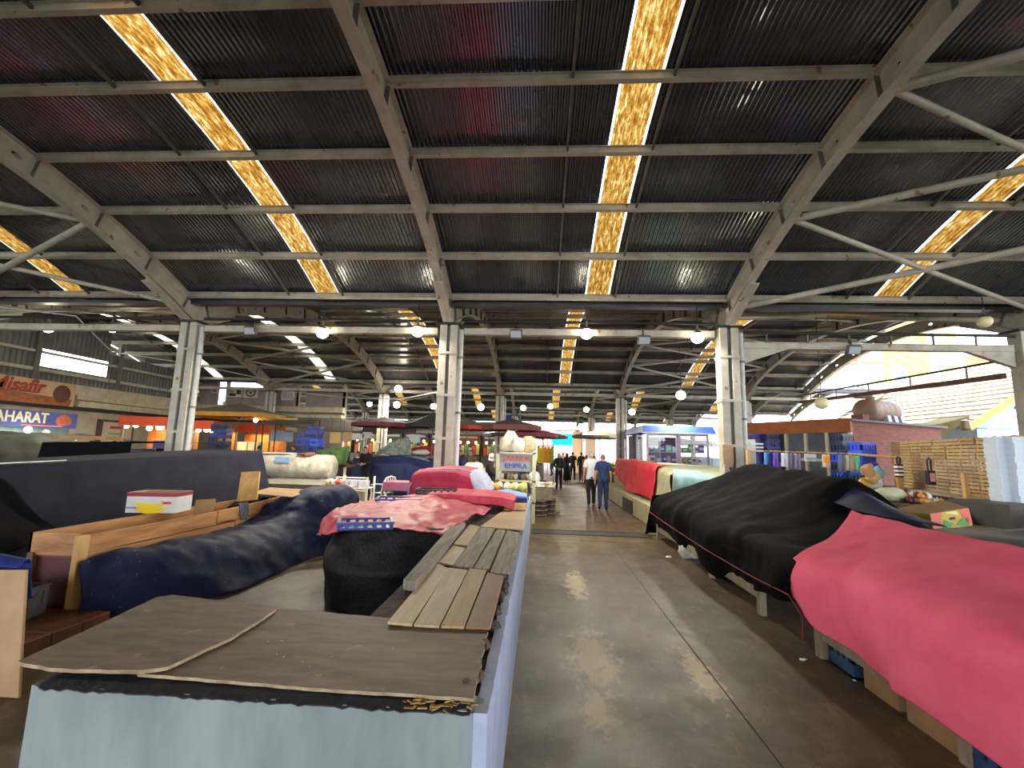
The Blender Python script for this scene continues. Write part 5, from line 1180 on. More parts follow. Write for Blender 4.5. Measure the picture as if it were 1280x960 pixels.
parasol((-4.55, 19.6), 3.22, 1.14, .5, 'dark peaked parasol right behind the central column', mat('grey canvas', '4a4a46', '3c3c38', rough=.8, scale=3), DKC)
parasol((-3.35, 21.4), 3.1, 1.3, .35, 'grey parasol with an orange red valance right of the central column', mat('pale grey canvas', '7a7672', '6a6662', rough=.8, scale=3), REDV)
parasol((-.9, 15.2), 2.74, .98, .24, 'black parasol with visible struts above the white sacks by the aisle', DKC, mat('dark red valance', '5a2a26', '4a201e', rough=.8, scale=3))
parasol((-.35, 18.5), 2.62, 1.1, .22, 'maroon parasol just right of the black parasol', MAR, MAR)
parasol((4.2, 33), 3.3, 2.0, .45, 'grey green parasol left of the glass kiosk far back', mat('grey green canvas', '6a6a5a', '5a5a4c', rough=.8, scale=3), CANV)
parasol((.2, 27), 2.9, 1.5, .3, 'plum coloured parasol far down the left of the aisle', mat('plum canvas', '5e3a4a', '50303e', rough=.8, scale=3), MAR)
parasol((-1.8, 26), 2.9, 1.4, .3, 'dim parasol far behind the black parasol', CANV, DKC)
def canopy(pts, name_label, m, sag):
    rows = [[Vector(p) for p in r] for r in pts]; t = thing('canopy', name_label, 'canopy', (rows[0][0].x, rows[0][0].y, 0))
    o = cloth(rows, nu=24, nv=12, amp=.03, fs=1, seed=3).build('sheet', m, t, True); s = o.modifiers.new('t', 'SOLIDIFY'); s.thickness = .02
    for p in (rows[0][0], rows[0][-1], rows[-1][0], rows[-1][-1]): MB().tube([(p.x, p.y, 0), (p.x, p.y, p.z)], .025, 6).build('pole', BLACKM, t)
    return t
canopy([[at(345, 531, 19), at(390, 537, 19), at(425, 541, 19.5), at(452, 541, 20)], [at(352, 522, 22), at(400, 523, 22), at(430, 525, 22.5), at(455, 528, 23)]], 'long sagging brown canopy over the stalls with hanging strips', CANV, .1)
canopy([[at(322, 530, 15.6), at(360, 530, 15.6), at(392, 529, 15.6)], [at(330, 525, 17.4), at(368, 525, 17.4), at(400, 525, 17.4)]], 'thin dark canopy with a black edge above the stacked blue crates', DKC, .1)
canopy([[at(680, 540, 30), at(705, 539, 30), at(728, 538, 30)], [at(685, 533, 34), at(710, 533, 34), at(730, 533, 34)]], 'flat grey canopy above the cyan screen', mat('light grey canvas', '8a8a90', '7a7a80', rough=.8, scale=3), .1)
# ================================================================== middle left stalls
def stall_block(name, label, x0, x1, y0, y1, h, m, cat='stall'): return solo(MB().box(x0, x1, y0, y1, 0, h), name, m, label, cat, bevel=.01)
cn = thing('market_counter', 'second pale concrete counter with an orange board end behind the navy tarpaulin', 'counter', (-5.4, 10, 0))
MB().box(-6.9, -5.0, 10.6, 12.2, 0, .72).build('wall', mat('grey blue paint', '4a5062', '3e4454', rough=.8, scale=2), cn); MB().box(-7.0, -4.95, 10.5, 12.3, .72, .8).build('slab', mat('grey slab top', '827c70', '6e685c', rough=.7, scale=3), cn)
MB().box(-5.0, -4.5, 10.6, 10.64, .1, .76).build('end_board', ORANGEW, cn, bevel=.004); MB().box(-5.0, -4.5, 10.64, 12.2, .1, .74).build('end_block', CREAM, cn)
p0 = at(376, 596, 12.6)
cl_ = thing('trough', 'long stained white trough with a blue label on the second counter', 'trough', (p0.x, 12.5, .8))
MB().lathe([(.28, -1.0), (.34, -.96), (.36, -.5), (.355, .5), (.34, .96), (.28, 1.0)], 14).build('barrel', mat('stained white trough', 'bdb8a8', '8f8878', rough=.7, scale=4), cl_, smooth=True).data.transform(Matrix.Translation(-Vector((p0.x, 12.5, .8))) @ Matrix.Translation((p0.x-.05, 12.5, 1.1)) @ Matrix.Rotation(PI/2, 4, 'Y') @ Matrix.Translation((p0.x, 12.5, .8)))
MB().box(p0.x-.5, p0.x-.1, 12.12, 12.15, 1.22, 1.36).build('label', mat('faded blue label', '6a94b8', '86a8c4', rough=.7, scale=8), cl_); MB().box(p0.x-1.1, p0.x-.2, 12.3, 12.7, 1.44, 1.47).build('lid', WHITEP, cl_); MB().blob((p0.x+.25, 12.4, 1.44), (.25, .2, .06), 8, 5, .3).build('rust_patch', mat('rusty cloth', '7a4a3a', rough=.9), cl_, smooth=True)
for s in (-.8, .8): MB().box(p0.x+s-.1, p0.x+s+.1, 12.25, 12.75, .8, .86).build('foot', STEELD, cl_)
rb_ = random.Random(21)
for i in range(7):
    p = at(409+i*3.2, 599-(i % 3)*3, 10.8); c = ('d8b8a8', 'c83c30', 'e0dcd0')[i % 3]
    solo(MB().blob((p.x, 10.85+.05*(i % 2), .86), (.07, .06, .06), 8, 6, .3, seed=i), 'packed_bag', mat('packed bag '+c, c, rough=.6), '%s bag, %s from the left in the small heap on the second counter' % (('pinkish', 'red', 'white')[i % 3], NTH[i]), 'bag', group='bags heaped on the second counter', smooth=True)
# white display frame with newspapers
df = thing('wire_rack', 'white metal display frame holding white boxes beside the navy covered stall', 'rack', at(446, 616, 11.6))
dx0, dx1 = at(425, 600, 11.6).x, at(463, 600, 11.6).x
for x in (dx0, dx1):
    for y in (11.4, 11.9): MB().box(x-.02, x+.02, y-.02, y+.02, 0, .95).build('leg', WHITEP, df)
for z in (.35, .62, .93): MB().box(dx0, dx1, 11.38, 11.42, z-.015, z+.015).build('bar', WHITEP, df)
MB().box(dx0, dx1, 11.4, 11.9, .66, .68).build('shelf', WHITEP, df)
for i in range(3): solo(MB().box(dx0+.08+i*.22, dx0+.27+i*.22, 11.5, 11.75, .68, .86), 'white_box', mat('lilac white box', 'c8c4d4', 'a8a4b8', rough=.6, scale=9), 'white box, %s from the left on the white display frame' % NTH[i], 'box')
# navy covered stall
NY = 16.8; nx0, nx1 = at(440, 600, NY).x, at(552, 600, NY).x
cloth_obj('navy_cover', BLUEC, 'navy blue tarpaulin over the stall behind the white plastic chair', 'cover',
    [[Vector((nx0+.1, NY+1.8, 1.3)), Vector((nx0+1.2, NY+1.8, 1.42)), Vector((nx0+2.3, NY+1.8, 1.38)), Vector((nx1, NY+1.8, 1.1))], [Vector((nx0+.1, NY+.2, 1.26)), Vector((nx0+1.2, NY+.2, 1.38)), Vector((nx0+2.2, NY+.2, 1.32)), Vector((nx1, NY+.2, 1.0))],
     [Vector((nx0-.02, NY+.02, 1.05)), Vector((nx0+1.2, NY, 1.1)), Vector((nx0+2.3, NY, 1.05)), Vector((nx1+.05, NY+.05, .8))], [Vector((nx0-.05, NY-.1, .02)), Vector((nx0+1.2, NY-.1, .02)), Vector((nx0+2.3, NY-.15, .02)), Vector((nx1+.1, NY-.1, .02))]], amp=.03, fs=2, seed=71, fold=.05, fr=10, lin_v=True)
a = at(452, 568, 18.6); b = at(518, 573, 17.4)
solo(MB().bar(a, b, .35, .1), 'brown_beam', mat('brown varnished beam', '8a5c24', '6e461a', rough=.5, scale=3), 'brown varnished beam lying along the top of the navy covered stall', 'beam', bevel=.01)
cloth_obj('floral_cover', mat('floral grey cloth', '9a9a90', '6a8074', rough=.8, scale=7, lo=.45, hi=.55), 'grey floral cloth over goods behind the navy covered stall', 'cover',
    [[at(470, 568, 19.5), at(490, 553, 19.5), at(510, 549, 19.5), at(514, 566, 19.5)], [at(470, 570, 19.2), at(490, 557, 19.2), at(511, 553, 19.2), at(515, 568, 19.2)], [Vector((at(471, 600, 19.1).x, 19.1, .02)), Vector((at(490, 600, 19.1).x, 19.1, .02)), Vector((at(511, 600, 19.1).x, 19.1, .02)), Vector((at(516, 600, 19.1).x, 19.1, .02))]], amp=.03, fs=3, seed=73, fold=.04, nu=24, nv=16)
cloth_obj('red_sheet', mat('dull red sheet', 'a82030', '8e1826', rough=.7, scale=3), 'red sheet hanging behind the floral cloth left of the central column', 'sheet',
    [[at(512, 560, 20), at(528, 558, 20), at(545, 556, 20)], [at(512, 572, 19.9), at(528, 572, 19.9), at(545, 572, 19.9)], [Vector((at(u, 610, 19.9).x, 19.9, .02)) for u in (512, 528, 545)]], nu=14, nv=10, amp=.02, seed=4)
p = at(527, 566, 19); solo(MB().blob((p.x, 19, p.z), (.38, .25, .13), 12, 7, .15), 'white_bundle', WHITEP, 'white bundle lying before the red sheet left of the central column', 'bundle', smooth=True)
stall_block('grey_chest', 'grey chest below the white bundle left of the central column', at(512, 590, 19).x, at(546, 590, 19).x, 18.75, 19.4, at(527, 570, 19).z, mat('grey chest', '5c646c', '4c545c', rough=.6, scale=3), 'chest')
# plastic chair and pink table
chx = on(476, 634, 0)
ch_ = thing('plastic_chair', 'white plastic armchair standing before the navy covered stall', 'chair', chx, local=True, rz=1.1)
WP = WHITEP
for sx in (-1, 1):
    for sy in (-1, 1): MB().tube([(sx*.24, sy*.23, 0), (sx*.2, sy*.19, .42)], [.018, .026], 8).build('leg', WP, ch_, smooth=True)
rows = [[(x*.22, y*.21, .42-.015*(1-x*x)) for x in (-1, -.5, 0, .5, 1)] for y in (-1, -.5, 0, .5, 1)]
o = MB().grid(rows).build('seat', WP, ch_, True); o.modifiers.new('t', 'SOLIDIFY').thickness = .02
for i in range(5):
    x = -.16+.08*i; MB().tube([(x, -.21, .44), (x*1.08, -.27, .65), (x*1.05, -.31, .83)], .02, 6).build('back_slat', WP, ch_, smooth=True)
MB().tube([(-.21, -.2, .42), (-.24, -.28, .68), (-.17, -.32, .84), (0, -.33, .88), (.17, -.32, .84), (.24, -.28, .68), (.21, -.2, .42)], .024, 8).build('back_frame', WP, ch_, smooth=True)
for sx in (-1, 1): MB().tube([(sx*.24, -.27, .66), (sx*.27, -.05, .66), (sx*.26, .16, .63), (sx*.22, .2, .42)], .022, 8).build('armrest', WP, ch_, smooth=True)
tbx = on(503, 634, 0); T = Vector((tbx.x+.1, tbx.y-.3, 0))
pt_ = thing('cloth_table', 'small table with a pink cloth beside the white plastic chair', 'table', T)
for sx in (-1, 1):
    for sy in (-1, 1): MB().box(T.x+sx*.42-.025, T.x+sx*.42+.025, T.y+sy*.3-.025, T.y+sy*.3+.025, 0, .7).build('leg', WHITEP, pt_)
MB().box(T.x-.46, T.x+.46, T.y-.34, T.y+.34, .7, .74).build('top', PINEW, pt_)
PINKT = mat('pink table cloth', 'c88a9c', 'b87488', rough=.8, scale=5)
MB().box(T.x-.49, T.x+.49, T.y-.37, T.y+.37, .742, .752).build('cloth_top', PINKT, pt_); MB().box(T.x-.49, T.x+.49, T.y-.375, T.y-.365, .52, .742).build('cloth_flap', mat('mauve cloth flap', '8a4a68', '7a3c5a', rough=.8, scale=5), pt_); MB().box(T.x+.48, T.x+.49, T.y-.37, T.y+.37, .45, .742).build('cloth_flap', mat('lilac cloth flap', 'b8a0b8', rough=.8), pt_)
# green cloth stall, blue crate stacks
cloth_obj('green_cover', GREENC, 'olive green cloth over a small stall before the stacked blue crates', 'cover',
    [[at(400, 561, 15), at(420, 559, 15), at(437, 558, 15)], [at(396, 563, 14.1), at(418, 562, 14), at(437, 560, 14)], [at(397, 568, 14), at(416, 570, 13.9), at(436, 568, 13.9)], [at(404, 583, 14), at(418, 582, 13.9), at(432, 580, 13.9)]], amp=.04, fs=3, seed=77, fold=.06, fr=12, nu=30, nv=20)
gs = thing('market_stand', 'low stand with white legs under the olive green cloth', 'stand', (at(416, 590, 14.3).x, 14.4, 0))
gx0, gx1 = at(402, 580, 14.2).x, at(433, 580, 14.2).x
MB().box(gx0, gx1, 14.15, 14.9, 1.05, 1.12).build('top', BROWNW, gs)
for x in (gx0+.05, gx0+.35, gx1-.05): MB().box(x-.03, x+.03, 14.2, 14.26, 0, 1.05).build('leg', WHITEP, gs)
for i, (u, n, k, dz) in enumerate(((370, 7, 'bbn', 0), (381, 10, 'bnb', 0), (391, 11, 'bbv', 0))):
    crate_stack(at(u, 560, 15).x, 15.0+.05*i, .0, n, k, ('left', 'middle', 'right')[i]+' of three behind the olive cloth', 'blue crates behind the olive green cloth', .1, (.44, .4, .22), .03, 30+i)
for i, u in enumerate((270, 279)): crate_stack(at(u, 560, 17).x, 17, .0, 10, 'nnb', ('left', 'right')[i]+' of two under the mustard parasol', 'dark crates under the mustard parasol', .0, (.36, .36, .25), .02, 40+i)
for i, u in enumerate((567, 577)): crate_stack(at(u, 560, 14).x, 14+.4*i, .0, 8 if i == 0 else 6, 'bvn' if i == 0 else 'kn', ('left', 'right')[i]+' one beside the central column', 'crates right of the central column', .0, (.3, .36, .25), .02, 50+i)
# grey tarpaulin stall and black cube stall at the left
cloth_obj('grey_tarpaulin', GREYT, 'creased grey green tarpaulin over a stall at the far left edge', 'tarpaulin',
    [[(-19, 14.9, 1.74), (-17, 14.9, 1.82), (-15, 14.9, 1.8), (-13.6, 14.9, 1.72)], [(-19, 13.1, 1.74), (-17, 13.0, 1.8), (-15, 13.0, 1.79), (-13.7, 13.1, 1.7)], [(-19, 12.7, 1.3), (-17, 12.6, 1.3), (-15, 12.6, 1.3), (-13.5, 12.7, 1.2)], [(-19, 12.5, .3), (-17, 12.5, .3), (-15, 12.5, .3), (-13.4, 12.6, .05)]], amp=.07, fs=1.8, seed=81, fold=.08, fr=9)
cloth_obj('black_box_cover', BLACKC, 'flat black cover over the square stall left of the cream column', 'cover',
    [[(-11.3, 12.5, 1.62), (-10, 12.5, 1.66), (-9.2, 12.5, 1.68)], [(-11.35, 10.05, 1.6), (-10, 10.02, 1.64), (-9.15, 10.0, 1.67)], [(-11.4, 10, .8), (-10, 9.98, .8), (-9.12, 9.97, .8)], [(-11.4, 9.98, .02), (-10, 9.96, .02), (-9.1, 9.95, .02)]], amp=.01, fs=2, seed=83, lin_v=True, nu=24, nv=24)
carton((at(110, 549, 11.9).x, 11.9, 1.68), (1.5, .5, .1), 'long flat tan carton lying on the flat black cover', .0, CARD)
# food counters with warm bulbs
def food(u0, u1, v, Y, label, bulbs, top, c1):
    a = at(u0, v, Y); b = at(u1, v, Y); t = thing('food_stall', label, 'stall', ((a.x+b.x)/2, Y, 0))
    MB().box(a.x, b.x, Y, Y+.9, 0, 1.15).build('counter', mat('stall front '+c1, c1, rough=.6), t)
    MB().box(a.x, b.x, Y-.2, Y+.3, top, top+.35).build('awning', mat('orange awning', 'c04a24', 'b03c1c', rough=.7, scale=3), t)
    MB().box(a.x, b.x, Y+1.2, Y+1.3, 0, top+.3).build('back_panel', mat('warm back panel', 'a06a30', '7a4c24', rough=.7, scale=2), t)
    for x in (a.x+.04, b.x-.04): MB().box(x-.03, x+.03, Y-.05, Y+.01, 0, top).build('post', STEELD, t)
    for i, (u, vv) in enumerate(bulbs): p = at(u, vv, Y); MB().blob((p.x, Y+.1, p.z), .1, 10, 7, 0).build('bulb', mat('warm stall bulb', (1, .72, .36), emit=12), t, smooth=True); MB().tube([(p.x, Y+.1, p.z+.1), (p.x, Y+.1, top)], .01, 5).build('cord', BLACKM, t)
    n = max(3, int((b.x-a.x)/.3))
    for i in range(n): MB().blob((a.x+.2+(b.x-a.x-.4)*i/(n-1), Y+.4, 1.2), (.13, .2, .13), 8, 5, .15, seed=i).build('produce_heap', mat('produce %d' % (i % 5), ('d8942c', 'c8b83c', 'b8402c', 'd8b060', '7a8a3a')[i % 5], rough=.7), t, smooth=True)
    l = bpy.data.lights.new('stall_light', 'AREA'); l.energy = 40; l.size = 1.2; l.color = (1, .7, .35); o = bpy.data.objects.new('stall_light', l); C.objects.link(o); o.parent = t; o.location = (0, .5, top-.05)
    return t
food(150, 216, 556, 17, 'orange lit food stall with warm bulbs left of the cream column', [(155, 532), (167, 531), (184, 535), (196, 534), (199, 534), (212, 536)], 2.25, '6a4a2c')
food(241, 268, 556, 18, 'small warm lit stall right of the cream column', [(246, 537), (256, 537), (263, 538)], 2.2, '3a3430')
food(283, 338, 556, 20, 'red fronted stall with cream bins below the mustard parasol', [(318, 525)], 2.2, 'b82426')
for i, (u, c, nm) in enumerate(((293, 'd8cc90', 'cream'), (307, 'd8d4b8', 'white'), (321, 'd8d0b0', 'pale')) ):
    p = at(u, 545, 19.6); solo(MB().box(p.x-.22, p.x+.22, 19.4, 19.8, 1.2, 1.75), 'produce_bin', mat('bin '+nm, c, rough=.6), '%s bin standing on the red fronted stall' % nm, 'bin', bevel=.02)
for u, v, Y, wd, h, c, lab in ((173, 554, 13.2, .5, .35, '3a3a6a', 'dark blue bundle'), (190, 560, 12.4, .5, .12, 'b0a888', 'tan folded sheet'), (178, 567, 12.2, .6, .1, '4a4a70', 'purple blue folded sheet'), (203, 563, 12.6, .9, .1, '26262c', 'black tray'), (191, 549, 13.5, .35, .6, 'e0a030', 'bright orange carton')):
    p = at(u, v, Y); p.z = 1.361; Y = min(max(Y, 12.25), 13.6); p.x = min(max(p.x, at(166, 560, 12.4).x+wd/2), at(218, 560, 12.4).x-wd/2); solo(MB().box(p.x-wd/2, p.x+wd/2, Y-.15, Y+.15, p.z, p.z+h), 'goods_item', mat('item '+c, c, rough=.6), lab+' on the stall left of the cream column', 'goods', bevel=.02)
stall_block('goods_table', 'dark stall block carrying sheets left of the cream column', at(160, 560, 12.4).x, at(222, 560, 12.4).x, 12.05, 13.8, 1.36, mat('dark stall', '2c2c30', '242428', rough=.7, scale=3))
p = at(216, 556, 11.2); solo(MB().box(p.x-.12, p.x+.12, 11.1, 11.16, p.z-.1, p.z+.12), 'grey_notice', mat('grey notice', '9a9c98', rough=.6), 'pale grey notice plate at the foot of the cream column', 'notice')
stall_block('goods_table', 'dark stall block behind the grey notice plate', p.x-.4, p.x+.4, 11.17, 11.6, p.z-.1, MATS['dark stall'])
# ================================================================== sack rack beside the aisle
RX0, RX1, RY = -1.0, -.12, 11.4
rk_ = thing('display_rack', 'cream metal rack with a printed sign stacked with sacks beside the aisle', 'rack', ((RX0+RX1)/2, RY, 0))
CRM_ = mat('cream rack paint', 'c4c2a4', 'b0ae8e', rough=.5, scale=4)
for x in (RX0, RX1):
    for y in (RY-.02, RY+.7): MB().box(x-.04, x+.04, y-.03, y+.03, 0, 1.66).build('post', CRM_, rk_)
for z in (.45, .95, 1.62): MB().box(RX0-.05, RX1+.05, RY-.05, RY+.75, z, z+.035).build('shelf', CRM_, rk_)
MB().box(RX0+.04, RX1-.04, RY+.0, RY+.02, 1.2, 1.62).build('sign_board', mat('grey sign', '9aa09a', '8a908a', rough=.6, scale=3), rk_)
text_mesh('ŞARNUR', .185, 'lettering', mat('sign red letters', 'c83c30', rough=.5), rk_, ((RX0+RX1)/2, RY-.01, 1.5), (PI/2, 0, 0), .006, .95)
text_mesh('EMPRA', .17, 'lettering', mat('sign blue letters', '2434a8', rough=.5), rk_, ((RX0+RX1)/2, RY-.01, 1.33), (PI/2, 0, 0), .006, 1.05)
rg = random.Random(9)
SK = [mat('sack %d' % i, a, b, rough=.75, scale=5) for i, (a, b) in enumerate((('c8c0ac', 'b0a890'), ('d0ccc0', 'b8b4a8'), ('b8a888', 'a09070'), ('d8d8dc', 'c0c0c8')))]
def sack(u, v, Y, r, m, label, name='sack', jit=.06, cat='sack', z=None):
    p = at(u, v, Y); c = (p.x, Y, p.z if z is None else z+r[2]); return solo(MB().blob(c, r, 14, 10, jit, seed=u, sq=.6), name, m, label, cat, smooth=True)
sack(635, 556, 11.7, (.2, .2, .19), SK[0], 'printed white sack on top left of the cream rack', z=1.655); sack(648, 556, 11.6, (.16, .2, .18), SK[1], 'white sack in the middle on top of the cream rack', z=1.655); sack(661, 556, 11.7, (.19, .2, .2), SK[2], 'tan sack at the right on top of the cream rack', z=1.655)
a = at(640, 538, 11.8); solo(panel((a.x-.22, 11.8, 2.0), (a.x+.2, 11.75, 1.98), (a.x+.05, 11.95, 2.18), (a.x-.12, 12.0, 2.2), .01), 'paper_sheet', mat('cream paper', 'd8ccae', 'c8bc9e', rough=.8, scale=5), 'cream paper sheet tilted over the sacks on the cream rack', 'paper')
for i in range(9):
    x = RX0+.1+i*.085; c = i % 4; solo(MB().blob((x, RY+.2+.05*(i % 2), 1.06), (.06, .1, .075), 8, 6, .15, seed=i), 'packed_bag', [SK[3], mat('dark red pack', '5a2a2a', rough=.6), mat('grey pack', '8a8a80', rough=.6), mat('ochre pack', 'b89a6a', rough=.6)][c], '%s pack, %s from the left on the middle rack shelf' % (('white', 'dark red', 'grey', 'ochre')[c], NTH[i]), 'bag', group='packs on the middle shelf of the cream rack', smooth=True)
for i in range(7):
    x = RX0+.12+i*.11; solo(MB().blob((x, RY+.15, .58), (.075, .12, .1), 8, 6, .2, seed=i+20), 'packed_bag', SK[i % 3], 'pale pack, %s from the left on the lower rack shelf' % NTH[i], 'bag', group='packs on the lower shelf of the cream rack', smooth=True)
# produce trays before the rack
ptb = thing('tray_table', 'low tray table with produce between the crimson mound and the cream rack', 'table', (-.9, 10.2, 0))
MB().box(-1.75, -.25, 10.05, 11.1, .74, .8).build('top', STEELD, ptb)
for x in (-1.7, -.3):
    for y in (10.1, 11.05): MB().box(x-.03, x+.03, y-.03, y+.03, 0, .74).build('leg', STEELD, ptb)
for i in range(24):
    x = -1.62+(i % 8)*.18+rg.uniform(-.03, .03); y = 10.3+(i//8)*.28+rg.uniform(-.04, .04); c = rg.choice(['d8c070', 'd8b050', 'c8c8a0', 'e0dcc0', '9aa860', 'c88848', 'd8d8d0'])
    nm = {'d8c070': 'pale yellow', 'd8b050': 'golden', 'c8c8a0': 'pale green', 'e0dcc0': 'cream', '9aa860': 'green', 'c88848': 'orange', 'd8d8d0': 'white'}[c]
    solo(MB().blob((x, y, .89), (.085, .1, .1), 8, 6, .12, seed=i), 'produce_bag', mat('produce bag '+nm, c, rough=.5), '%s produce bag, %s row, %s from the left on the tray table' % (nm, ('front', 'middle', 'back')[i//8], NTH[i % 8]), 'bag', group='produce bags on the tray table', smooth=True)
m = MB(); m.tube([(-1.66+.16*math.cos(2*PI*k/16), 10.9, .98+.16*math.sin(2*PI*k/16)) for k in range(17)], .025, 6)
solo(m, 'white_ring', WHITEP, 'white plastic ring standing on the tray table behind the crimson mound', 'ring', smooth=True)
cloth_obj('sky_blue_cover', mat('sky blue sheet', '7a9cd0', '5a7cb8', rough=.6, scale=4), 'sky blue plastic sheet bunched over trays behind the folded tarpaulin', 'cover',
    [[(-1.2, 10.0, .8), (-.8, 10.0, .84), (-.45, 10.0, .84), (-.25, 10.0, .8)], [(-1.2, 9.3, .82), (-.8, 9.2, .9), (-.45, 9.25, .9), (-.22, 9.3, .82)], [(-1.15, 8.7, .84), (-.8, 8.6, .9), (-.45, 8.6, .9), (-.2, 8.7, .83)], [(-1.1, 8.6, .8), (-.8, 8.5, .8), (-.45, 8.5, .8), (-.18, 8.55, .7)]], amp=.04, fs=4, seed=91, nu=36, nv=24)
solo(MB().box(-.95, -.2, 8.3, 8.6, .8, .88), 'blue_tray', CRATEB, 'flat blue tray at the foot of the sky blue sheet', 'tray', bevel=.01)
# baskets by the aisle
def basket(u, v, Y, w_, h, label, z0, m):
    p = at(u, v, Y); t = thing('woven_basket', label, 'basket', (p.x, Y, z0))
    MB().lathe([(w_*.42, 0), (w_*.5, h)], 10, (p.x, Y, z0)).build('body', m, t)
    for i in range(4): MB().tube([(p.x+(w_*.43+w_*.08*i/3)*math.cos(2*PI*k/10), Y+(w_*.43+w_*.08*i/3)*math.sin(2*PI*k/10), z0+.03+(h-.05)*i/3) for k in range(11)], .014, 5).build('hoop', STEELD, t)
BAS = mat('dark wicker', '4a3a2c', '32261c', rough=.9, scale=12, bump=.3); BAS2 = mat('grey wicker', '7a7060', '645a4c', rough=.9, scale=12)
basket(674, 632, 12.7, .46, .42, 'dark wicker basket on the floor beside the aisle, left of two', 0, BAS); basket(686, 632, 13.1, .4, .42, 'dark wicker basket on the floor beside the aisle, right of two', 0, BAS)
solo(MB().box(at(664, 620, 12.7).x, at(690, 620, 12.7).x, 12.55, 13.2, .42, .72), 'grey_crate', BAS2, 'grey wooden crate standing on the wicker baskets by the aisle', 'crate', bevel=.01)
for i, (u, c) in enumerate(((668, 0), (675, 1), (682, 2), (688, 0))): sack(u, 612, 12.85, (.13, .18, .08), SK[c], 'crumpled %s bag, %s from the left on the grey wooden crate' % (('grey white', 'white', 'tan')[c], NTH[i]), 'crumpled_bag', .3, 'bag', z=.72)
for i, (u, v) in enumerate(((672, 598), (676, 592), (668, 588))): sack(u, v, 13.9+.3*i, (.17, .17, .24), SK[3], 'white sack with a blue stripe, %s behind the wicker baskets' % ('right one', 'middle one', 'left one')[i], z=.0+.3*i if i else .3)
solo(MB().box(-.2, .6, 13.7, 14.8, 0, .3), 'low_pallet', GREYW, 'low pallet under the white striped sacks by the aisle', 'pallet')
# cream sacks on a table behind the crimson mound
tb2 = table('sack_table', 'table carrying open cream sacks right of the central column', -3.0, -1.6, 12.6, 13.6, .8, [12.7, 13.5], False)
for i, (u, v) in enumerate(((585, 578), (593, 577), (600, 579), (589, 571), (597, 572))): sack(u, v, 12.9+.25*(i // 3), (.17, .15, .2), SK[i % 3], 'open cream sack, %s on the table right of the central column' % ('front left', 'front middle', 'front right', 'back left', 'back right')[i], z=.82+(.0 if i < 3 else .12))
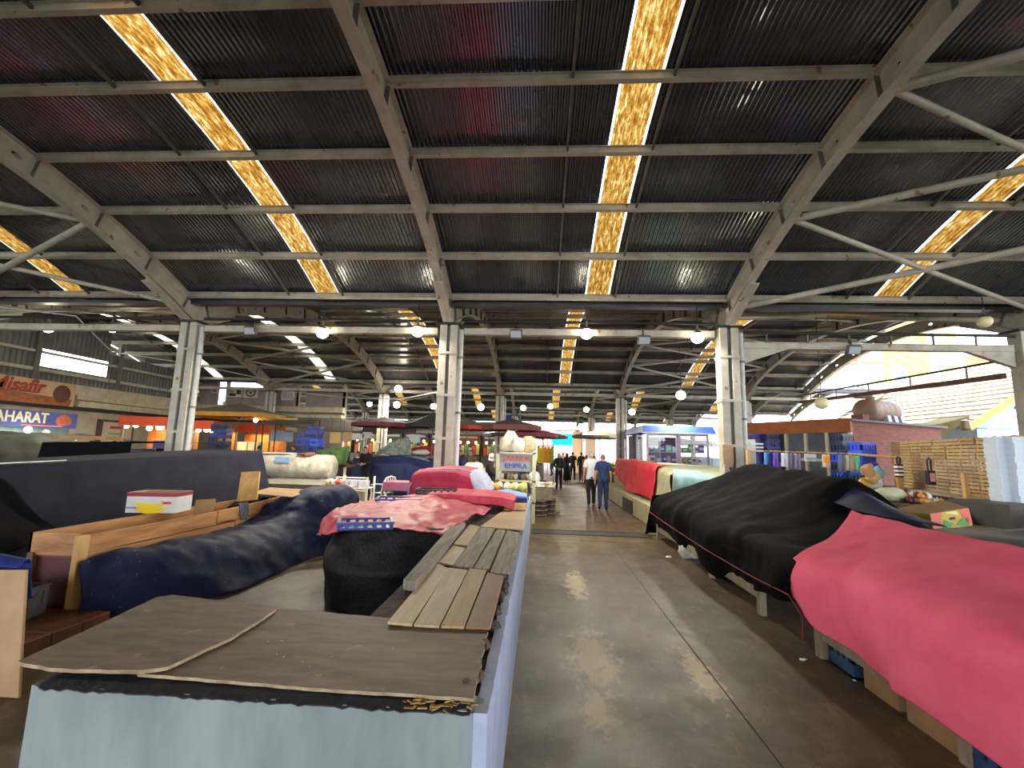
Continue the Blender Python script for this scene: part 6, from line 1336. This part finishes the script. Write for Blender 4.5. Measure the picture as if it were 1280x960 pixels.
# ================================================================== people
SKIN = mat('skin', 'b88a6c', 'a87a5e', rough=.6, scale=6)
def person(loc, H, rz, label, shirt, trousers, hair, shoes='1a1a1c', step=.0, arms='down', sleeve=.55, skirt=False, scarf=None, apron=None, lean=0.0, hand_item=None):
    """one continuous skinned body, clothes and hair as shells that follow it; faces +Y before rz"""
    k = H/1.75; V = []; E = []; R = []; B = []
    def add(p, r, par=None, bone=None):
        V.append(Vector(p)); R.append(r if isinstance(r, tuple) else (r, r)); i = len(V)-1
        if par is not None: E.append((par, i)); B.append((par, i, bone))
        return i
    L = lambda z: lean*max(0, z-.95)
    pel = add((0, 0, .95), (.15, .12)); wai = add((0, .01+L(1.12), 1.12), (.14, .105), pel, 'torso'); che = add((0, .0+L(1.3), 1.30), (.165, .115), wai, 'torso'); upc = add((0, -.01+L(1.42), 1.42), (.12, .09), che, 'torso')
    nek = add((0, .0+L(1.5), 1.51), .056, upc, 'neck'); hd0 = add((0, .03+L(1.58), 1.58), (.072, .085), nek, 'head'); hd1 = add((0, .025+L(1.66), 1.665), (.078, .095), hd0, 'head'); hd2 = add((0, .015+L(1.72), 1.725), (.05, .06), hd1, 'head')
    nose = add((0, .125+L(1.62), 1.615), .014, hd0, 'face')
    for s in (-1, 1): add((s*.088, .02+L(1.62), 1.625), .016, hd0, 'face')
    hands = []
    for s in (-1, 1):
        sh = add((s*.165, -.005+L(1.42), 1.425), .066, upc, 'sleeve')
        if arms == 'down': el = (s*.235, -.04+s*step*.25, 1.14); wr = (s*.25, .03+s*step*.45, .9)
        elif arms == 'back': el = (s*.25, -.1, 1.15); wr = (s*.05, -.17, 1.0)
        elif arms == 'front': el = (s*.23, .08+L(1.2), 1.17); wr = (s*.12, .32+L(1.2), 1.12)
        elif arms == 'work': el = (s*.24, .1+L(1.15), 1.15); wr = (s*.16, .36+L(1.0), 1.0)
        elif arms == 'bent': el = (s*.25, -.05, 1.15); wr = (s*.2, .2, 1.1)
        e = add(el, .043, sh, 'sleeve' if sleeve > .5 else 'sleeve'); w_ = add(wr, .029, e, 'forearm')
        d = (Vector(wr)-Vector(el)).normalized(); side = Vector((-s, 0, 0)) if arms != 'back' else Vector((0, 0, 1))
        pm = add(Vector(wr)+d*.055, (.036, .022), w_, 'hand')
        fwd = d.cross(Vector((1, 0, 0))).normalized() if abs(d.x) < .8 else Vector((0, 1, 0))
        for f, (o, ln) in enumerate(((-.03, .062), (-.01, .072), (.011, .068), (.031, .052))):
            a1 = Vector(wr)+d*.1+fwd*o; f1 = add(a1, .0095, pm, 'hand'); f2 = add(a1+d*ln*.5+side*.006, .0085, f1, 'hand'); add(a1+d*ln*.9+side*.024, .0075, f2, 'hand')
        t1 = add(Vector(wr)+d*.045+fwd*-.042+side*.012, .011, pm, 'hand'); add(Vector(wr)+d*.085+fwd*-.056+side*.022, .009, t1, 'hand')
    for s in (-1, 1):
        hp = add((s*.088, 0, .9), (.1, .1), pel, 'leg'); f = s*step
        kn = add((s*.1, f*.55+(.05 if f < 0 else .04), .5), .064, hp, 'leg'); lift = .05 if f < 0 else 0
        an = add((s*.105, f*1.0-(.03 if f else 0), .09+lift), .042, kn, 'leg'); he = add((s*.105, f*1.0-.045, .045+lift*1.3), .036, an, 'shoe'); to = add((s*.118, f*1.0+.13, .034+lift*.2), .034, an, 'shoe')
    me = bpy.data.meshes.new('body'); me.from_pydata([v*k for v in V], E, [])
    o = bpy.data.objects.new('body', me); C.objects.link(o)
    sk = o.modifiers.new('skin', 'SKIN'); sk.use_smooth_shade = True; sk.branch_smoothing = .4
    sub = o.modifiers.new('sub', 'SUBSURF'); sub.levels = 2; sub.render_levels = 2
    for i, sv in enumerate(me.skin_vertices[0].data): sv.radius = (R[i][0]*k, R[i][1]*k); sv.use_root = (i == 0)
    dg_ = bpy.context.evaluated_depsgraph_get(); bm_ = bpy.data.meshes.new_from_object(o.evaluated_get(dg_)); bpy.data.objects.remove(o); bpy.data.meshes.remove(me)
    root = thing('person', label, 'person', local=True)
    bo = bpy.data.objects.new('body', bm_); C.objects.link(bo); bo.parent = root; bm_.materials.clear(); bm_.materials.append(SKIN)
    bm_.polygons.foreach_set('use_smooth', [True]*len(bm_.polygons))
    # region of every face = nearest bone
    reg = []
    segs = [(V[a]*k, V[b]*k, n, (R[a][0]+R[b][0])/2) for a, b, n in B]
    for p in bm_.polygons:
        c = p.center; best = None
        for a, b, n, r in segs:
            ab = b-a; t = max(0, min(1, (c-a).dot(ab)/max(ab.length_squared, 1e-9))); dd = (c-(a+ab*t)).length-r*k*.8
            if best is None or dd < best[0]: best = (dd, n, t)
        reg.append(best[1:])
    def shell(name, test, off, m, smooth=True):
        fs = [p for p, r in zip(bm_.polygons, reg) if test(p.center/k, r)]
        idx = {}; vs = []; F = []
        for p in fs:
            f = []
            for vi in p.vertices:
                if vi not in idx:
                    v = bm_.vertices[vi]; idx[vi] = len(vs); nz = noise.noise(v.co*9+Vector((H*7, 0, 0)))
                    vs.append(v.co+v.normal*(off+.006*nz))
                f.append(idx[vi])
            F.append(tuple(f))
        if not F: return
        mb = MB(); mb.add(vs, F); ob_ = mb.build(name, m, root, True); sd = ob_.modifiers.new('t', 'SOLIDIFY'); sd.thickness = .008; sd.offset = -1
        return ob_
    MS = lambda nm, c: mat('%s %s' % (nm, c), c, rough=.85, scale=5)
    shell('shirt', lambda c, r: (r[0] == 'torso' and c.z > .93) or (r[0] == 'sleeve' and (sleeve >= 1 or r[1] < 2) and (sleeve >= 1 or c.z > 1.43-.36*sleeve)) or (r[0] == 'leg' and c.z > .86) or (sleeve >= 1 and r[0] == 'forearm' and r[1] < .85) or (r[0] == 'neck' and c.z < 1.46), .020, MS('shirt', shirt))
    if skirt:
        mb = MB(); prof = [(.17, 1.0), (.2, .85), (.23, .5), (.25, .12)]
        mb.lathe([(r*k, z*k) for r, z in prof], 18, (0, 0, 0), sy=.85); mb.f = mb.f[:-2]; ob_ = mb.build('skirt', MS('skirt', trousers), root, True); ob_.modifiers.new('t', 'SOLIDIFY').thickness = .01
    else: shell('trousers', lambda c, r: (r[0] == 'leg' and c.z > .09) or (r[0] == 'torso' and c.z < .97), .013, MS('trousers', trousers))
    shell('shoes', lambda c, r: r[0] == 'shoe' or (r[0] == 'leg' and c.z < .08), .008, MS('shoes', shoes))
    if scarf: shell('headscarf', lambda c, r: (r[0] in ('head', 'neck') and (c.y-lean*(c.z-.95) < .075 or c.z > 1.7)), .022, MS('scarf', scarf))
    elif hair: shell('hair', lambda c, r: r[0] == 'head' and (c.z > 1.685 or (c.y-lean*(c.z-.95) < .02 and c.z > 1.565)), .010, MS('hair', hair))
    if apron:
        mb = MB(); mb.box(-.16*k, .16*k, (.15+lean*.3)*k, (.16+lean*.3)*k, .5*k, 1.3*k); mb.build('apron', MS('apron', apron), root, bevel=.003)
    for s in (-1, 1): MB().blob((s*.03*k, (.118+L(1.64))*k, 1.645*k), .008, 6, 4, 0).build('eye', mat('eye dark', '20140e', rough=.2), root)
    MB().box(-.022*k, .022*k, (.112+L(1.58))*k, (.118+L(1.58))*k, 1.572*k, 1.58*k).build('mouth', mat('lips', '8a4a40', rough=.5), root)
    root.location = loc; root.rotation_euler.z = rz
    # feet on the floor: lowest point of the shoes at z = 0
    zmin = min(v.co.z for v in bm_.vertices)-.006; root.location.z = loc[2]-zmin if loc[2] < .01 else loc[2]
    return root
person((1.68, 15.3, 0), 1.75, .05, 'man in a white t-shirt and black trousers walking away down the aisle', 'd8d8da', '121214', 'b8b2a8', 'c8c8c8', .2)
person((1.95, 14.5, 0), 1.68, -.05, 'man in a navy t-shirt and navy trousers walking away beside the white shirt', '1a2c56', '18284e', '6a6460', '14161c', .08)
person((.90, 21.3, 0), 1.66, .1, 'man in dark clothes with hands clasped behind his back in the aisle', '14161e', '101116', '9a948c', '8a8480', .06, 'back', 1)
person((-1.45, 13.4, 0), 1.62, -1.4, 'woman with a white headscarf and black apron working beside the cream rack', '1c1c22', '141418', None, arms='work', sleeve=1, skirt=True, scarf='d8dce4', apron='101014', lean=.12)
p = at(325, 545, 18.5); person((p.x, 18.5, 0), 1.66, .3, 'man in a white shirt standing under the mustard parasol', 'd0d0cc', '3a3a40', '2a2420', arms='work', lean=.1)
p = at(461, 555, 16.6); person((p.x, 16.6, 0), 1.72, 2.9, 'person in black bending over behind the navy covered stall', '101014', '1a1a20', '18120e', arms='front', sleeve=1, lean=.25)
p = at(403, 555, 18); person((p.x, 18, 0), 1.66, 1.6, 'woman in a pale pink top behind the stacked blue crates', 'c8a8b8', '3a3444', '2a1e18', arms='front')
for u, Y, H, rz, sh, tr, hr, lab, kw in ((709, 27, 1.64, .4, '16161c', '141416', None, 'woman in a long black dress and dark scarf far down the aisle', dict(skirt=True, scarf='1a1a20', sleeve=1)),
        (716, 29, 1.72, -.3, '2a2638', '1c1c26', '2a2018', 'man in a dark purple shirt among the far shoppers', {}), (727, 28, 1.72, .2, '22301f', '1a2028', '1e1814', 'man in a dark green jacket among the far shoppers', dict(sleeve=1)),
        (704, 31, 1.7, 3.0, 'b8a088', '2a2a34', '2a1e16', 'man in a tan shirt facing us among the far shoppers', {}), (733, 26, 1.58, .1, 'a85a68', '8a5058', '3a2a20', 'woman in a rose coloured dress left of the white shirt', dict(skirt=True)),
        (690, 33, 1.7, 1.0, '3a3a50', '20202a', '1a1410', 'man in a slate shirt at the stalls left of the far aisle', {}), (741, 34, 1.7, -.6, '4a4a58', '2a2a36', '201812', 'man in a grey shirt at the far end of the aisle', dict(sleeve=1)),
        (576, 19, 1.68, 2.8, '2a3648', '20242c', '1a1410', 'man in a slate blue shirt behind the crates right of the central column', {}), (589, 18, 1.7, 3.0, '6a5a3a', '2a2a2c', '1a1410', 'man in a brown shirt behind the cream sacks', {}),
        (368, 20, 1.66, 2.6, '20242c', '20242c', '1a1410', 'man in dark grey behind the long stained trough', {}), (143, 17.5, 1.68, 2.0, 'c04a2c', '28283a', '20180f', 'man in an orange red shirt at the lit food stall', {}), (114, 18.5, 1.66, 2.2, '28406a', '20263a', '20180f', 'man in a blue shirt beside the spice shop', {})):
    p = at(u, 560, Y); person((p.x, Y, 0), H, rz, lab, sh, tr, hr, step=.1, arms='front' if Y % 2 else 'down', **kw)
# ================================================================== far stalls of produce and clothes
rf = random.Random(17)
PC = [('tomatoes', 'b83020'), ('oranges', 'd87a1c'), ('lemons', 'd8c030'), ('greens', '4a7a2c'), ('aubergines', '3a2038'), ('onions', 'c89a5a'), ('peppers', '7a9a2c'), ('apples', 'a82c30'), ('potatoes', 'a88a58')]
def produce_stall(x0, x1, y0, y1, label, facing=-1, front='4a5a6a'):
    t = thing('produce_stall', label, 'stall', ((x0+x1)/2, (y0+y1)/2, 0))
    MB().box(x0, x1, y0, y1, .0, .8).build('table_block', mat('stall cloth '+front, front, rough=.8, scale=3), t)
    n = max(2, int((x1-x0)/.5)); wq = (x1-x0)/n
    for i in range(n):
        nm, c = rf.choice(PC); xa = x0+i*wq
        MB().box(xa+.02, xa+wq-.02, y0, y1, .8, .9).build('tray', mat('tray wood', '8a7048', rough=.8, scale=3) if i % 2 else CRATEN, t)
        mb = MB()
        for q in range(14): mb.blob((xa+rf.uniform(.1, wq-.1), rf.uniform(y0+.08, y1-.1), .92+rf.uniform(0, .12)), .075, 6, 4, .1, seed=q)
        tag(mb.build(nm, mat('pile '+nm, c, rough=.45), t, True), kind='stuff')
    return t
k_ = 0
for (x0, x1, y0, lab, fr) in ((-1.9, -.4, 17.2, 'produce stall left of the aisle behind the white striped sacks', '5a5a60'), (-2.2, -.2, 21.5, 'second produce stall back on the left of the aisle', '3a4a6a'), (-2.4, .0, 26.5, 'third produce stall back on the left of the aisle', '6a3a34'), (-2.5, .2, 32, 'fourth produce stall back on the left of the aisle', '4a4a40'), (-2.6, .3, 40.6, 'fifth produce stall back on the left of the aisle', '5a4a5a'),
        (3.0, 4.4, 26.5, 'produce stall on the right of the aisle behind the glass kiosk', '6a5a44'), (3.1, 5.0, 31, 'second produce stall back on the right of the aisle', '4a4a58'), (3.2, 5.4, 37, 'third produce stall back on the right of the aisle', '5a4a3a'), (3.3, 5.6, 44, 'farthest produce stall on the right of the aisle', '44505a'),
        (-6.0, -3.4, 21.6, 'produce stall right behind the red sheet and central column', '3a3a40'), (-8.8, -6.6, 19.2, 'produce stall below the brown parasol', '4a3a3a'), (-11, -9, 20.5, 'produce stall below the long sagging canopy', '40404a'), (-8, -5, 24, 'long produce stall deep behind the brown parasol', '5a4a3a'), (-10.9, -8.3, 26.4, 'produce stall against the far left wall end', '444a3a'), (-7.6, -4.6, 30, 'dim produce stall far behind the central column', '3a3a44'), (-14.6, -12.4, 21.5, 'produce stall behind the mustard parasol', '5a2a2a')):
    produce_stall(x0, x1, y0, y0+1.1, lab, -1, fr)
# garments hung at the far left of the aisle
hr_ = thing('garment_rail', 'rail of yellow and orange garments at the far left of the aisle', 'rail', (-.05, 24, 0))
ga, gb = at(672, 560, 24), at(692, 560, 24)
MB().tube([ga+Vector((0, 0, .1)), gb+Vector((0, 0, .1))], .02, 6).build('bar', STEELD, hr_)
for p in (ga, gb): MB().tube([(p.x, 24, 0), (p.x, 24, p.z+.1)], .02, 6).build('post', STEELD, hr_)
for i, c in enumerate(('d8c030', 'd8b020', 'd88a1c', 'c8901c', '7a9a30')):
    x = ga.x+(gb.x-ga.x)*(i+.5)/5; MB().prism([(x-.06, 23.95, ga.z+.08), (x+.06, 23.95, ga.z+.08), (x+.1, 23.95, ga.z-.15), (x+.08, 23.95, ga.z-.75), (x-.08, 23.95, ga.z-.75), (x-.1, 23.95, ga.z-.15)], (0, .1, 0)).build('garment', mat('garment '+c, c, rough=.8), hr_)
# hanging strips of goods under the brown canopy
for i, (u, v, w_, h_, c, nm) in enumerate(((419, 547, 14, 14, 'c8a868', 'tan printed sheet'), (434, 546, 12, 12, 'b8946a', 'tan sheet with red dots'), (447, 546, 16, 8, 'c8c4b8', 'white lettered strip'), (459, 544, 12, 8, 'b8b4a8', 'grey white strip'), (518, 548, 14, 10, 'b0bcb8', 'pale blue sheet'), (352, 545, 30, 14, '8a98a8', 'blue grey sheet'), (364, 537, 16, 6, 'c0a884', 'beige boxed strip'))):
    p = at(u, v, 19.4); q = w_*19.4/CF/2; hh = h_*19.4/CF/2
    t = thing('hung_sheet', '%s hanging in the stalls %s' % (nm, 'left of the central column' if u > 400 else 'behind the blue crates'), 'sheet', (p.x, 19.4, p.z-hh))
    MB().box(p.x-q, p.x+q, 19.4, 19.42, p.z-hh, p.z+hh).build('panel', mat('sheet '+c, c, rough=.7, scale=5), t)
    for s in (-.8, .8): MB().tube([(p.x+s*q, 19.41, p.z+hh-.02), (p.x+s*q, 19.41, 2.85)], .006, 4).build('cord', BLACKM, t)
    MB().box(p.x-q-.05, p.x+q+.05, 19.39, 19.43, 2.84, 2.87).build('bar', STEELD, t)
# lit shop fronts along the far back wall
rq = random.Random(31)
for i in range(8):
    x0 = -27.5+i*3.0; x1 = x0+2.8; c = ('7a2c28', '2c4a6a', '8a6a34', '3a5a3a', '6a3a5a', '34344a', '9a4a2a', '4a4a44')[i]
    t = thing('market_shop', '%s shop front at the far back wall, %s from the left' % (('dark red', 'blue', 'ochre', 'green', 'plum', 'slate', 'rust', 'grey')[i], NTH[i]), 'shop', ((x0+x1)/2, 53.4, 0))
    MB().box(x0, x1, 53.3, 53.38, 0, 2.9).build('back_panel', mat('shop dark interior', '2a2622', '3a332c', rough=.8, scale=2), t)
    MB().box(x0, x1, 52.6, 53.3, 2.7, 3.35).build('fascia', mat('fascia '+c, c, rough=.7), t); MB().box(x0+.3, x1-.3, 52.55, 52.6, 2.9, 3.15).build('sign_strip', mat('pale sign strip', 'c8c0aa', rough=.7), t)
    MB().box(x0, x1, 52.2, 53, 0, .95).build('counter', mat('shop counter '+c, '5a5248', rough=.7), t)
    for q in range(3): MB().blob((x0+.5+q*.9, 52.8, 2.45), .14, 8, 6, 0).build('bulb', MATS['warm stall bulb'], t, smooth=True)
    for q in range(6): MB().box(x0+.15+q*.43, x0+.5+q*.43, 53.0, 53.28, 1.0+(q % 2)*.1, 1.9+(q % 3)*.2).build('goods', mat('shop goods %d' % (q % 4), ('b84a34', 'c8b060', '6a8a5a', 'a8a8a8')[q % 4], rough=.7), t)
canopy([[at(440, 541, 34), at(480, 543, 34), at(520, 541, 34)], [at(445, 534, 38), at(482, 533, 38), at(520, 534, 38)]], 'wide dark canopy deep behind the brown parasol', DKC, .1)
canopy([[at(560, 541, 32), at(585, 543, 32), at(612, 541, 32)], [at(562, 535, 36), at(586, 534, 36), at(612, 535, 36)]], 'dark grey canopy deep behind the orange red valance', mat('slate canvas', '4a4a50', '3c3c42', rough=.8, scale=3), .1)
# cyan screen at the end of the aisle
cs = at(705.5, 549.5, 46); sc_ = thing('cyan_screen', 'glowing cyan screen hanging at the far end of the aisle', 'screen', (cs.x, 46, cs.z))
MB().box(cs.x-1.15, cs.x+1.15, 46, 46.1, cs.z-.5, cs.z+.52).build('panel', mat('cyan screen glow', (.0, .62, .68), rough=.5, emit=1.3), sc_); MB().box(cs.x-1.2, cs.x+1.2, 46.02, 46.14, cs.z-.56, cs.z+.58).build('frame', BLACKM, sc_)
for s in (-1, 1): MB().tube([(cs.x+s*1.1, 46.1, 0), (cs.x+s*1.1, 46.1, cs.z)], .05, 6).build('post', STEELD, sc_)
# boxes hung on the far columns by the aisle
for u, v, c, lab in ((722, 544, 'c8a888', 'tall tan board standing at the far end of the aisle, left of two'), (738, 544, 'b8a08c', 'tall pale board standing at the far end of the aisle, right of two')):
    p = at(u, v, 38.9); p.x = p.x; solo(MB().box(p.x-.4, p.x+.4, 38.8, 39.0, 0, p.z+.3), 'notice_board', mat('notice '+c, c, rough=.7), lab, 'notice')
p = at(725, 523, 53.3); solo(MB().box(p.x-.35, p.x+.35, 53.2, 53.3, p.z-.6, p.z+.6), 'green_sign', mat('green sign', '3a9a5a', '58b878', rough=.6, scale=2), 'small green sign on a last row column at the aisle end', 'sign')
p = at(641, 519, 52.4); bs = thing('blue_banner', 'blue banner with a turquoise half hanging at the far end left of the pink building', 'banner', (p.x, 52.35, p.z))
MB().box(p.x-.85, p.x, 52.3, 52.4, p.z-.6, p.z+.6).build('panel', mat('banner blue', '2a6ac0', rough=.6), bs); MB().box(p.x, p.x+.7, 52.3, 52.4, p.z-.6, p.z+.5).build('panel', mat('banner turquoise', '2aa0b8', rough=.6), bs)
# ================================================================== buildings outside
def facade(name, label, x0, x1, y, d, h, m, wins, wm, roof=None, skew=True):
    t = thing(name, label, 'building', ((x0+x1)/2, y, 0))
    k_ = d/y if skew else 0
    MB().prism([(x0, y, 0), (x1, y, 0), (x1+x1*k_, y+d, 0), (x0+x0*k_, y+d, 0)], (0, 0, h)).build('wall', m, t)
    for (wx, wz, ww, wh) in wins:
        f = MB().box(wx-ww/2-.08, wx+ww/2+.08, y-.06, y, wz-.08, wz+wh+.08).build('window', WHITE, t)
        MB().box(wx-ww/2, wx+ww/2, y-.08, y-.055, wz, wz+wh).build('pane', wm, f)
    if roof: MB().box(x0-.4, x1+.4, y-.5, y+d+.4, h, h+.3).build('roof', roof, t)
    return t
PANE = mat('window pane', '5a7a98', '486884', rough=.15, scale=1)
facade('pink_building', 'pink town building with rows of windows beyond the far end of the hall', -6, 15, 88, 8, 9.6, mat('pink render', 'd88a88', 'cc7a78', rough=.8, scale=.4), [(-4+2.1*i, z, 1.0, 1.3) for i in range(9) for z in (3.6, 6.6)], PANE, mat('pale roof', 'b0a8a0', rough=.8))
facade('white_building', 'white town building beyond the far end right of the pink one', 16, 34, 90, 8, 8, mat('white render', 'd8d4cc', 'c8c4bc', rough=.8, scale=.4), [(18+2.6*i, z, 1.2, 1.4) for i in range(6) for z in (3, 5.6)], PANE)
YB = mat('yellow brick', 'c8a458', 'a8803c', rough=.85, scale=2.5, lo=.42, hi=.6)
bx0, bx1 = at(1103, 450, 38).x, at(1162, 450, 38).x
facade('brick_tower', 'tall yellow brick block outside the open right side', bx0, bx1, 38, 9, 16, YB, [(bx0+1.2, 7.5, .9, 1.4)], PANE)
facade('ochre_house', 'ochre house with a white corner right of the yellow brick block outside', bx1+.9, at(1206, 450, 38).x, 38.5, 8, 16, mat('ochre render', 'd8b46c', 'c8a058', rough=.85, scale=1), [(bx1+2.2, 6, .8, 1.2)], PANE)
facade('white_house', 'narrow white stair block between the yellow brick block and ochre house', bx1, bx1+.9, 38.2, 8, 16, mat('white render', 'd8d4cc', rough=.8), [(bx1+.45, 5+1.6*i, .4, .6) for i in range(5)], PANE)
facade('orange_house', 'orange rendered house at the far right outside', at(1208, 450, 36).x, at(1300, 450, 36).x, 36, 8, 9.6, mat('orange render', 'c87848', 'b86a3c', rough=.85, scale=1), [(at(1225, 450, 36).x, 6.6, 1.2, 1.6)], PANE)
# house with a tiled roof and orange verge
hx, hy = at(1215, 517, 17).x, 17.0
th = thing('tiled_house', 'pale blue house with a pale tiled roof and orange verge outside on the right', 'house', (hx+3, hy, 0))
MB().prism([(hx+.1, hy, 0), (hx+8, hy, 0), (hx+8, hy, 3.1), (hx+4.2, hy, 5.9), (hx+.1, hy, 3.1)], (0, 8, 0)).build('wall', mat('pale blue boarding', 'a8bcc8', '98aebc', rough=.7, scale=2), th)
for i in range(5): MB().box(hx+.1, hx+6, hy-.03, hy, 1.2+i*.42, 1.23+i*.42).build('board_joint', mat('board shadow', '7a8c98', rough=.8), th)
TILE = mat('sun bleached tile', 'b8aa94', 'a0927e', rough=.85, scale=3)
sl = Vector((4.2, 0, 2.8)); L_ = sl.length; sl.normalize(); up = Vector((-sl.z, 0, sl.x))
for i in range(15):
    a = Vector((hx-.3, hy-.25, 2.92))+sl*(i*L_*1.07/15); m = MB(); m.prism([a+up*.05, a+sl*.36+up*.0, a+sl*.36+up*.04, a+up*.1], (0, 9.2, 0)); m.build('tile_course', TILE, th)
MB().prism([Vector((hx-.35, hy-.32, 2.78)), Vector((hx-.35, hy-.32, 2.78))+sl*L_*1.1, Vector((hx-.35, hy-.32, 3.02))+sl*L_*1.1, Vector((hx-.35, hy-.32, 3.02))], (0, .1, 0)).build('verge', mat('orange verge', 'd07a34', rough=.7), th)
wq = MB().box(hx+.5, hx+2.2, hy-.06, hy, 1.25, 1.75).build('window', mat('cream frame', 'c8b48c', rough=.7), th); MB().box(hx+.6, hx+2.1, hy-.08, hy-.06, 1.32, 1.7).build('pane', PANE, wq)
ly = at(1188, 535, 16)
sd_ = thing('cream_awning', 'cream lean-to awning with a lantern before the tiled house', 'awning', (ly.x, 16, 0))
MB().prism([at(1175, 530, 16.5), at(1212, 520, 15.6), at(1212, 524, 15.6), at(1175, 547, 16.5)], (0, 1.2, 0)).build('cover', mat('cream canvas', 'd0c094', 'c0b080', rough=.8, scale=2), sd_)
for u in (1176, 1211): q = at(u, 540, 16.2); MB().tube([(q.x, 16.4, 0), (q.x, 16.4, 2.5)], .05, 6).build('post', STEELD, sd_)
q = at(1207, 530, 15.4); MB().lathe([(.02, .34), (.12, .3), (.16, .05), (.1, 0)], 8, (q.x, 15.4, q.z-.2)).build('lantern', mat('lantern brass', '8a7050', rough=.4), sd_)
# hillside houses and trees
hl = struct(MB().prism([(30, 120, -.2), (130, 120, -.2), (130, 120, 10), (80, 120, 11), (46, 120, 9), (30, 120, 4)], (0, 20, 0)).build('hill', mat('hill green', '7a8a5a', '66784c', rough=.9, scale=.2)))
for i, (u, v, wd, h, c, nm) in enumerate(((1043, 462, 5, 4, 'c8c4bc', 'white'), (1058, 466, 6, 4, 'd0a090', 'pinkish'), (1071, 463, 5, 5, 'b8bcc8', 'grey blue'), (1030, 465, 4, 4, 'c8bc98', 'cream'), (1090, 464, 6, 4, 'c0a898', 'tan'))):
    p = at(u, v, 100); HY = 100+(0, 8, 16, 5, 12)[i]; p = at(u, v, HY); t = thing('hill_house', '%s house on the hillside outside, %s from the left' % (nm, ['second', 'third', 'fourth', 'leftmost', 'fifth'][i]), 'house', (p.x, HY, 0))
    MB().box(p.x-wd/2, p.x+wd/2, HY, HY+4, 0, p.z+h/2).build('wall', mat('hill wall '+nm, c, rough=.8), t)
    MB().prism([(p.x-wd/2-.4, HY-.4, p.z+h/2), (p.x+wd/2+.4, HY-.4, p.z+h/2), (p.x, HY-.4, p.z+h/2+1.6)], (0, 4.8, 0)).build('roof', mat('hill roof', 'a8604c', rough=.8), t)
    for s in (-1, 1): f = MB().box(p.x+s*wd/4-.5, p.x+s*wd/4+.5, HY-.1, HY, p.z-.6, p.z+.8).build('window', PANE, t)
for i, (u, Y) in enumerate(((1025, 60), (985, 64), (960, 58))):
    p = at(u, 540, Y); t = thing('tree', 'leafy tree outside beyond the open right side, %s from the left' % ['third', 'second', 'first'][i], 'tree', (p.x, Y, 0))
    MB().tube([(p.x, Y, 0), (p.x+.2, Y, 2), (p.x, Y, 4)], [.25, .2, .12], 8).build('trunk', BROWNW, t)
    mb = MB(); r3 = random.Random(i)
    for q in range(420):
        th_, ph = r3.uniform(0, 2*PI), math.acos(r3.uniform(-1, 1)); rr = 1.7*r3.uniform(.5, 1); c = Vector((p.x+rr*math.sin(ph)*math.cos(th_), Y+rr*math.sin(ph)*math.sin(th_), 4+rr*.9*math.cos(ph)))
        a = Vector((r3.uniform(-1, 1), r3.uniform(-1, 1), r3.uniform(-1, 1)))*.28; b_ = a.orthogonal().normalized()*.16; mb.add([c-a, c+b_, c+a, c-b_], [(0, 1, 2, 3)])
    tag(mb.build('foliage', mat('leaf green', '5a7a34', '48642a', rough=.7, scale=3), t), kind='stuff')
# low white stalls in the open right side
for i, (u, Y, wd, h) in enumerate(((965, 30, 4, 1.4), (1010, 28, 5, 1.5), (1050, 27, 4, 1.3), (850, 40, 5, 1.6), (880, 44, 4, 1.5))):
    p = at(u, 545, Y); t = thing('white_stall', 'white covered stall outside in the light, %s' % ['right of the right column', 'second right of the right column', 'above the brick kiosk', 'behind the kiosk roof', 'far behind the glass kiosk'][i], 'stall', (p.x, Y, 0))
    MB().box(p.x-wd/2, p.x+wd/2, Y, Y+2, 0, h).build('counter', mat('pale stall front', 'a8b0b8', '8898a8', rough=.8, scale=1), t)
    MB().prism([(p.x-wd/2-.2, Y-.4, 2.6), (p.x+wd/2+.2, Y-.4, 2.6), (p.x, Y-.4, 3.1)], (0, 2.8, 0)).build('canopy', mat('white canvas', 'd4d4d4', rough=.8), t)
    for s in (-1, 1): MB().tube([(p.x+s*wd/2, Y-.2, 0), (p.x+s*wd/2, Y-.2, 2.6)], .03, 6).build('post', STEELD, t)
# electric cables slung below the beams
for i, (pts, lab) in enumerate((([(0, 384, 10), (95, 395, 10.2), (140, 440, 12), (240, 455, 14), (345, 477, 20)], 'pale cable slung from the gutter past the cream column'), ([(342, 487, 24.8), (440, 498, 17), (500, 499, 13), (548, 490, 10.75)], 'thin cable slung to the central column'))):
    solo(MB().tube([at(*p) for p in pts], .015, 5), 'cable', PIPEW, lab, 'cable', smooth=True)
for o in LOCAL:
    if '_local' in o: del o['_local']
for o in list(bpy.data.objects):
    if '_local' in o: del o['_local']
